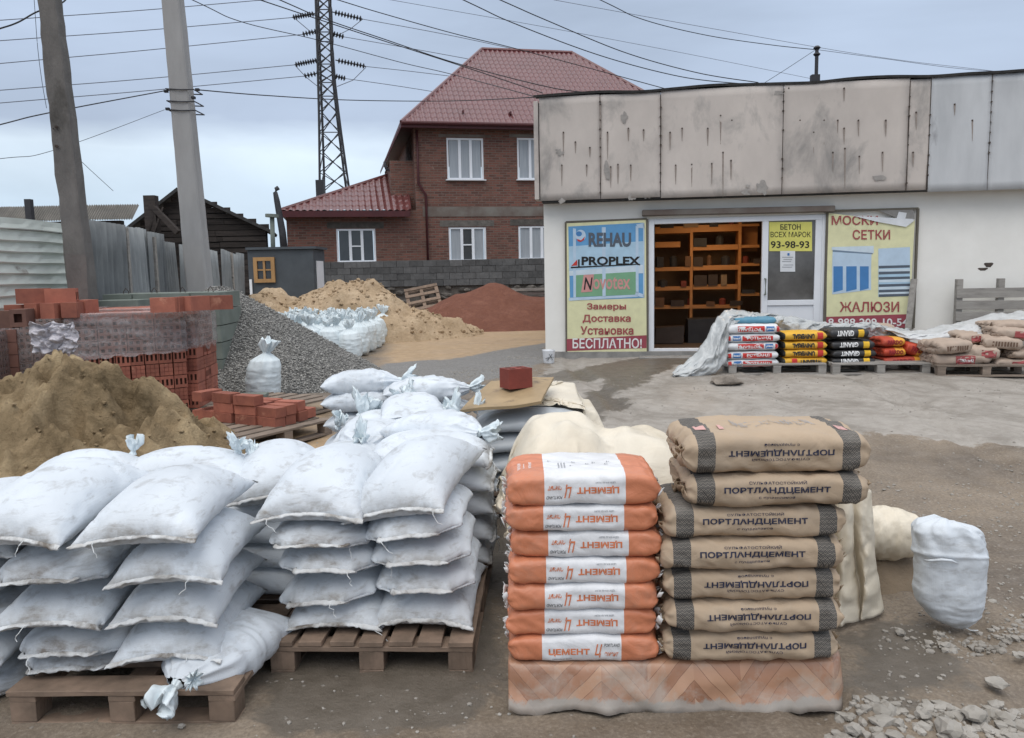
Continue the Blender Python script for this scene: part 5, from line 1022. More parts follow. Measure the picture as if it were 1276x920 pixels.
# big hollow bricks lying loose on top
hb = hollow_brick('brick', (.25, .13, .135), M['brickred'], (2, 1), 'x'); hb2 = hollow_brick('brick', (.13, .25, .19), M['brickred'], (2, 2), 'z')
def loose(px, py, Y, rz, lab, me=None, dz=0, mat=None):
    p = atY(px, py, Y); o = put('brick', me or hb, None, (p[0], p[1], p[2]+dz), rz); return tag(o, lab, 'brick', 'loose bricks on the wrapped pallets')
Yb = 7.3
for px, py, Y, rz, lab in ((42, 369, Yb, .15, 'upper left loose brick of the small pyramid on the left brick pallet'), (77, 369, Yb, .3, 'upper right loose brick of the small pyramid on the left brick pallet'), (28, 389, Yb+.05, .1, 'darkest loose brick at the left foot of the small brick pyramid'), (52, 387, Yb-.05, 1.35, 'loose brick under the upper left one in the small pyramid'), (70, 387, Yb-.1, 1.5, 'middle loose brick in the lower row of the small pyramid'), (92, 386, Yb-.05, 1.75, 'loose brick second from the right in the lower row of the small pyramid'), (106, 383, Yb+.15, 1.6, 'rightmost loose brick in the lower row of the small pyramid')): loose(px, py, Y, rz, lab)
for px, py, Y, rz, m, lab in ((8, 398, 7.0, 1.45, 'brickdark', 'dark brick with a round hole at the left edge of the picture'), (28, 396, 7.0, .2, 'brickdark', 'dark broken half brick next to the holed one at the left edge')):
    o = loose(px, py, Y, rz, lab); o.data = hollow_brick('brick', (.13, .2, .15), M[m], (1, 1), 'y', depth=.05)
for px, py, Y, rz, lab in ((206, 380, 7.45, .35, 'long loose brick at the left on the tall wrapped pallet'), (228, 379, 7.55, 1.1, 'brick with a pale end in the middle of three on the tall wrapped pallet'), (243, 378, 7.6, 1.2, 'brick standing right behind the pale-ended one on the tall wrapped pallet'), (272, 377, 7.8, .5, 'scuffed loose brick at the right on the tall wrapped pallet')): loose(px, py, Y, rz, lab)
# loose bricks and their slatted pallets
p = ground(330, 545); pallet((-2.36, 7.10, float(gz(-2.4, 7.4))+.0), rad(-30), 'slatted pallet in front, half empty, with loose bricks at its back', W=.95, D=1.1, mat=M['wood_old'], across='y', nb=6, skip=())
pallet((-2.55, 8.22, float(gz(-2.2, 8.2))), rad(-28), 'second slatted pallet carrying the heap of loose bricks', W=1.0, D=1.0, mat=M['wood_old'], across='y', nb=6)
lb = bmesh_of('brick', (.25, .12, .065), M['brickred'], 0); lb1 = bmesh_of('brick', (.25, .12, .088), M['brickred'], 1)
rs = np.random.RandomState(8); words = ['lowest course', 'second course', 'third course', 'topmost course']; k = 0
cc = atY(312, 520, 7.75)
for L_ in range(3):
    nx_, ny_ = (4, 4) if L_ == 0 else ((4, 3) if L_ == 1 else (3, 1))
    for i in range(nx_):
        for j in range(ny_):
            if L_ == 1 and rs.rand() < .22: continue
            a = rad(-26)+rs.uniform(-.14, .14)+(math.pi/2 if rs.rand() < .15 else 0); x = (i-1.5)*.262+rs.uniform(-.015, .015); y = (j-1.2)*.132+rs.uniform(-.01, .01); c, s = math.cos(rad(-26)), math.sin(rad(-26))
            X = -2.44+x*c-y*s; Y = 7.38+x*s+y*c; Z = float(gz(X, Y))+.152+.045+.09*L_
            tag(put('brick', lb1, None, (X, Y, Z), a, scale=(1, 1, 1)), 'loose red brick, %s, %s from left, %s line on the slatted pallet' % (words[L_], ['first', 'second', 'third', 'fourth'][i], ['front', 'second', 'third', 'rear'][j]), 'brick', 'loose bricks on the slatted pallets')
tag(put('block', bmesh_of('concrete_block', (.34, .18, .18), M['slab'], 0), None, atY(313, 501, 8.5), .1), 'grey concrete block lying behind the loose bricks', 'block')
# greenish slabs behind the pallets
t = thing('slab_stack', 'long stack of greenish grey concrete slabs with lifting eyes behind the brick pallets', 'concrete slabs', np.array([-4.12, 9.9, .25]), rad(4))
for k in range(6):
    for i in range(4): put('slab', bmesh_of('slab', (.325, .95, .19), M['slab'], (i+k) % 2), t, (-.495+.33*i, 0, .1+.2*k), rz=random.uniform(-.008, .008))
for i in range(4):
    m = MB(); x = -.5+.33*i; m.tube([(x-.03, -.2, 1.19), (x-.03, -.2, 1.22), (x, -.2, 1.26), (x+.03, -.2, 1.22), (x+.03, -.2, 1.19)], .005, 6); m.build('lifting_eye', M['rust'], t)
t = thing('slab_stack', 'short stack of greenish concrete slabs left of the long one', 'concrete slabs', np.array([-4.42, 9.3, .25]), rad(8))
for k in range(6): put('slab', bmesh_of('slab', (.47, .8, .18), M['slab'], k % 2), t, (0, 0, .095+.19*k))
# tied white sack by the gravel
c = ground(329, 499); tied_sack(TS[1], c, 1.2, 'tied white sack standing alone at the foot of the grey gravel heap', s=1.04); c = c
# block of tied white sacks between the heaps
gT = 'tied white sacks standing packed together'; k = 0; a0 = ground(440, 447); a1 = ground(478, 424); w_ = ['nearest', 'second', 'third', 'fourth', 'fifth', 'sixth', 'farthest']; f_ = ['right-hand', 'second', 'third', 'fourth', 'left-hand']
dirv = (a1-a0)/6; nrm = np.array([-dirv[1], dirv[0], 0]); nrm = nrm/np.linalg.norm(nrm)*.36
for i in range(7):
    for j in range(6):
        p = a0+dirv*i+nrm*j+np.array([random.uniform(-.03, .03), random.uniform(-.03, .03), 0]); p[2] = float(gz(p[0], p[1]))
        if i < 1 and j > 4: continue
        t = tied_sack(TS[(i*5+j*3) % 4], p, random.uniform(0, 6), 'tied white sack in the packed block, %s row, %s file' % (w_[i], (f_+['outermost left'])[j]), gT, rot=(random.uniform(-.08, .08), random.uniform(-.08, .08), random.uniform(0, 6)), s=random.uniform(1.0, 1.12))
for px, py, Y, lab in ((557, 405, 17.6, 'left one of two small tied white sacks in front of the red gravel'), (568, 406, 17.5, 'right one of two small tied white sacks in front of the red gravel')):
    p = ground(px, py); tied_sack(TS[px % 4], p, px, lab, 'two sacks by the red gravel', s=.66)

# ================================================================ FENCES AND POLES
def corrugated(name, w, h, t_wave, amp, mat, nwave, seed=0, vertical=True, nz_=6, warp=.01):
    """corrugated sheet standing in its xz plane, origin at its bottom left"""
    n = nwave*8+1; u = np.linspace(0, w, n); v = np.linspace(0, h, nz_+1); U, V = np.meshgrid(u, v, indexing='ij'); wv = amp*np.cos(U/w*nwave*2*math.pi) if vertical else U*0
    if not vertical:
        v = np.linspace(0, h, nwave*8+1); u = np.linspace(0, w, nz_+1); U, V = np.meshgrid(u, v, indexing='ij'); wv = amp*np.where((V/h*nwave) % 1 < .12, -1.0, ((V/h*nwave) % 1)*.9)
    Y = wv+warp*fbm(U*1.3, V*1.1, seed, 3); P = np.stack([U, Y, V], -1); B = P+np.array([0, .006, 0]); me = grid_mesh(name, P, mat, vertical); return me
# near: white sheet fence of overlapping horizontal ribs
f0 = atY(-30, 268, 7.9); f1 = atY(86, 281, 9.6); t = thing('sheet_fence', 'pale white fence of horizontal ribbed steel sheets at the left edge', 'fence', (f0[0], f0[1], .2), math.atan2(f1[1]-f0[1], f1[0]-f0[0])); Lf = math.hypot(f1[0]-f0[0], f1[1]-f0[1])+.5; zt = f0[2]-.2
for k in range(18):
    hh = zt/18; n = 40; U = np.linspace(-2.2, Lf, n); rows = []
    for i, x in enumerate(U):
        wob = .004*math.sin(x*9+k*2)+.004*math.sin(x*23+k); r = []
        for z_, y_ in ((0, -.028), (.012, -.034), (.02, -.03), (hh*.5, -.012+wob), (hh*.9, 0), (hh+.006, .004)): r.append((x, y_+.2*wob, z_+k*hh+(.02*(x/Lf) if k == 17 else 0)+.004*math.sin(x*4+k)))
        rows.append(r)
    o = put('ribbed_sheet', grid_mesh('ribbed_sheet', rows, M['whitefence'], False), t); s = o.modifiers.new('t', 'SOLIDIFY'); s.thickness = .003
for x in (-1.2, .2, 1.5): MB().box((x, .05, zt/2), (.05, .05, zt)).build('fence_post', M['darkmetal'], t)
# grey fence of upright asbestos-cement sheets, stepping down to the right
top_pix = [(104, 273, 9.6), (150, 279, 10.6), (176, 285, 11.4), (186, 291, 11.8), (206, 297, 12.6), (236, 303, 14.0), (262, 308, 15.5), (285, 312, 17.0), (303, 320, 18.5)]
t = thing('corrugated_fence', 'leaning grey fence of upright corrugated asbestos sheets between the two poles', 'fence', (0, 0, .25))
P_ = [atY(*q) for q in top_pix]; cum = 0
for a, b in zip(P_[:-1], P_[1:]):
    d = math.hypot(b[0]-a[0], b[1]-a[1]); n = max(1, int(round(d/.70)))
    for i in range(n):
        q = a+(b-a)*(i/n); w = d/n*1.12; h = float(q[2])-.25+random.uniform(-.05, .04); rz = math.atan2(b[1]-a[1], b[0]-a[0])+random.uniform(-.05, .05)
        me = corrugated('corrugated_sheet', w, h, 0, .022, M['slate'], max(3, int(w/.13)), i+int(q[0]*7)); o = put('corrugated_sheet', me, t, (q[0], q[1]-random.uniform(0, .05), 0), rot=(random.uniform(-.04, .02), random.uniform(-.02, .06), rz)); s = o.modifiers.new('t', 'SOLIDIFY'); s.thickness = .007
for i in (1, 3, 5, 7):
    q = P_[i]; MB().box((q[0], q[1]+.12, (q[2]-.25)/2-.02), (.06, .06, q[2]-.3)).build('fence_post', M['wood_grey'], t)
def pole(name, label, tops, bots, mat, depth_r=.8, taper_noise=.012, seed=0):
    """four-sided tapered concrete pole between two measured edges"""
    (tl, tr), (bl, br) = tops, bots; n = 60; P = []
    for i in range(n+1):
        k = i/n; l = tl+(bl-tl)*k; r = tr+(br-tr)*k; r = l+(r-l)*.80; w = r-l; dp = np.array([0, 1, 0])*np.linalg.norm(w)*depth_r; j1 = fbm(k*70, seed, seed, 4)*taper_noise; j2 = fbm(k*60+9, seed, seed+2, 4)*taper_noise*.5
        l = l+np.array([j1, 0, 0]); r = r+np.array([j2, 0, 0]); P.append([l, l+w*.08-dp*.06, r-w*.08-dp*.06, r, r+dp-w*.04, l+dp+w*.04])
    P = np.array(P); c = P.mean((0, 1)); base = P[-1].mean(0); t = thing(name, label, 'utility pole', base); P = P-base; idx = np.arange(P.shape[0]*6).reshape(-1, 6); idx = np.concatenate([idx, idx[:, :1]], 1); Q = np.stack([idx[:-1, :-1], idx[1:, :-1], idx[1:, 1:], idx[:-1, 1:]], -1).reshape(-1, 4)
    me = fast_mesh('shaft', P.reshape(-1, 3), Q, mat, False); o = put('shaft', me, t); return t, base
Y1 = 8.9; k1 = [atY(42.5, -40, Y1), atY(69.5, -40, Y1)]; b1 = [atY(88, 400, Y1), atY(123, 400, Y1)]
def extend(a, b, z): return a+(b-a)*((z-a[2])/(b[2]-a[2]))
b1 = [extend(k1[0], b1[0], .2), extend(k1[1], b1[1], .2)]; top1 = [extend(b1[0], k1[0], 7.5), extend(b1[1], k1[1], 7.5)]
t1, base1 = pole('utility_pole', 'dark rough concrete pole with spalled edge leaning at the left', top1, b1, M['pole_dark'], .8, .011, 3)
MB().box(tuple(atY(100, 372, Y1-.25)-base1), (.20, .12, .9), rz=.2, jit=.02).build('footing_post', M['pole_dark'], t1)
for yy in (158, 182): MB().box(tuple(atY(70, yy, Y1-.03)-base1), (.03, .03, .02), rz=.5).build('step_bolt', M['rust'], t1)
Y2 = 12.5; k2 = [atY(197.6, -40, Y2), atY(225, -40, Y2)]; b2 = [atY(227, 300, Y2), atY(259.5, 300, Y2)]; b2 = [extend(k2[0], b2[0], .2), extend(k2[1], b2[1], .2)]; top2 = [extend(b2[0], k2[0], 9), extend(b2[1], k2[1], 9)]
t2, base2 = pole('utility_pole', 'pale smooth concrete pole behind the grey fence, cable clamps round it', top2, b2, M['pole_pale'], .85, .004, 8)
for yy, e in ((111, 1), (126, 0), (137, 0)):
    l = atY(208+(yy-111)*.09, yy, Y2)-base2; r = atY(241+(yy-111)*.09, yy+1, Y2)-base2; m = MB(); dp = .33; m.tube([l+(-.01, -.02, 0), (l+r)/2+(0, -.035, -.012), r+(.01, -.02, 0), r+(.012, dp, 0), l+(-.012, dp, 0), l+(-.01, -.02, 0)], .010, 5); m.build('cable_clamp', M['darkmetal'], t2)
for px, py in ((207, 114), (246, 112), (209, 136), (241, 122)):
    MB().box(tuple(atY(px, py, Y2-.03)-base2), (.055, .05, .035)).build('anchor', M['cable'], t2)

# ================================================================ BARN, LOW ROOF, KIOSK, CHIMNEYS
YB = 27.0; t = thing('barn', 'sooty wooden gable of an old barn behind the grey fence', 'barn', (atY(254, 300, YB)[0], YB, .3)); o0 = np.array(t.location)
apex = atY(228, 238, YB)-o0; le = atY(160, 291, YB)-o0; re = atY(343, 292, YB)-o0; H0 = le[2]
zb = np.arange(H0-3.0, apex[2]-.05, .19)
for i, z in enumerate(zb):
    if z < H0: xl, xr = le[0]+.5, re[0]-.3
    else: k = (z-H0)/(apex[2]-H0); xl = le[0]+(apex[0]-le[0])*k+.1; xr = re[0]+(apex[0]-re[0])*k-.1
    cuts = [xl, xr] if xr-xl < 2.2 else [xl]+sorted(random.uniform(xl+.6, xr-.6) for _ in range(2))+[xr]
    for a, b in zip(cuts[:-1], cuts[1:]):
        if b-a < .15: continue
        gap = random.choice((0, 0, .03)); m = MB(); m.box(((a+b)/2, random.uniform(-.02, .02), z+.09), (b-a-.012, .03, .172-gap), R=Matrix.Rotation(random.uniform(-.006, .006), 3, 'Y')); m.build('board', M['wood_dark'], t)
MB().prism([(le[0]+.5, 0, H0-3), (re[0]-.3, 0, H0-3), (re[0]-.3, 0, H0), (apex[0], 0, apex[2]-.15), (le[0]+.5, 0, H0)], (0, .10, 0), (0, .16, 0)).build('inner_wall', M['tar'], t)
for a, b in ((le, apex), (apex, re)):
    d = (b-a); n_ = np.array([-d[2], 0, d[0]]); n_ = n_/np.linalg.norm(n_)*.10*(1 if n_[2] > 0 else -1); m = MB(); m.prism([a, b, b+n_, a+n_], (0, -.35, 0), (-.6, 2.2, 0)); m.build('roof', M['tar'], t)
m = MB(); q = atY(189, 262, YB-1)-o0
m.box(q+(0, 0, -.3), (.36, .3, 1.5)).build('chimney', M['wood_dark'], t)
for a, b in (((188, 255), (222, 290)), ((195, 262), (183, 292)), ((203, 258), (191, 292))):
    MB().bar(atY(*a, YB-1.1)-o0, atY(*b, YB-1.2)-o0, .16 if a[0] == 188 else .05).build('leaning_plank', M['wood_dark'], t)
t = thing('low_shed', 'long low shed roof of lichen-covered corrugated sheets behind the fences', 'shed', (0, 0, .3)); a = atY(-40, 263, 24); b = atY(164, 263, 24); a2 = atY(-40, 277, 22.5); b2_ = atY(170, 280, 22.5)
nw = 8; w = (b[0]-a[0])/nw; dz = a[2]-a2[2]
for i in range(nw):
    L = math.hypot(.5, dz); me = corrugated('roof_sheet', w*1.02, L, 0, .03, M['slate_old'], 9, i, warp=.004); put('roof_sheet', me, t, (a2[0]+w*i-.3, 22.5, a2[2]-.3), rot=(-(math.pi/2-math.atan2(dz, .5)), 0, 0))
MB().box(((a[0]+b[0])/2-.3, 22.75, (a2[2]-.3)/2), (b[0]-a[0]+1.2, .2, a2[2]-.34)).build('wall', M['wood_dark'], t)
c = atY(37, 265, 22)+(0, 0, -.1); tag(MB().box((0, 0, 0), (.16, .16, .9)).build('chimney_stub', M['darkmetal'], loc=c), 'dark chimney stub standing against the low shed roof at left', 'chimney')
YK = 20.0; t = thing('kiosk', 'small blue-grey steel kiosk with an orange wooden window', 'kiosk', (atY(349, 365, YK)[0], YK, .25)); o0 = np.array(t.location)
l = atY(308, 312, YK)-o0; r = atY(390, 312, YK)-o0; h = l[2]
m = MB(); m.box(((l[0]+r[0])/2, .6, h/2), (r[0]-l[0], 1.2, h)); m.build('body', M['kiosk'], t, bevel=.01)
MB().box(((l[0]+r[0])/2+.03, .58, h+.035), (r[0]-l[0]+.10, 1.3, .06)).build('roof', M['kiosk'], t)
wl = atY(316, 321, YK)-o0; wr = atY(344, 352, YK)-o0; wx = (wl[0]+wr[0])/2; wz = (wl[2]+wr[2])/2; ww = wr[0]-wl[0]; wh = wl[2]-wr[2]
f = thing('window', None, None); f.parent = t; f.location = (wx, -.02, wz); del_ = None
for x in (-1, 1): MB().box((x*(ww/2-.045), -.02, 0), (.09, .06, wh)).build('frame', M['wood_new'], f)
for z in (-1, 1): MB().box((0, -.022, z*(wh/2-.045)), (ww-.18, .06, .09)).build('frame', M['wood_new'], f)
MB().box((0, -.018, 0), (.05, .05, wh-.18)).build('glazing_bar', M['wood_new'], f); MB().box((0, -.015, .0), (ww-.18, .04, .035)).build('glazing_bar', M['wood_new'], f)
MB().box((0, .004, 0), (ww-.16, .012, wh-.16)).build('pane', M['glassdark'], f)
d = MB(); d.box((r[0]+.012, .6, h*.45), (.02, .7, h*.82)); d.build('side_door', M['pvc'], t)
MB().box((l[0]+.06-.0, -.05, h*.4), (.06, .03, h*.5)).build('white_pipe', M['pvc'], t)
t = thing('stove_pipe', 'bent dark metal stove pipe rising beside the annex roof', 'chimney', atY(352, 330, 26.0)); o0 = np.array(t.location)
MB().tube([atY(355, 320, 26)-o0, atY(352, 290, 26)-o0, atY(345, 250, 26)-o0, atY(343, 240, 26)-o0, atY(344, 236, 26)-o0, atY(347, 234, 26)-o0], [.12, .11, .09, .07, .07, .07], 10).build('pipe', M['darkmetal'], t, True)
t = thing('flue_pipe', 'thin steel flue with a cap beside the kiosk', 'chimney', atY(340, 310, 21)); o0 = np.array(t.location)
MB().tube([(0, 0, -.3), atY(339, 270, 21)-o0], .06, 8).build('pipe', M['slab'], t, True); MB().tube([atY(339, 271, 21)-o0, atY(339, 267, 21)-o0], .17, 10).build('cap', M['slab'], t)
# ================================================================ BRICK HOUSE
def masonry(name, bw, bh, c1, c2, mortar, msize=.012, ms=None):
    m, nt, b = newmat(name); T = NT(nt); tc = T.n('TexCoord'); sep = T.n('SeparateXYZ'); T.l(tc.outputs['Object'], sep.inputs[0]); cb = T.n('CombineXYZ'); T.l(T.math('ADD', sep.outputs[0], sep.outputs[1]), cb.inputs[0]); T.l(sep.outputs[2], cb.inputs[1])
    br = T.n('TexBrick'); br.inputs['Scale'].default_value = 1; br.inputs['Brick Width'].default_value = bw; br.inputs['Row Height'].default_value = bh; br.inputs['Mortar Size'].default_value = msize; br.inputs['Bias'].default_value = -.1
    br.inputs['Color1'].default_value = (*c1, 1); br.inputs['Color2'].default_value = (*c2, 1); br.inputs['Mortar'].default_value = (*mortar, 1); T.l(cb.outputs[0], br.inputs[0]); v = T.coords(False)
    col = T.mix(T.ramp(T.noise(v, 1.4, 6, .7), [(.42, 0.), (.7, .55)]), br.outputs[0], (.14, .075, .055)); col = T.mix(T.ramp(T.noise(v, 5, 6, .7), [(.58, 0.), (.72, .35)]), col, (.34, .26, .21))
    T.l(col, b.inputs['Base Color']); b.inputs['Roughness'].default_value = .9; T.bump(b, T.math('SUBTRACT', 1.0, br.outputs['Fac']), .6, .02); return m
M['housebrick'] = masonry('house_brick_wall', .26, .085, (.20, .08, .058), (.085, .038, .03), (.15, .115, .095))
def tile_metal(name, c):
    m, nt, b = newmat(name); T = NT(nt); v = T.coords(False); T.l(T.ramp(T.noise(v, 1.2, 5), [(.3, c), (.7, tuple(q*.8 for q in c))]), b.inputs['Base Color']); b.inputs['Roughness'].default_value = .28; b.inputs['Specular IOR Level'].default_value = .6; return m
M['rooftile'] = tile_metal('maroon_metal_tile', (.135, .040, .042)); M['rooftile2'] = tile_metal('brick_red_metal_tile', (.135, .044, .042)); M['soffit'] = pm('maroon_trim', (.085, .022, .024), (.06, .018, .02), 3, .5, .05)
M['bandconcrete'] = pm('grey_ring_beam', (.20, .185, .165), (.12, .085, .07), 1.6, .9, .4)
C0 = atY(500, 152, 28.0); HYAW = rad(12); uh = np.array([math.cos(HYAW), math.sin(HYAW), 0]); bh_ = np.array([-math.sin(HYAW), math.cos(HYAW), 0]); ZG = .25
t = thing('brick_house', 'two-storey red brick house with maroon tiled hip roof and low annex', 'house', (C0[0], C0[1], ZG), HYAW); HO = np.array([C0[0], C0[1], ZG]); ZE = C0[2]-ZG
def hl(px, py, s=0.0):
    """facade coordinates (along, z) of a pixel on the facade plane set back by s"""
    p = onplane(px, py, HO+bh_*s, bh_)-HO; return float(p@uh), float(p[2])
OV = .45; FS = OV   # wall stands back from the eave line by the overhang
xr_ = 11.6; depth = 10.5
def wall_with_holes(mb, x0, x1, z0, z1, holes, y=0.0, th=.25):
    xs = sorted({x0, x1, *[h[0] for h in holes], *[h[1] for h in holes]}); zs = sorted({z0, z1, *[h[2] for h in holes], *[h[3] for h in holes]})
    for a, b in zip(xs[:-1], xs[1:]):
        run = None
        for c, d in zip(zs[:-1], zs[1:]):
            if not any(h[0] <= (a+b)/2 <= h[1] and h[2] <= (c+d)/2 <= h[3] for h in holes): mb.box(((a+b)/2, y+th/2, (c+d)/2), (b-a, th, d-c))
def win(px0, py0, px1, py1): a = hl(px0, py1, FS); b = hl(px1, py0, FS); return (a[0], b[0], a[1], b[1])
WU = [win(557.5, 172.5, 602, 224), win(645, 172.5, 690, 224)]; WL_ = [win(560, 283, 605.5, 326), win(646.5, 281.5, 691, 324)]; WA = [win(420.5, 285, 467.5, 327.5)]
hx = lambda px, py: hl(px, py, FS)
xa0 = hx(358, 300)[0]; xb = .45
def recess(ws): return [(a, b, c, d) for a, b, c, d in ws]
mb = MB(); wall_with_holes(mb, xb, xr_-.4, -.2, ZE-.02, recess(WU+WL_), FS); mb.build('wall', M['housebrick'], t)
MB().box((xb+.125, FS+depth/2, (ZE)/2), (.25, depth-.6, ZE)).build('wall', M['housebrick'], t)
zta = hx(430, 262)[1]; mb = MB(); wall_with_holes(mb, xa0, xb-.003, -.2, zta, recess(WA), FS+.004); mb.build('wall', M['housebrick'], t); MB().box((xa0+.125, FS+1.8, zta/2), (.25, 3.0, zta)).build('wall', M['housebrick'], t)
bz = hx(600, 270)[1]; bt = hx(600, 258)[1]
MB().box(((xb+.15+xr_)/2, FS-.004, (bz+bt)/2), (xr_-xb-.3, .03, bt-bz)).build('ring_beam', M['bandconcrete'], t)
for ws, lint in ((WU, .10), (WL_, .22), (WA, .2)):
    for a, b, c, d in ws:
        MB().box(((a+b)/2, FS+.004, d+lint/2+.02), (b-a+(.55 if lint < .2 else .6), .03, lint)).build('lintel', M['bandconcrete'] if lint < .2 else M['rubble'], t)
def house_window(a, b, c, d, kinds, open_mid=True):
    w = thing('window', None, None, ((a+b)/2, FS+.06, (c+d)/2)); w.parent = t; W = b-a; H = d-c; f = .065
    for x in (-1, 1): MB().box((x*(W/2-f/2), 0, 0), (f, .07, H)).build('frame', M['pvc'], w)
    for z in (-1, 1): MB().box((0, -.002, z*(H/2-f/2)), (W-2*f, .07, f)).build('frame', M['pvc'], w)
    third = (W-2*f)/3
    for k in (-1, 1): MB().box((k*(third/2+.0), -.003, 0), (.095, .08, H-2*f)).build('mullion', M['pvc'], w)
    for k, kd in enumerate(kinds):
        x = (k-1)*third; MB().box((x, .02, 0), (third-.05, .012, H-2*f)).build('pane', M[kd], w)
    if open_mid: MB().box((0, -.004, -.02), (third-.09, .05, .045)).build('transom', M['pvc'], w)
    MB().box((0, -.10, -H/2-.02), (W+.12, .18, .03)).build('sill', M['pvc'], w)
for q in WU: house_window(*q, ('curtain',)*3, False)
house_window(*WL_[0], ('curtain', 'glassdark', 'curtain')); house_window(*WL_[1], ('curtain', 'curtain', 'curtain'), False); house_window(*WA[0], ('glassdark', 'glassdark', 'glassdark'))
# roofs: pressed metal tiles as real waves and steps
def tile_slope(name, pts, mat, nrm_up, wave=.20, step=.36, parent=None):
    """pts: eave left, eave right, top right, top left (top may coincide)"""
    el, er, tr, tl = [np.array(p, float) for p in pts]; L = np.linalg.norm(er-el); ex = (er-el)/L; up = np.cross(ex, [0, 0, 1.]); n = np.cross(ex, (tl-el)); n = n/np.linalg.norm(n); n = n if n[2] > 0 else -n; sv = np.cross(n, ex); 
    if sv[2] < 0: sv = -sv
    Hs = (tl-el)@sv; nu = int(L/wave*6); nv = int(Hs/step*5); vv = np.linspace(0, 1, nv+1); P = np.zeros((nu+1, nv+1, 3)); U = np.linspace(0, 1, nu+1)
    xl0 = 0; xl1 = (tl-el)@ex; xr0 = L; xr1 = (tr-el)@ex
    for j, v in enumerate(vv):
        a = xl0+(xl1-xl0)*v; b = xr0+(xr1-xr0)*v; x = np.clip(np.linspace(0, L, nu+1), a, b); s = v*Hs; h = .022*np.cos(x/wave*2*math.pi)+.030*(1-(s/step) % 1); P[:, j] = el+ex*x[:, None]+sv*s+n*h[:, None]
    return put(name, grid_mesh(name, P, mat, False), parent)
ridge_h = 4.1
rl = np.array([3.55, 5.2, ZE+ridge_h]); 
def solve_ridge(px, py): # ridge line lies at set-back 5.2
    p = onplane(px, py, HO+bh_*5.2, bh_)-HO; return np.array([p@uh, 5.2, p[2]])
rl = solve_ridge(600, 61.5); rr_ = solve_ridge(713, 62.5); rr_[2] = rl[2]; er_x = rr_[0]+rl[0]
E = [(0, 0, ZE), (er_x, 0, ZE), (er_x, 10.4, ZE), (0, 10.4, ZE)]
tile_slope('roof', [E[0], E[1], rr_, rl], M['rooftile'], 1, parent=t); tile_slope('roof', [E[1], E[2], rr_, rr_], M['rooftile'], 1, parent=t); tile_slope('roof', [E[3], E[0], rl, rl], M['rooftile'], 1, parent=t); tile_slope('roof', [E[2], E[3], rl, rr_], M['rooftile'], 1, wave=.4, parent=t)
mb = MB(); mb.tube([E[0], rl], .07, 6); 
mb.build('hip_cap', M['rooftile'], t); MB().tube([rl, rr_], .08, 6).build('ridge_cap', M['rooftile'], t); MB().tube([E[1], rr_], .07, 6).build('hip_cap', M['rooftile'], t)
MB().box((er_x/2, .0, ZE-.09), (er_x, .05, .18)).build('fascia', M['soffit'], t); MB().box((0, 5.2, ZE-.09), (.05, 10.3, .18)).build('fascia', M['soffit'], t); MB().box((er_x/2, 5.2, ZE-.10), (er_x-.06, 10.3, .03)).build('soffit', M['soffit'], t)
MB().tube([(.0, -.07, ZE-.03), (er_x, -.07, ZE-.03)], .065, 8).build('gutter', M['soffit'], t)
for i in range(5): MB().box((2.2+1.7*i, .55, ZE+.47), (.05, .25, .10)).build('snow_guard', M['soffit'], t)
# left side: lower lean-to eave with its downpipe
ll = [np.array(q, float) for q in ((-.02, .4, ZE-.03), (-.02, 6.5, ZE-.03))]; lo = atY(479, 200, 29.2)-HO; lo = np.array([lo@uh, lo@bh_, lo[2]])
mb = MB(); a = np.array([0, .25, ZE-.03]); b_ = np.array([0, 4, ZE-.03]); c_ = np.array([lo[0], lo[1]+3, lo[2]]); mb.prism([a, b_, c_, lo], (0, 0, 0), (0, 0, -.12)); mb.build('side_roof', M['soffit'], t)
MB().box(((lo[0]+.6)/2+.05, 2.6, lo[2]/2), (.9, 3.2, lo[2]-.1)).build('side_wall', M['housebrick'], t)
mb = MB(); mb.tube([lo+(0, -.05, -.05), lo+(.05, -.05, -.30), lo+(.28, -.05, -.42), lo+(.30, -.05, -1.4)], .05, 8); mb.build('downpipe', M['darkmetal'], t, True)
MB().tube([(xb+.1, FS-.08, ZE-.2), (xb+.1, FS-.08, zta+.9), (xb+.35, FS-.08, zta+.5), (xb+.35, FS-.08, .2)], .045, 8).build('downpipe', M['soffit'], t, True)
# annex roof: a hip against the main wall
ae = np.array([*hl(345, 263, 0)]); ar = np.array([*hl(511, 263, 0)]); zA = (ae[1]+ar[1])/2; p = onplane(506, 211, HO+bh_*3.0, bh_)-HO; ap = np.array([p@uh, 3.0, p[2]])
tile_slope('annex_roof', [(ae[0], 0, zA), (ar[0], 0, zA), ap, ap], M['rooftile2'], 1, wave=.22, step=.38, parent=t); tile_slope('annex_roof', [(ae[0], 6, zA), (ae[0], 0, zA), ap, ap], M['rooftile2'], 1, parent=t)
MB().tube([(ae[0], 0, zA), ap], .07, 6).build('hip_cap', M['rooftile2'], t); MB().tube([(ar[0], 0, zA+.03), ap], .05, 6).build('hip_cap', M['rooftile2'], t)
MB().box(((ae[0]+ar[0])/2, .0, zA-.10), (ar[0]-ae[0], .05, .20)).build('fascia', M['soffit'], t); MB().box(((ae[0]+ar[0])/2, FS/2+.02, zA-.12), (ar[0]-ae[0]-.05, FS, .03)).build('soffit', M['soffit'], t)
t9 = thing('vent_pipe', 'short black vent pipe and crossbar behind the annex roof ridge', 'vent pipe', atY(400, 245, 36)); MB().box((0, 0, 0), (.35, .35, 1.4)).build('pipe', M['darkmetal'], t9)

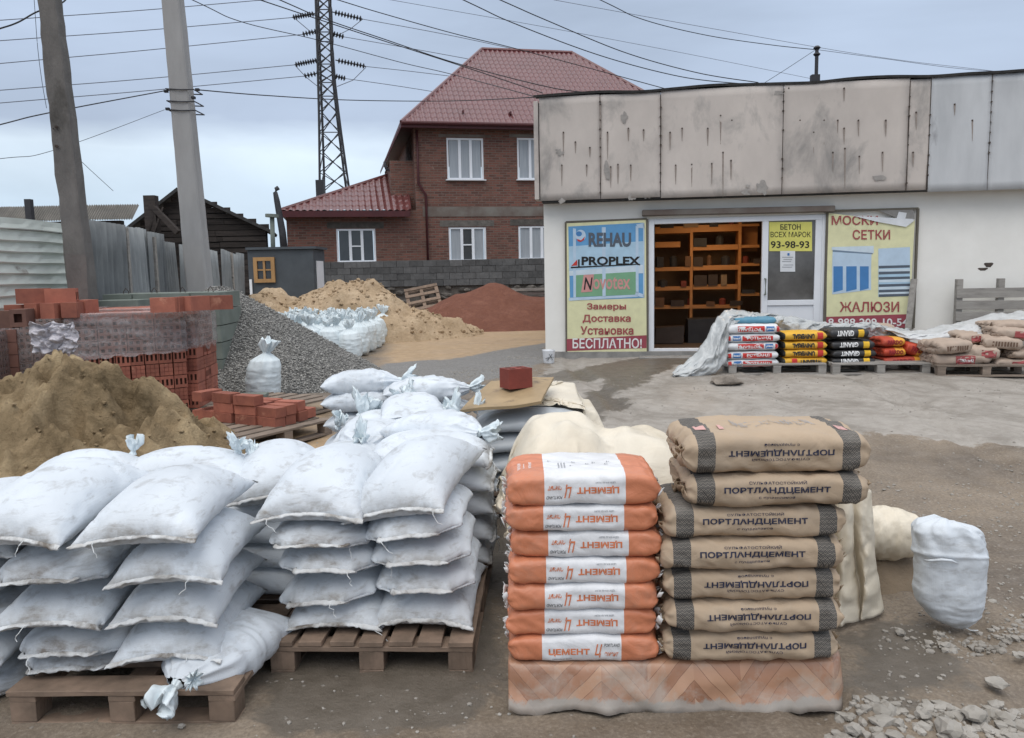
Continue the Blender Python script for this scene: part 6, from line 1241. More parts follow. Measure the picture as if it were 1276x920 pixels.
# ---------------------------------------------------------------- cinder block wall
yw = 24.6; a = atY(396, 327, yw); b_ = atY(700, 323, yw); t = thing('block_wall', 'unplastered cinder block wall on a rubble base in front of the house', 'wall', (a[0], yw, .25), 0); Lw = b_[0]-a[0]+4; hz = a[2]-.25; hb_ = .195; n = 4
blk = [bmesh_of('block', (.392, .18, .187), M['block'], 100+k) for k in range(3)]
for r in range(n):
    for i in range(int(Lw/.40)):
        put('block', blk[(i+r) % 3], t, (i*.40+.2+(.2 if r % 2 else 0), random.uniform(-.008, .008), hz-.10-r*hb_), rz=random.uniform(-.012, .012))
MB().box((Lw/2, .04, (hz-.02)/2), (Lw, .10, hz-.06)).build('mortar', M['rubble'], t)
rs = np.random.RandomState(6)
for i in range(150):
    x = rs.uniform(0, Lw*.85); z = rs.uniform(0.05, hz-n*hb_-.05); r = rs.uniform(.07, .14); me = stones('rubble_stone', [(0, 0, 0)], [r], M['rubble'], i, .7); put('rubble_stone', me, t, (x, -.05, z), scale=(1.4, .6, 1))
# pallets leaning by the wall, planks
pallet((atY(530, 372, 24.0)[0], 23.7, .75), 0, 'old pallet leaning against the block wall beside the yellow sand heap', W=1.0, D=1.3, mat=M['wood_wet'], rot=(rad(40), rad(-10), rad(8)), across='x')
t = thing('board_pile', 'small pile of pale boards behind the red gravel near the shop corner', 'boards', (atY(655, 370, 23.0)[0], 23.0, .25))
for i in range(5): MB().box((random.uniform(-.15, .15), -.1*i, .55+.11*i-.1), (1.9, .12, .07), rz=random.uniform(-.03, .03)).build('board', M['wood_grey'], t)
for x in (-.6, .6): MB().box((x, -.2, .25), (.1, .5, .46)).build('support', M['wood_grey'], t)
t = thing('roadside_bush', 'dry reddish bush against the block wall', 'bush', atY(651, 371, 24.2)) if False else None

# ================================================================ PYLON AND WIRES
YP = 85.0; t = thing('power_pylon', 'dark lattice steel power pylon with strings of disc insulators behind the house', 'pylon', (atY(416, 330, YP)[0], YP, .25)); o0 = np.array(t.location)
def pp(px, py, dy=0): return atY(px, py, YP+dy)-o0
zz = [238, 215, 190, 165, 140, 120, 103, 92, 80, 66, 52, 40, 26, 12, -2, -20]
def lx(py): return np.interp(py, [-20, 0, 70, 150, 250], [392.5, 393.3, 395.5, 397.5, 398.5])
def rx(py): return np.interp(py, [-20, 0, 70, 103, 150, 250], [411, 412, 415, 417.5, 423, 437])
legs = {}
for name_, fx in (('l', lx), ('r', rx)):
    for dep in (0, 1):
        pts = []
        for py in [330]+zz:
            w = rx(py)-lx(py); sh = -.10*w if dep else 0; f = 0.0
            x = fx(py)+(w*.16 if (name_ == 'l' and dep) else 0)-(w*.10 if (name_ == 'r' and dep) else 0); pts.append(pp(x, py, dep*w*.085))
        MB().tube(pts, .13, 5).build('leg', M['darkmetal'], t); legs[name_, dep] = pts
def seg(a, b, r=.055): MB().bar(a, b, r*1.6).build('brace', M['darkmetal'], t)
nL = len(zz)+1
for i in range(1, nL-1):
    for dep in (0, 1):
        seg(legs['l', dep][i], legs['r', dep][i+1]); seg(legs['r', dep][i], legs['l', dep][i+1])
        if i in (6, 7, 9, 11, 12, 14, 4): seg(legs['l', dep][i], legs['r', dep][i])
    seg(legs['l', 0][i], legs['l', 1][i+1]); seg(legs['r', 0][i], legs['r', 1][i+1])
wires = []
for (ax, ay), (bx, by), n in (((393, 17), (364, 22), 9), ((414, 15), (452, 24), 9), ((395, 39), (377, 43), 5), ((415, 42), (428, 46), 4), ((397, 75), (367, 81), 9), ((418, 75), (456, 83), 9), ((398, 91), (379, 95), 5), ((418, 95), (430, 98), 4)):
    a = pp(ax, ay); b = pp(bx, by); st = MB(); st.tube([a, b], .06, 5); st.build('insulator_rod', M['darkmetal'], t)
    for k in range(n):
        c = a+(b-a)*(.12+.8*k/(n-1)); d = (b-a)/np.linalg.norm(b-a); MB().tube([c-d*.10, c, c+d*.10], [.10, .30, .10], 8).build('insulator_disc', M['darkmetal'], t)
# suspended line loops round the tower
for a, b, c in (((366, 22), (385, 38), (396, 44)), ((452, 24), (437, 36), (417, 46)), ((368, 82), (381, 96), (396, 108)), ((456, 84), (440, 100), (420, 108))): MB().tube([pp(*a), pp(*b), pp(*c)], .035, 4).build('jumper', M['cable_far'], t)
def wire(pts, label, r=.012, mat='cable', sag=0, n=14, group='overhead wires'):
    """pts: (px, py, Y) way points; smooth curve through them"""
    W = [atY(*p) for p in pts]; Q = []
    if pts[0][0] < 0 or pts[0][1] < 0: W.insert(0, W[0]+(W[0]-W[1])*4)
    if pts[-1][0] > 1276 or pts[-1][1] < 0: W.append(W[-1]+(W[-1]-W[-2])*4)
    for i in range(len(W)-1):
        p0 = W[max(i-1, 0)]; p1 = W[i]; p2 = W[i+1]; p3 = W[min(i+2, len(W)-1)]
        for k in range(n): u = k/n; Q.append(.5*((2*p1)+(-p0+p2)*u+(2*p0-5*p1+4*p2-p3)*u*u+(-p0+3*p1-3*p2+p3)*u**3))
    Q.append(W[-1]); base = Q[0]; tag(MB().tube([q-base for q in Q], r*.72, 5).build('overhead_wire', M[mat], None, loc=base), label, 'wire', group)
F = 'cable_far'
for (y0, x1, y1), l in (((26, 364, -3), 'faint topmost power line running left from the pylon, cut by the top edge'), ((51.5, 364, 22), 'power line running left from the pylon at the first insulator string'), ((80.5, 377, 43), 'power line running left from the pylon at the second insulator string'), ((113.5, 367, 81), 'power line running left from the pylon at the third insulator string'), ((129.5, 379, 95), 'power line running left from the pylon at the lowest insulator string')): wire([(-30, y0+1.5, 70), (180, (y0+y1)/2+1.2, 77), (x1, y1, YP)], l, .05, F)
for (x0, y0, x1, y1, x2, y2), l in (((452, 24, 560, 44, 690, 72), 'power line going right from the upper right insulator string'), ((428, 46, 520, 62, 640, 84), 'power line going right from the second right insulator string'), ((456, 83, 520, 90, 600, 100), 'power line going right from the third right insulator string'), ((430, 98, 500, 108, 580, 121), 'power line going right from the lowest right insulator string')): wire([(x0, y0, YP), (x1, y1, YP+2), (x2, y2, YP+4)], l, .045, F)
wire([(-30, 163, 9), (60, 141, 10.5), (207, 113, Y2-.05)], 'black cable running left from the upper clamp of the pale pole', .011)
wire([(246, 112, Y2), (330, 119, 14.5), (440, 125, 17), (560, 126, 19), (673, 121, 15)], 'black cable running from the pale pole across the house roof to the shop', .013)
wire([(-30, 202, 8.8), (65, 188, 10), (205, 137, Y2-.05)], 'thin cable running left from the lower clamp of the pale pole', .005)
wire([(66, 160, 8.85), (96, 196, 10), (141, 238, 12)], 'thin loose wire hanging diagonally from the dark pole', .005)
wire([(-20, 42, 8.5), (20, 29, 8.7), (46, 15, 8.9), (75, 5, 9.1), (90, -8, 9.3)], 'dark cable crossing behind the top of the dark pole', .012)
wire([(42, -8, 8.8), (44, 20, 8.8), (47, 60, 8.8), (52, 100, 8.8), (58, 135, 8.8)], 'thin wire hanging down along the left edge of the dark pole', .004)
wire([(222, -8, 12.4), (300, 27, 14), (396, 50, 16), (500, 78, 17), (560, 92, 16.5), (668, 121, 13.4)], 'cable from the pale pole top sweeping down to the shop corner', .010)
wire([(300, -8, 11), (390, 22, 12.5), (475, 50, 13.5), (574, 82, 14), (676, 116, 13.2)], 'upper cable of the close pair ending at the shop corner', .011)
wire([(330, -8, 11), (400, 22, 12.5), (476, 48, 13.5), (574, 80.5, 14), (690, 110, 13.1), (752, 116, 12.8)], 'lower cable of the close pair running on behind the shop fascia', .011)
wire([(395, -8, 12), (470, 15, 13), (566, 42, 14), (640, 60, 14.5), (760, 92, 14.5), (830, 111, 14)], 'cable passing from the top edge over the house ridge to the shop roof', .010)
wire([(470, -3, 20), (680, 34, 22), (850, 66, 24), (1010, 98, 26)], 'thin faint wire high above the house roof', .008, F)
wire([(560, -8, 11), (640, 29, 12), (750, 70, 12.8), (850, 96, 13), (930, 105, 12.6)], 'cable curving down from the top edge to the shop roof, lower of two', .010)
wire([(605, -8, 11), (680, 25, 12), (780, 66, 12.8), (870, 91, 13), (945, 103, 12.6)], 'cable curving down from the top edge to the shop roof, upper of two', .010)
wire([(735, -6, 12), (800, 24, 13), (880, 44, 14), (960, 56, 14.5), (1016, 62, 14)], 'cable from the top edge to the small mast on the shop roof', .009)
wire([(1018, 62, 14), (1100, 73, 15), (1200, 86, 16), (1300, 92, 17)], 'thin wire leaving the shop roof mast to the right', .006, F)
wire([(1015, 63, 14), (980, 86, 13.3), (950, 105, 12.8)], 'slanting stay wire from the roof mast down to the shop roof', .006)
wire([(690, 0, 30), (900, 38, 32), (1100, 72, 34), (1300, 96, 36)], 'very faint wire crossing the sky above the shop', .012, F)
# ================================================================ SHOP
SC0 = ground(680, 446); SY = rad(-8.3); us = np.array([math.cos(SY), math.sin(SY), 0]); ns_ = np.array([-math.sin(SY), math.cos(SY), 0]); SO = np.array([SC0[0], SC0[1], .25])
t = thing('shop_building', 'long low whitewashed shop with a stained panel fascia, open doorway and two posters', 'shop', SO, SY); shop = t
def sp(px, py, s=0.0):
    """shop coordinates (along, back, up) of a pixel on the plane set back by s"""
    p = onplane(px, py, SO+ns_*s, ns_)-SO; return np.array([p@us, s, p[2]])
XE = 12.0; zb = sp(900, 246, -.25)[2]; ztp = sp(900, 110.5, -.25)[2]
dl = sp(808, 437)[0]; dr = sp(1028, 437)[0]; dt = sp(900, 271)[2]; db = sp(860, 439)[2]; db = max(db, .05)
mb = MB(); wall_with_holes(mb, 0, XE, -.3, ztp-.05, [(dl, dr, db, dt)], 0, .25); 
w = mb.mesh('wall', M['whitewash']); put('wall', w, t)
MB().box((.125, 4.25, (ztp-.05)/2-.15), (.25, 8.0, ztp+.25)).build('wall', M['whitewash'], t); MB().box((XE/2, 4.2, ztp-.02), (XE, 8.2, .10)).build('roof', M['tar'], t)
MB().box((XE/2, 8.3, ztp/2), (XE, .2, ztp)).build('wall', M['whitewash'], t)
MB().box((XE/2, -.05, .02), (XE, .10, .16)).build('plinth', M['concrete'], t)
MB().box(((dl+dr)/2-.02, -.06, sp(900, 264)[2]), (dr-dl+.16, .14, .09), R=Matrix.Rotation(rad(.4), 3, 'Y')).build('lintel', M['bandconcrete'], t, bevel=.01)
MB().box(((dl+dr)/2, -.12, db-.10), (dr-dl+.3, .5, .12)).build('step', M['concrete'], t, bevel=.01)
# fascia sheets
seams = [672, 748, 823, 975, 1131, 1157, 1232, 1330, 1420, 1520]
for i, (a, b) in enumerate(zip(seams[:-1], seams[1:])):
    x0 = sp(a, 180, -.25)[0]; x1 = sp(b, 180, -.25)[0]; tz = ztp+random.uniform(-.012, .012); bz_ = zb+(.03 if i < 2 else (.015 if i < 5 else 0))-(.02 if i >= 5 else 0); n = 14; mat = M['fascia'] if i < 5 else M['fascia_grey']
    U, V = np.meshgrid(np.linspace(x0+.006, x1-.006, n), np.linspace(bz_, tz, n), indexing='ij'); yy = -.25+.014*fbm(U*1.3, V*1.2, i, 3)-(.006 if i % 2 else 0); yy = yy-.02*np.clip(1-np.abs(V-bz_)/.15, 0, 1)*np.clip(fbm(U*2, V, 3, 2), 0, 1)
    pn = put('fascia_panel', grid_mesh('fascia_panel', np.stack([U, yy, V], -1), mat), t); s = pn.modifiers.new('t', 'SOLIDIFY'); s.thickness = .012; s.offset = -1 if False else 1
    # dark sealed seam with its row of bolts
    if i:
        m = MB(); m.box((x0, -.259, (bz_+tz)/2), (.007, .012, tz-bz_)); m.build('seam_strip', M['rust'], t)
        for k in range(11):
            if random.random() < .6: MB().tube([(x0+random.uniform(-.008, .008), -.268, bz_+.1+k*(tz-bz_-.2)/10), (x0, -.285, bz_+.1+k*(tz-bz_-.2)/10)], random.uniform(.007, .014), 6).build('bolt', M['rust'], t)
MB().box((XE/2-.1, -.10, zb+.02), (XE-.2, .29, .03)).build('fascia_underside', M['tar'], t)
MB().box((sp(672, 180, -.25)[0]-.045, -.12, (zb+ztp)/2-.0), (.07, .30, ztp-zb-.1)).build('end_post', M['fascia'], t, bevel=.008)
n = 90; U = np.linspace(-.10, XE, n); P = [[(x, -.29, ztp+.01+.012*math.sin(x*3)+.01*float(vnoise(x*2, 0, 3))), (x, -.30, ztp+.045+.012*math.sin(x*3)+.01*float(vnoise(x*2, 0, 3))), (x, .1, ztp+.06)] for x in U]
put('roof_edge', grid_mesh('roof_edge', P, M['tar'], False), t)
m = MB(); rs = np.random.RandomState(2); k = 0
streaks = [(702, 165, 30), (717, 177, 14), (735, 184, 12), (748, 130, 90), (757, 165, 34), (770, 205, 24), (783, 160, 16), (802, 162, 14), (700, 206, 26), (731, 206, 14), (761, 208, 26), (786, 206, 20), (835, 165, 22), (850, 160, 16), (882, 160, 22), (898, 144, 36), (901, 190, 56), (862, 205, 28), (887, 204, 26), (911, 200, 24), (842, 206, 24), (912, 150, 10), (997, 150, 18), (1014, 165, 26), (1027, 150, 30), (1044, 150, 16), (1052, 160, 20), (1070, 150, 20), (1053, 185, 50), (1038, 190, 24), (1071, 195, 22), (1104, 150, 20), (1100, 190, 24), (1142, 140, 22), (1138, 190, 18), (1052, 110, 16), (983, 110, 8), (1190, 130, 14), (1212, 150, 26)]
stm = [M.setdefault('rust_stain', pm('rust_stain', (.22, .18, .155), (.31, .27, .24), 20, .8, .0)), M.setdefault('soot_stain', pm('grime_stain', (.25, .235, .22), (.36, .335, .31), 12, .85, 0, rnd=False))]
for px, py, L in streaks:
    a = sp(px, py, -.282); b = sp(px, py+L, -.282); q = np.linspace(0, 1, 7); W = np.interp(q, [0, .15, .5, 1], [.012, .014, .009, .003])*random.uniform(.7, 1.2); P = [[(a[0]+(b[0]-a[0])*u-w_, -.2745, a[2]+(b[2]-a[2])*u), (a[0]+(b[0]-a[0])*u+w_, -.2745, a[2]+(b[2]-a[2])*u)] for u, w_ in zip(q, W)]
    put('rust_streak', grid_mesh('rust_streak', P, stm[0], False), t); MB().tube([(a[0], -.264, a[2]), (a[0], -.281, a[2])], .012, 6).build('nail', M['rust'], t)
for px, py, w_, h_, sd_ in ((697, 190, .13, .10, 1), (757, 214, .10, .22, 2), (787, 246, .12, .10, 3), (778, 146, .10, .18, 4), (949, 234, .16, .20, 5), (929, 240, .14, .08, 6), (968, 116, .22, .06, 7), (1098, 222, .20, .06, 8), (700, 250, .10, .08, 9), (932, 232, .06, .04, 10), (806, 244, .09, .09, 13)):
    c = sp(px, py, -.276); a = np.linspace(0, 2*math.pi, 29)[:-1]; r = 1+.5*fbm(np.cos(a)*1.6+sd_, np.sin(a)*1.6, sd_, 4); V = [(c[0], -.2755-.0003*sd_, c[2])]+[(c[0]+w_*.5*q*math.cos(b), -.2755-.0003*sd_, c[2]+h_*.5*q*math.sin(b)) for b, q in zip(a, r)]
    put('grime_stain', mesh('grime_stain', V, [(0, 1+i, 1+(i+1) % 28) for i in range(28)], stm[1]), t)
# damaged plaster by the right
c = sp(1228, 333); a = np.linspace(0, 2*math.pi, 25)[:-1]
for dx, dz, w_, h_ in ((.04, .03, .055, .045), (-.035, -.03, .06, .028)):
    V = [(c[0]+dx, -.003, c[2]+dz)]+[(c[0]+dx+w_*math.cos(b)*(1+.3*math.sin(3*b)), -.003-.0004*(dx > 0), c[2]+dz+h_*math.sin(b)*(1+.3*math.cos(2*b))) for b in a]; put('plaster_hole', mesh('plaster_hole', V, [(0, 1+i, 1+(i+1) % 24) for i in range(24)], M['rust']), t)
# doorway: white frame, open left half, glazed leaf on the right
def rectbox(name, px0, py0, px1, py1, y0, y1, mat, parent=None, s=0, bevel=0):
    a = sp(px0, py1, s); b = sp(px1, py0, s); return MB().box(((a[0]+b[0])/2, (y0+y1)/2, (a[2]+b[2])/2), (abs(b[0]-a[0]), abs(y1-y0), abs(b[2]-a[2]))).build(name, mat, parent or t, bevel=bevel)
x815 = sp(815, 400)[0]; x947 = sp(948, 400)[0]; x957 = sp(957, 330)[0]; x1015 = sp(1015, 330)[0]; zt1 = sp(960, 277)[2]
fr = lambda x0, x1, z0, z1, y0=-.02, y1=.07, n='door_frame', m='pvc', b=.004: MB().box(((x0+x1)/2, (y0+y1)/2, (z0+z1)/2), (x1-x0, y1-y0, z1-z0)).build(n, M[m], shop, bevel=b)
fr(dl, x815, db, dt); fr(x815, dr-.09, dt-.075, dt, -.018); fr(dr-.09, dr, db, dt); fr(x815, x947, db, db+.06, -.018)
door = thing('door', None, None, (x947, .0, db+.01)); door.parent = shop; dw = dr-.09-x947; dh = dt-.08-db
gx0, gx1 = x957-x947, x1015-x947; gz1 = sp(985, 275)[2]-db-.01; gz0 = sp(985, 374)[2]-db-.01
for a, b, c, d in ((0, gx0, 0, dh), (gx1, dw, 0, dh), (gx0, gx1, gz1, dh), (gx0, gx1, gz0-.08, gz0), (gx0, gx1, 0, .10)): MB().box(((a+b)/2, .025-.001*(a == gx0), (c+d)/2), (b-a, .07, d-c)).build('rail', M['pvc'], door, bevel=.004)
MB().box(((gx0+gx1)/2, .03, (gz0-.08+.10)/2), (gx1-gx0, .035, gz0-.18)).build('lower_panel', M['pvc'], door)
MB().box(((gx0+gx1)/2, .03, (gz0+gz1)/2), (gx1-gx0, .02, gz1-gz0)).build('glass', M.setdefault('glassdoor', pm('door_glass_painted_reflection', (.15, .145, .14), (.05, .048, .045), 1.6, .1, 0, spec=.6)), door)  # paler blotches painted into the glass colour stand in for a reflection
MB().tube([(.05, -.015, dh*.44), (.05, -.07, dh*.44), (.05, -.07, dh*.56), (.05, -.015, dh*.56)], .013, 8).build('handle', M['slab'], door)
class WP:
    def __init__(s, px0, py0, k, y): s.o = (px0, py0); s.k = k; s.y = y
    def __call__(s, u, v, lift=0):
        u = np.atleast_1d(u); v = np.atleast_1d(v); return np.array([sp(s.o[0]+a/s.k, s.o[1]+b/s.k, s.y-lift) for a, b in zip(u, v)])
L1 = .0025
flat('cream_banner', (.74, .72, .44), .5); flat('sign_yellow', (.72, .68, .17), .5); flat('paper_white', (.72, .74, .76), .8); flat('txt_red', (.36, .085, .085), .6); flat('txt_black', (.02, .02, .02), .5); flat('txt_white', (.8, .79, .77), .5); flat('band_red', (.34, .075, .095), .5); flat('sky_print', (.13, .34, .60), .5); flat('sky_print_light', (.42, .60, .74), .5); flat('cloud_print', (.60, .70, .77), .5); flat('grass_print', (.20, .40, .24), .5); flat('frame_print', (.50, .63, .76), .5); flat('txt_steel', (.10, .12, .15), .5); flat('pink_print', (.62, .30, .28), .5); flat('blue_print', (.07, .22, .48), .5); flat('shade_print', (.18, .25, .33), .5); flat('red_bright', (.55, .05, .04), .5); flat('frame_wood', (.14, .125, .10), .9)
# yellow notice and paper on the door glass
pr = Print(WP(690, 250, 3.753, .012)); pr.rect(1008, 1208, 100, 237, M['sign_yellow']); pr.text('БЕТОН', 1060, 1155, 137, 111, M['txt_black'], bold=.018, lift=L1); pr.text('ВСЕХ МАРОК', 1014, 1202, 172, 146, M['txt_black'], bold=.006, lift=L1); pr.text('93-98-93', 1015, 1195, 223, 190, M['txt_black'], bold=.018, lift=L1)
pr.rect(1059, 1129, 236, 333, M['paper_white'], lift=.001); pr.rect(1093, 1103, 246, 258, M['ink_blue'], lift=L1+.001)
for i, y in enumerate((264, 274, 284, 300, 310)): pr.rect(1068+(i % 2)*6, 1120-(i % 3)*5, y, y+3, M['ink_grey'], lift=L1+.001)
pr.build('notice', shop)
# left poster
def frame_of(px, mat, label=None, name='poster_frame', y=-.045, w=.035):
    c = [sp(*q, y) for q in px]
    for a, b in zip(c, c[1:]+c[:1]): MB().bar(a, b, w, .03).build(name, mat, poster)
poster = thing('poster_board', None, None); poster.parent = shop; bpy.context.view_layer.update()
frame_of([(705, 277), (806, 273), (807, 440), (706, 445)], M['frame_wood'])
q = WP(690, 250, 3.753, -.062); pr = Print(q)
pr.poly([(60, 107), (432, 90), (436, 712), (60, 722)], M['cream_banner']); pr.build('banner', poster)
pr = Print(q); pr.poly([(68, 122), (418, 104), (424, 455), (76, 468)], M['sky_print'], L1)
pr.poly([(70, 215), (422, 190), (422, 330), (72, 345)], M['sky_print_light'], L1*1.4); pr.poly([(72, 330), (422, 300), (423, 340), (72, 352)], M['cloud_print'], L1*1.6)
pr.poly([(100, 350), (385, 333), (385, 440), (100, 452)], M['grass_print'], L1*1.8)
for pts in ([(225, 125), (243, 125), (243, 450), (228, 450)], [(385, 112), (424, 104), (424, 130), (395, 128)], [(383, 118), (396, 124), (397, 436), (384, 430)], [(418, 104), (424, 104), (424, 452), (418, 448)], [(384, 426), (424, 440), (424, 455), (380, 444)], [(70, 455), (395, 440), (395, 450), (72, 469)], [(90, 130), (104, 132), (104, 452), (92, 458)]): pr.poly(pts, M['frame_print'], L1*2.2)
pr.build('window_picture', poster)
pr = Print(q); l2 = L1*3.2; pr.text('REHAU', 163, 362, 217, 150, M['txt_steel'], bold=.04, lift=l2, shear=.0); a = np.linspace(0, 6.28, 25)[:-1]
pr.poly([(126+24*math.cos(b), 164+27*math.sin(b)) for b in a], M['frame_print'], l2*.95); pr.poly([(108, 180), (128, 186), (146, 168), (142, 184), (126, 194), (112, 190)], M['red_bright'], l2); pr.poly([(118+14*math.cos(b), 156+12*math.sin(b)) for b in a], M['blue_print'], l2)
pr.text('PROPLEX', 130, 405, 303, 262, M['txt_black'], bold=.035, lift=l2); pr.poly([(80, 310), (404, 296), (404, 300), (80, 317)], M['txt_black'], l2); pr.poly([(82, 306), (110, 276), (110, 304)], M['red_bright'], l2); pr.poly([(114, 276), (121, 275), (121, 314), (114, 314)], M['txt_black'], l2)
pr.poly([(140, 348), (188, 345), (180, 426), (128, 430)], M['pink_print'], l2*.95); pr.text('N', 140, 182, 418, 360, M['txt_black'], bold=.018, lift=l2*1.1, shear=.2); pr.text('ovotex', 184, 358, 416, 356, M['pink_print'], bold=.018, lift=l2)
pr.text('Замеры', 155, 338, 517, 480, M['txt_red'], bold=.025, lift=l2); pr.text('Доставка', 135, 360, 574, 534, M['txt_red'], bold=.025, lift=l2); pr.text('Установка', 125, 373, 628, 588, M['txt_red'], bold=.025, lift=l2)
pr.poly([(61, 648), (434, 630), (434, 690), (61, 704)], M['band_red'], L1); pr.text('БЕСПЛАТНО!', 88, 412, 692, 644, M['txt_white'], bold=.018, lift=l2)
pr.build('lettering', poster)
# right poster
frame_of([(1031, 263), (1144, 260), (1138, 409), (1027, 405)], M['frame_wood'])
q = WP(1020, 250, 4.0, -.062); pr = Print(q)
pr.poly([(46, 62), (182, 78), (440, 128), (480, 98), (468, 300), (452, 636), (38, 632)], M['cream_banner']); pr.build('banner', poster)
pr = Print(q); pr.poly([(170, 76), (300, 84), (470, 92), (478, 100), (436, 132), (300, 108)], M['paper_white'], .02); pr.poly([(388, 90), (400, 56), (440, 62), (432, 92)], M['paper_white'], .008); pr.poly([(300, 50), (470, 42), (480, 92), (390, 88)], M['concrete'], -.0); pr.build('folded_flap', poster)
pr = Print(q); l2 = L1*3
pr.text('МОСКИ', 65, 296, 122, 76, M['txt_red'], bold=.018, lift=l2); pr.text('СЕТКИ', 170, 357, 195, 146, M['txt_red'], bold=.018, lift=l2); pr.text('ЖАЛЮЗИ', 105, 402, 556, 504, M['txt_red'], bold=.018, lift=l2)
pr.poly([(39, 580), (456, 566), (453, 634), (38, 632)], M['band_red'], L1); pr.text('8-988-209-10-54', 48, 446, 626, 588, M['txt_white'], bold=.018, lift=l2); pr.build('lettering', poster)
pr = Print(q)
pr.poly([(66, 232), (275, 226), (275, 262), (66, 246)], M['cloud_print'], L1); pr.poly([(70, 246), (270, 262), (270, 268), (70, 256)], M['shade_print'], L1*1.3); pr.poly([(70, 256), (264, 268), (262, 322), (68, 325)], M['frame_print'], L1); pr.poly([(68, 325), (262, 322), (262, 445), (68, 468)], M['frame_print'], L1*1.2)
for a, b in ((74, 121), (138, 190), (206, 250)): pr.poly([(a, 328), (b, 328), (b, 446-(a-74)*.06), (a, 458-(a-74)*.06)], M['blue_print'], L1*1.7)
pr.poly([(298, 240), (456, 232), (456, 476), (298, 480)], M['sky_print_light'], L1); pr.poly([(298, 240), (456, 232), (456, 320), (298, 326)], M['frame_print'], L1*1.3)
for i, y in enumerate((326, 356, 382, 418, 446, 468)): pr.poly([(300, y), (455, y-4), (455, y+8), (300, y+13)], M['txt_steel'], L1*1.7); 
for i, y in enumerate((342, 396, 432, 458)): pr.poly([(300, y), (455, y-4), (455, y+10), (300, y+12)], M['cloud_print'], L1*1.5)
pr.build('window_picture', poster)
pl = sp(1139, 348, -.12); pb = sp(1127, 452, -.35); wp = thing('leaning_plank', 'grey plank leaning against the right edge of the right poster', 'plank', SO+us*pb[0]+ns_*pb[1]); MB().bar((0, 0, 0), tuple(us*(pl[0]-pb[0])+ns_*(pl[1]-pb[1])+np.array([0, 0, pl[2]])), .085, .03).build('plank', M['wood_grey'], wp)
# room behind the door
room = lambda n, c, d, m: MB().box(c, d).build(n, M[m], shop)
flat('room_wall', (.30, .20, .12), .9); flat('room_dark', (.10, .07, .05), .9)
RX0, RX1, RD = dl-.9, dr+1.6, 3.3
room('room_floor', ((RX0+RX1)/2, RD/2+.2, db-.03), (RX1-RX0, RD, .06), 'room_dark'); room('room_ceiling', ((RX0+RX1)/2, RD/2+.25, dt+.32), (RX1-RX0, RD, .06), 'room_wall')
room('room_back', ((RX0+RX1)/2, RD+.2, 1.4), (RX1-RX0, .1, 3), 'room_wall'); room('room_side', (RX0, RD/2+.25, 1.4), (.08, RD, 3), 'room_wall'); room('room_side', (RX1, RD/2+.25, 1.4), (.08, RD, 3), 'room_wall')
SB = 2.2; t = thing('shelf_unit', 'orange-lit wooden shelving full of goods inside the shop doorway', 'shelves', (0, 0, 0)); t.matrix_basis = Matrix.Translation(Vector(SO)) @ Matrix.Rotation(SY, 4, 'Z'); shv = t
def s6(x, y, s=SB): return sp(690+x/3.753, 250+y/3.753, s)
for x in (645, 872): a = s6(x, 95); b = s6(x, 700); MB().box((a[0], SB+.2, a[2]/2+.1), (.05, .42, a[2]+.35)).build('upright', M['shelf'], shv)
for x0, x1, y, th in ((470, 648, 140, .12), (648, 872, 132, .12), (648, 866, 222, .09), (470, 596, 208, .10), (470, 645, 322, .07), (648, 866, 316, .085), (470, 640, 413, .07), (648, 864, 406, .085), (872, 966, 116, .04), (872, 966, 215, .05), (872, 966, 300, .05), (872, 966, 340, .04), (872, 966, 440, .05), (460, 866, 500, .06)):
    a = s6(x0, y); b = s6(x1, y); MB().box(((a[0]+b[0])/2, SB+.2, a[2]), (b[0]-a[0]-.03, .40, th)).build('shelf', M['shelf'], shv)
MB().box(((s6(878, 1)[0]+s6(966, 1)[0])/2, SB+.38, s6(900, 170)[2]), (.36, .02, .5)).build('back_board', M['shelf'], shv)
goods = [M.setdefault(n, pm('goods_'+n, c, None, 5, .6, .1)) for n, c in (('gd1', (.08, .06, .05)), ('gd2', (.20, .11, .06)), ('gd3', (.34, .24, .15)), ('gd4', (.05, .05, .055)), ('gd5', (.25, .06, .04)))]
rs = np.random.RandomState(5); nm = 0
for row, (x0, x1, y) in enumerate(((480, 640, 300), (655, 860, 296), (655, 860, 388), (480, 630, 395), (655, 860, 205), (880, 960, 282), (880, 960, 422), (475, 860, 484), (500, 860, 118))):
    a = s6(x0, y)[0]; b = s6(x1, y)[0]; z = s6(x0, y+14)[2]; x = a
    i = 0
    while x < b-.08:
        w_ = rs.uniform(.08, .26); h_ = rs.uniform(.06, .20); m = MB()
        if rs.rand() < .6: m.box((0, 0, h_/2), (w_, .2, h_), rz=rs.uniform(-.1, .1))
        else: m.tube([(0, 0, 0), (0, 0, h_*.8), (0, 0, h_)], [w_*.4, w_*.4, w_*.2], 10)
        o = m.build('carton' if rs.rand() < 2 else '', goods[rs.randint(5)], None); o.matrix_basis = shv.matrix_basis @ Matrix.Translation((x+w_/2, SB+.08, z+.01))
        tag(o, 'dim item on the %s shelf inside the shop, %s' % (['left upper', 'middle', 'lower middle', 'left lower', 'upper middle', 'right upper', 'right lower', 'long bottom', 'topmost'][row], ['one', 'two', 'three', 'four', 'five', 'six', 'seven', 'eight', 'nine', 'ten', 'eleven', 'twelve', 'thirteen'][min(i, 12)]+' from the left'), 'carton', 'goods on the shop shelves'); x += w_+rs.uniform(.02, .25); i += 1
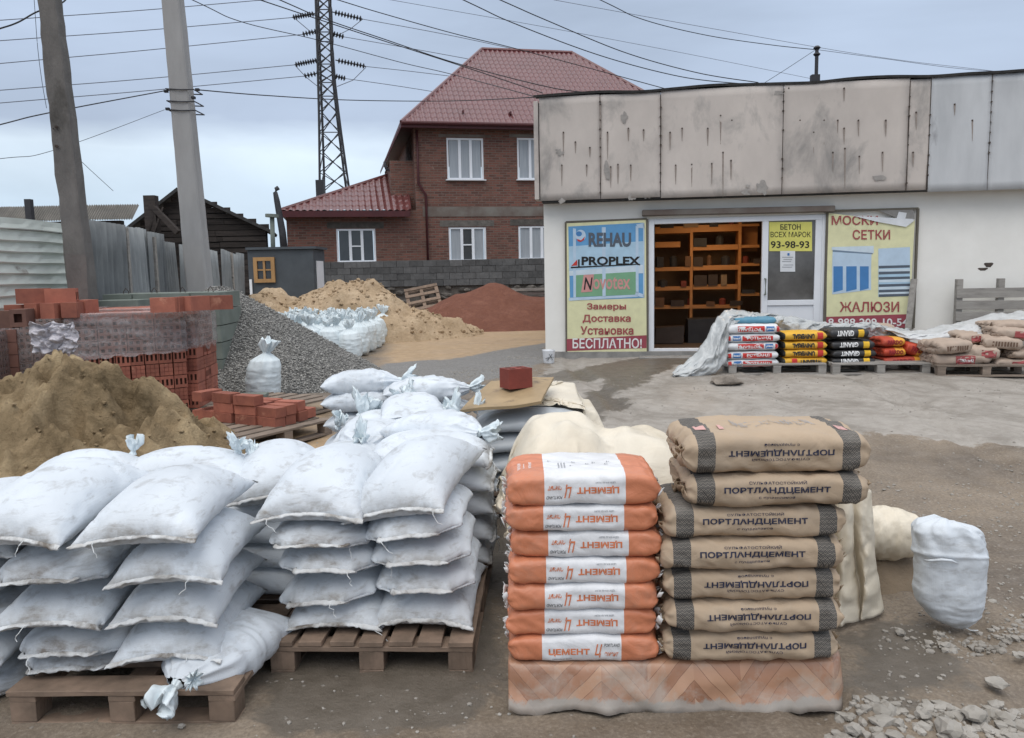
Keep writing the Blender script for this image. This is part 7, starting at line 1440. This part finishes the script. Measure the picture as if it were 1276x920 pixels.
for k, (x, y, w_, h_, d_, lab) in enumerate(((540, 700, .5, .30, 1.6, 'dark crate on the shop floor left of the doorway middle'), (700, 700, .6, .42, 1.8, 'dark shop counter front seen low inside the doorway'), (850, 700, .5, .5, 1.6, 'dark sack heap inside the doorway beside the door leaf'))):
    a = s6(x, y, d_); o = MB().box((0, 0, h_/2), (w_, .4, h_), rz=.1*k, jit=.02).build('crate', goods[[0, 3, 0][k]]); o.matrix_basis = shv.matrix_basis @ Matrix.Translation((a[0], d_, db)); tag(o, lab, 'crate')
ld = bpy.data.lights.new('room_lamp', 'AREA'); ld.energy = 9; ld.size = .5; ld.color = (1, .62, .30); lo_ = bpy.data.objects.new('room_lamp', ld); COL.objects.link(lo_); lo_.matrix_world = Matrix.Translation(Vector(SO+us*((dl+dr)/2-.2)+ns_*1.1+np.array([0, 0, dt+.22])))
lm, lnt, lb_ = newmat('lit_lamp'); lb_.inputs['Emission Color'].default_value = (1, .7, .4, 1); lb_.inputs['Emission Strength'].default_value = 3
o = MB().box((0, 0, 0), (.5, .5, .04)).build('ceiling_lamp', lm, loc=SO+us*((dl+dr)/2-.2)+ns_*1.1+np.array([0, 0, dt+.265])); tag(o, 'warm square ceiling lamp inside the shop above the doorway', 'lamp')
# mast, bucket, roof bits
p = atY(1017, 100, 13.4); t = thing('roof_mast', 'short iron mast with insulators on the shop roof carrying thin cables', 'mast', p); MB().tube([(0, 0, -.3), (0, 0, .5)], .03, 6).build('pole', M['darkmetal'], t)
MB().box((-.02, 0, -.0), (.13, .1, .16)).build('bracket', M['darkmetal'], t)
for z in (.40, .50): MB().tube([(0, 0, z-.03), (0, 0, z), (0, 0, z+.03)], [.03, .06, .03], 8).build('insulator', M['darkmetal'], t)
p = ground(684, 453); t = thing('paint_bucket', 'white plastic bucket with dark scribbles beside the shop corner', 'bucket', p); MB().tube([(0, 0, 0), (0, 0, .02), (0, 0, .19), (0, 0, .205)], [.075, .08, .095, .10], 20).build('tub', M['pvc'], t, True)
for a, b in (((-.03, .05), (.05, .15)), ((.0, .15), (.06, .05)), ((-.06, .08), (.0, .10)), ((.03, .10), (.07, .10))): MB().bar((a[0], -.093, a[1]), (b[0], -.089, b[1]), .012, .004).build('scribble', M['txt_black'], t)
# pallet leaning on the wall
a = sp(1186, 400, -.15); p = SO+us*(a[0]+.72)+ns_*(-.22); t = thing('pallet', 'grey pallet leaning upright against the shop wall at the right edge', 'pallet', (p[0], p[1], .25), SY); 
zz_ = [sp(1230, y, -.2)[2] for y in (365, 380, 394, 410, 426)]
for k, z in enumerate(zz_): MB().box((0, -.03+.03*k*0-.02*(4-k)*0, z), (1.42, .022, .125 if k else .14), R=Matrix.Rotation(rad(.4*(k % 2)), 3, 'Y')).build('deck_board', M['wood_grey'], t, bevel=.002)
for x in (-.66, -.10, .55): MB().box((x, .03, sp(1190, 348, -.2)[2]/2+.02), (.085, .09, sp(1190, 348, -.2)[2]-.04)).build('bearer', M['wood_grey'], t, bevel=.004)
# ---------------------------------------------------------------- goods in front of the shop
gp = [(ground(908, 468), ground(1030, 467)), (ground(1037, 467.5), ground(1160, 467)), (ground(1168, 470), ground(1293, 470))]
plab = ['pale pallet under the white and yellow bag stacks before the shop', 'pale pallet under the black and orange-red bag stacks before the shop', 'pallet under the jumble of brown bags at the right edge']
FR = []
for i, (a, b) in enumerate(gp):
    w_ = float(np.hypot(*(b-a)[:2])); c = (a+b)/2; rz = math.atan2(b[1]-a[1], b[0]-a[0]); pallet((c[0]-math.sin(rz)*.42, c[1]+.42, c[2]), rz, plab[i], W=w_, D=.84, mat=[M['wood_grey'], M['wood_grey'], M['wood_old']][i], across='x'); FR.append((a, b))
kz = float(gp[0][0][2]); Yf = float(gp[0][0][1])
def small_sack(px0, px1, pyb, h, Y, mat, label, group, prints, seed, D=.42, rz=0, wr=.004, bulge=.008, dy=.2, roll=0):
    a = atY(px0, pyb, Y); b = atY(px1, pyb, Y); L = b[0]-a[0]; sk = PaperSack(L, D, h, seed, bulge, wr, .6); t = thing('building_sack', label, 'sack', ((a[0]+b[0])/2, Y+dy, a[2]), group=group, rot=(0, roll, rz)); put('paper_sack', sk.mesh('paper_sack', mat, 34, 40), t); pr = Print(lambda u, v, l, sk=sk: sk(u, v, .003+l)); prints(pr, L, h); pr.build('print', t); return t
M['white_sack'] = paper_nodes('white_plaster_sack', [], (.70, .71, .72), .6, dirt=.2); M['yellow_sack'] = paper_nodes('yellow_mortar_sack', [(-.6, -.255, (.03, .03, .03), None)], (.74, .42, .045), .5, dirt=.15); M['black_sack'] = paper_nodes('black_mortar_sack', [], (.028, .028, .03), .45, spec=.5, dirt=.12); M['red_sack'] = paper_nodes('orange_red_sack', [(-.4, .0, (.50, .07, .035), None)], (.74, .36, .05), .5, dirt=.15); M['red2_sack'] = paper_nodes('red_sack', [(.12, .24, (.74, .36, .05), None)], (.46, .07, .04), .5, dirt=.15); M['tan_sack'] = paper_nodes('tan_paper_sack', [], (.44, .345, .275), .8, dirt=.4); M['blue_sack'] = paper_nodes('blue_sack', [], (.10, .27, .38), .5)
Yb_ = Yf+.02
def white_print(up):
    def f(pr, L, h):
        F_ = not up; sg = 1 if up else -1
        def R(x0, x1, y0, y1, m, l=0): x0, x1 = (x0, x1) if up else (-x1, -x0); pr.rect(x0*L, x1*L, y0*h, y1*h, m, l, nx=3, ny=3)
        def T(s, x0, x1, y0, y1, m): (pr.text(s, x0*L, x1*L, y0*h, y1*h, m, bold=.03, lift=.002, ny=3) if up else pr.text(s, -x1*L, -x0*L, -y1*h, -y0*h, m, flip=True, bold=.03, lift=.002, ny=3))
        R(-.48, -.42, -.3, .3, M['ink_red']); R(-.20, .36, -.32, .26, M['ink_red'], .0005) if up else R(-.20, .30, -.26, .32, M['ink_red']); T('РОТБАНД', -.12, .32, -.18, .18, M['ink_white'])
        R(-.38, -.23, -.25, .28, M['ink_blue']); T('knauf', -.37, -.24, -.10, .14, M['ink_white'])
    return f
ups = [1, 1, 0, 1, 0]; rows = [459, 449, 438, 427.5, 417]
wl = ['bottom', 'second', 'third', 'fourth', 'top']
for i in range(5): small_sack(905.5, 970.5+(2 if i > 2 else 0), rows[i], .108 if i < 4 else .12, Yb_, M['white_sack'], 'white sack with red and blue print before the shop, %s of five' % wl[i], 'white printed sacks before the shop', white_print(ups[i]), 200+i, rz=rad(random.uniform(-1.5, 1.5)))
small_sack(915, 969, 405, .09, Yb_+.12, M['blue_sack'], 'blue sack lying on top of the five white ones', None, lambda *a: None, 220)
def yellow_print(up):
    def f(pr, L, h):
        if up: pr.rect(-.29*L, -.17*L, -.42*h, .42*h, M['ink_red'], nx=2, ny=4); pr.text('UNIVERSAL', -.10*L, .38*L, -.26*h, .22*h, M['ink_black'], bold=.05, lift=.002, ny=3)
        else: pr.rect(.27*L, .40*L, -.42*h, .42*h, M['ink_red'], nx=2, ny=4); pr.text('UNIVERSAL', -.30*L, .20*L, -.24*h, .26*h, M['ink_black'], flip=True, bold=.05, lift=.002, ny=3)
    return f
for i, (y, h) in enumerate(((456.5, .105), (446.5, .108), (436.5, .108), (425.5, .115))): small_sack(974 if i == 0 else 977, 1031, y, h, Yb_, M['yellow_sack'], 'yellow sack with black lettering before the shop, %s of four' % ['bottom', 'second', 'third', 'top'][i], 'yellow printed sacks before the shop', yellow_print(i == 0), 230+i, rz=rad(random.uniform(-2, 2)))
def black_print(pr, L, h): pr.rect(.22*L, .36*L, -.44*h, .44*h, M['ink_yellow'], nx=2, ny=5); pr.text('GRANIT', -.32*L, .10*L, -.20*h, .30*h, M['ink_white'], flip=True, bold=.045, lift=.002, ny=3)
for i, (x0, x1, y, h) in enumerate(((1037, 1091, 456, .10), (1037, 1092, 447, .108), (1037, 1091, 436.5, .115), (1033, 1083, 423, .13))): small_sack(x0, x1, y, h, Yb_, M['black_sack'], 'black sack with white upside-down lettering before the shop, %s of four' % ['bottom', 'second', 'third', 'top'][i], 'black printed sacks before the shop', black_print, 240+i, rz=rad(random.uniform(-2, 2)))
def pardo(pr, L, h): pr.text('PARDO', -.28*L, .36*L, -.22*h, .22*h, M['ink_maroon'], bold=.05, lift=.002, ny=3)
def red_print(pr, L, h): pr.text('PARDO', -.30*L, .16*L, -.2*h, .2*h, M['ink_maroon'], bold=.05, lift=.002, ny=3)
gP = 'orange-red sacks before the shop'
small_sack(1102, 1153, 455, .10, Yb_, M['red2_sack'], 'red sack with a yellow end at the bottom of the orange-red pile', gP, red_print, 250)
small_sack(1101, 1129, 445, .115, Yb_, M['red_sack'], 'short orange-red sack in the middle left of its pile', gP, pardo, 251); small_sack(1127, 1155, 444, .16, Yb_, M['red_sack'], 'orange-red sack tilting down at the right of its pile', gP, pardo, 252, roll=rad(14)); small_sack(1099, 1128, 433, .12, Yb_, M['red_sack'], 'orange-red sack on top left of its pile', gP, pardo, 253)
# jumble of tan sacks
gN = 'tan paper sacks at the right edge'; Y3 = float(gp[2][0][1])+.02
def tan_print(k):
    def f(pr, L, h):
        if k == 1: pr.rect(-.17*L, .18*L, -.36*h, .30*h, M['txt_red'], nx=4, ny=4); pr.text('ШТУКАТУРКА', -.14*L, .15*L, -.14*h, .10*h, M['ink_white'], bold=.03, lift=.002, ny=2)
        elif k == 2: pr.rect(-.05*L, .36*L, -.30*h, .26*h, M['txt_red'], nx=4, ny=4)
        elif k == 3:
            for x in np.linspace(-.3, .3, 9): pr.rect(x*L, x*L+.02, -.2*h, .15*h, M['ink_brown'])
    return f
for k, (x0, x1, y, h, pk, dy, rz, roll, lab) in enumerate(((1171, 1240, 458, .16, 1, .3, -3, 0, 'tan sack with a red label at the bottom left of the brown pile'), (1169, 1211, 443, .17, 3, .25, 3, -2, 'tan sack lying on the left of the brown pile under the plastic'), (1211, 1252, 449.5, .16, 2, .28, -12, 2, 'tan sack with a red print edge in the middle of the brown pile'), (1242, 1290, 459, .10, 2, .3, 0, 0, 'tan sack flat on the pallet at the bottom right of the brown pile'), (1262, 1310, 449, .12, 0, .3, 4, 0, 'tan sack above the flat one at the right edge of the brown pile'), (1237, 1282, 437.5, .16, 3, .3, -14, 3, 'tan sack tilted to the right in the upper brown pile'), (1211, 1240, 432, .14, 2, .5, 0, 0, 'shaded tan sack behind the middle of the brown pile'), (1252, 1300, 426, .15, 2, .35, -10, 6, 'tan sack near the top right of the brown pile'), (1258, 1310, 414, .10, 0, .5, 0, 0, 'topmost tan sack of the brown pile, half under plastic'), (1214, 1262, 446, .15, 0, .7, 0, 0, 'tan sack in the rear row of the brown pile'))):
    small_sack(x0, x1, y, h, Y3, M['tan_sack'], lab, gN, tan_print(pk), 260+k, rz=rad(rz), wr=.010, bulge=.02, dy=dy, D=.55, roll=rad(roll))
t = tag(put('rubble_lump', stones('rubble_lump', [(0, 0, .07)], [.16], pm('rubble_lump_concrete', (.30, .26, .22), (.18, .155, .13), 8, .9, .8, .02), 5, .55, ICO2), None, ground(905, 481), .3), 'rough lump of broken concrete on the yard by the white sacks', 'rubble'); t.scale = (1.1, .8, .9)
# ---------------------------------------------------------------- plastic sheeting over the goods
def loft(rows, label, mat, seed, nu=120, nv=40, amp=.03, fr=(6, 3), bul=.12):
    """rows: polylines of (px, py, Y), from the upper rim to the lower rim"""
    R = []
    for r in rows:
        W = np.array([atY(*p) for p in r]); k = np.linspace(0, 1, len(W)); q = np.linspace(0, 1, nu); R.append(np.stack([np.interp(q, k, W[:, i]) for i in range(3)], -1))
    R = np.array(R); kk = np.linspace(0, 1, len(rows)); v = np.linspace(0, 1, nv); P = np.zeros((nu, nv, 3))
    for i in range(3):
        for u in range(nu): P[u, :, i] = np.interp(v, kk, R[:, u, i])
    ker = np.array([1, 2, 3, 2, 1.])/9
    for _ in range(3):
        Q = np.pad(P, ((2, 2), (0, 0), (0, 0)), 'edge'); P = sum(Q[i:i+nu]*ker[i] for i in range(5)); Q = np.pad(P, ((0, 0), (2, 2), (0, 0)), 'edge'); P2 = sum(Q[:, i:i+nv]*ker[i] for i in range(5)); P2[:, 0] = P[:, 0]; P2[:, -1] = P[:, -1]; P = P2
    U, V = np.meshgrid(np.linspace(0, 1, nu), v, indexing='ij'); w = np.sin(V*math.pi)**.6; f = np.abs(fbm(U*fr[0]+V*1.5, V*fr[1]-U*2, seed, 4)); P[..., 1] += -(bul*w)+amp*3*f*w; P[..., 2] += amp*.8*fbm(U*fr[0]*2, V*fr[1], seed+5, 3)*w; P[..., 2] += amp*.6*fbm(U*fr[0]*3, V*0, seed+8, 3)*(1-w)
    o = put('plastic_sheet', grid_mesh('plastic_sheet', P, mat)); s = o.modifiers.new('t', 'SOLIDIFY'); s.thickness = .004; return tag(o, label, 'plastic sheet')
Ya = Yf
loft([[(836, 467, Ya-.05), (862, 444, Ya+.1), (880, 424, Ya+.2), (890, 400, Ya+.3), (903, 388, Ya+.4), (925, 386, Ya+.5), (948, 390, Ya+.55), (975, 394, Ya+.6)], [(836, 468.5, Ya-.1), (866, 460, Ya-.1), (888, 442, Ya-.05), (898, 415, Ya+.05), (908, 398, Ya+.15), (928, 394, Ya+.3), (950, 396, Ya+.4), (975, 400, Ya+.5)], [(835, 470, Ya-.12), (864, 470.5, Ya-.15), (890, 467, Ya-.1), (905, 452, Ya-.02), (908, 410, Ya+.08), (926, 400, Ya+.25), (950, 402, Ya+.45), (975, 425, Ya+.7)]], 'milky plastic sheet slumping to the ground left of the white printed sacks', M['film_clear'], 3, amp=.035, fr=(7, 3), bul=.10)
loft([[(930, 388, Ya+.62), (975, 393, Ya+.66), (1010, 399, Ya+.66), (1045, 404, Ya+.66), (1085, 401, Ya+.62), (1110, 408, Ya+.6), (1135, 411, Ya+.6)], [(930, 400, Ya+.48), (975, 403, Ya+.5), (1010, 408, Ya+.5), (1045, 411, Ya+.5), (1085, 404, Ya+.42), (1110, 413, Ya+.45), (1135, 415, Ya+.5)], [(930, 432, Ya+.5), (975, 430, Ya+.5), (1010, 432, Ya+.5), (1045, 430, Ya+.48), (1085, 418, Ya+.46), (1110, 424, Ya+.46), (1135, 432, Ya+.5)]], 'crumpled translucent sheet behind the yellow, black and orange-red sacks', M['film_clear'], 8, amp=.03, fr=(12, 3), bul=.05)
for k, x in enumerate((940, 990, 1040, 1090)):
    a = atY(x, 440, Ya+.65); tag(put('paper_sack', PaperSack(.55, .40, .42, 300+k, .02, .01).mesh('paper_sack', M['tan_sack'], 30, 36), None, (a[0], Ya+.78, kz+.15)), 'bulky sack under the translucent sheet behind the %s stack' % ['white', 'yellow', 'black', 'orange-red'][k], 'sack', 'sacks under the sheet')
loft([[(1100, 408, Ya+.5), (1130, 413, Ya+.5), (1160, 410, Ya+.5), (1195, 401, Ya+.6), (1235, 391, Ya+.7), (1270, 389, Ya+.7), (1310, 386, Ya+.7)], [(1100, 409, Ya+.3), (1130, 415, Ya+.25), (1160, 415, Ya+.2), (1195, 410, Ya+.2), (1235, 402, Ya+.3), (1270, 395, Ya+.4), (1310, 391, Ya+.4)], [(1100, 411, Ya+.25), (1130, 421.5, Ya+.1), (1160, 426, Ya+.0), (1195, 427, Ya+.0), (1228, 420, Ya+.05), (1262, 406, Ya+.15), (1310, 402, Ya+.2)]], 'heavy white plastic sheet sagging over the brown sacks at the right', M['film_white'], 15, amp=.025, fr=(6, 2), bul=.10)
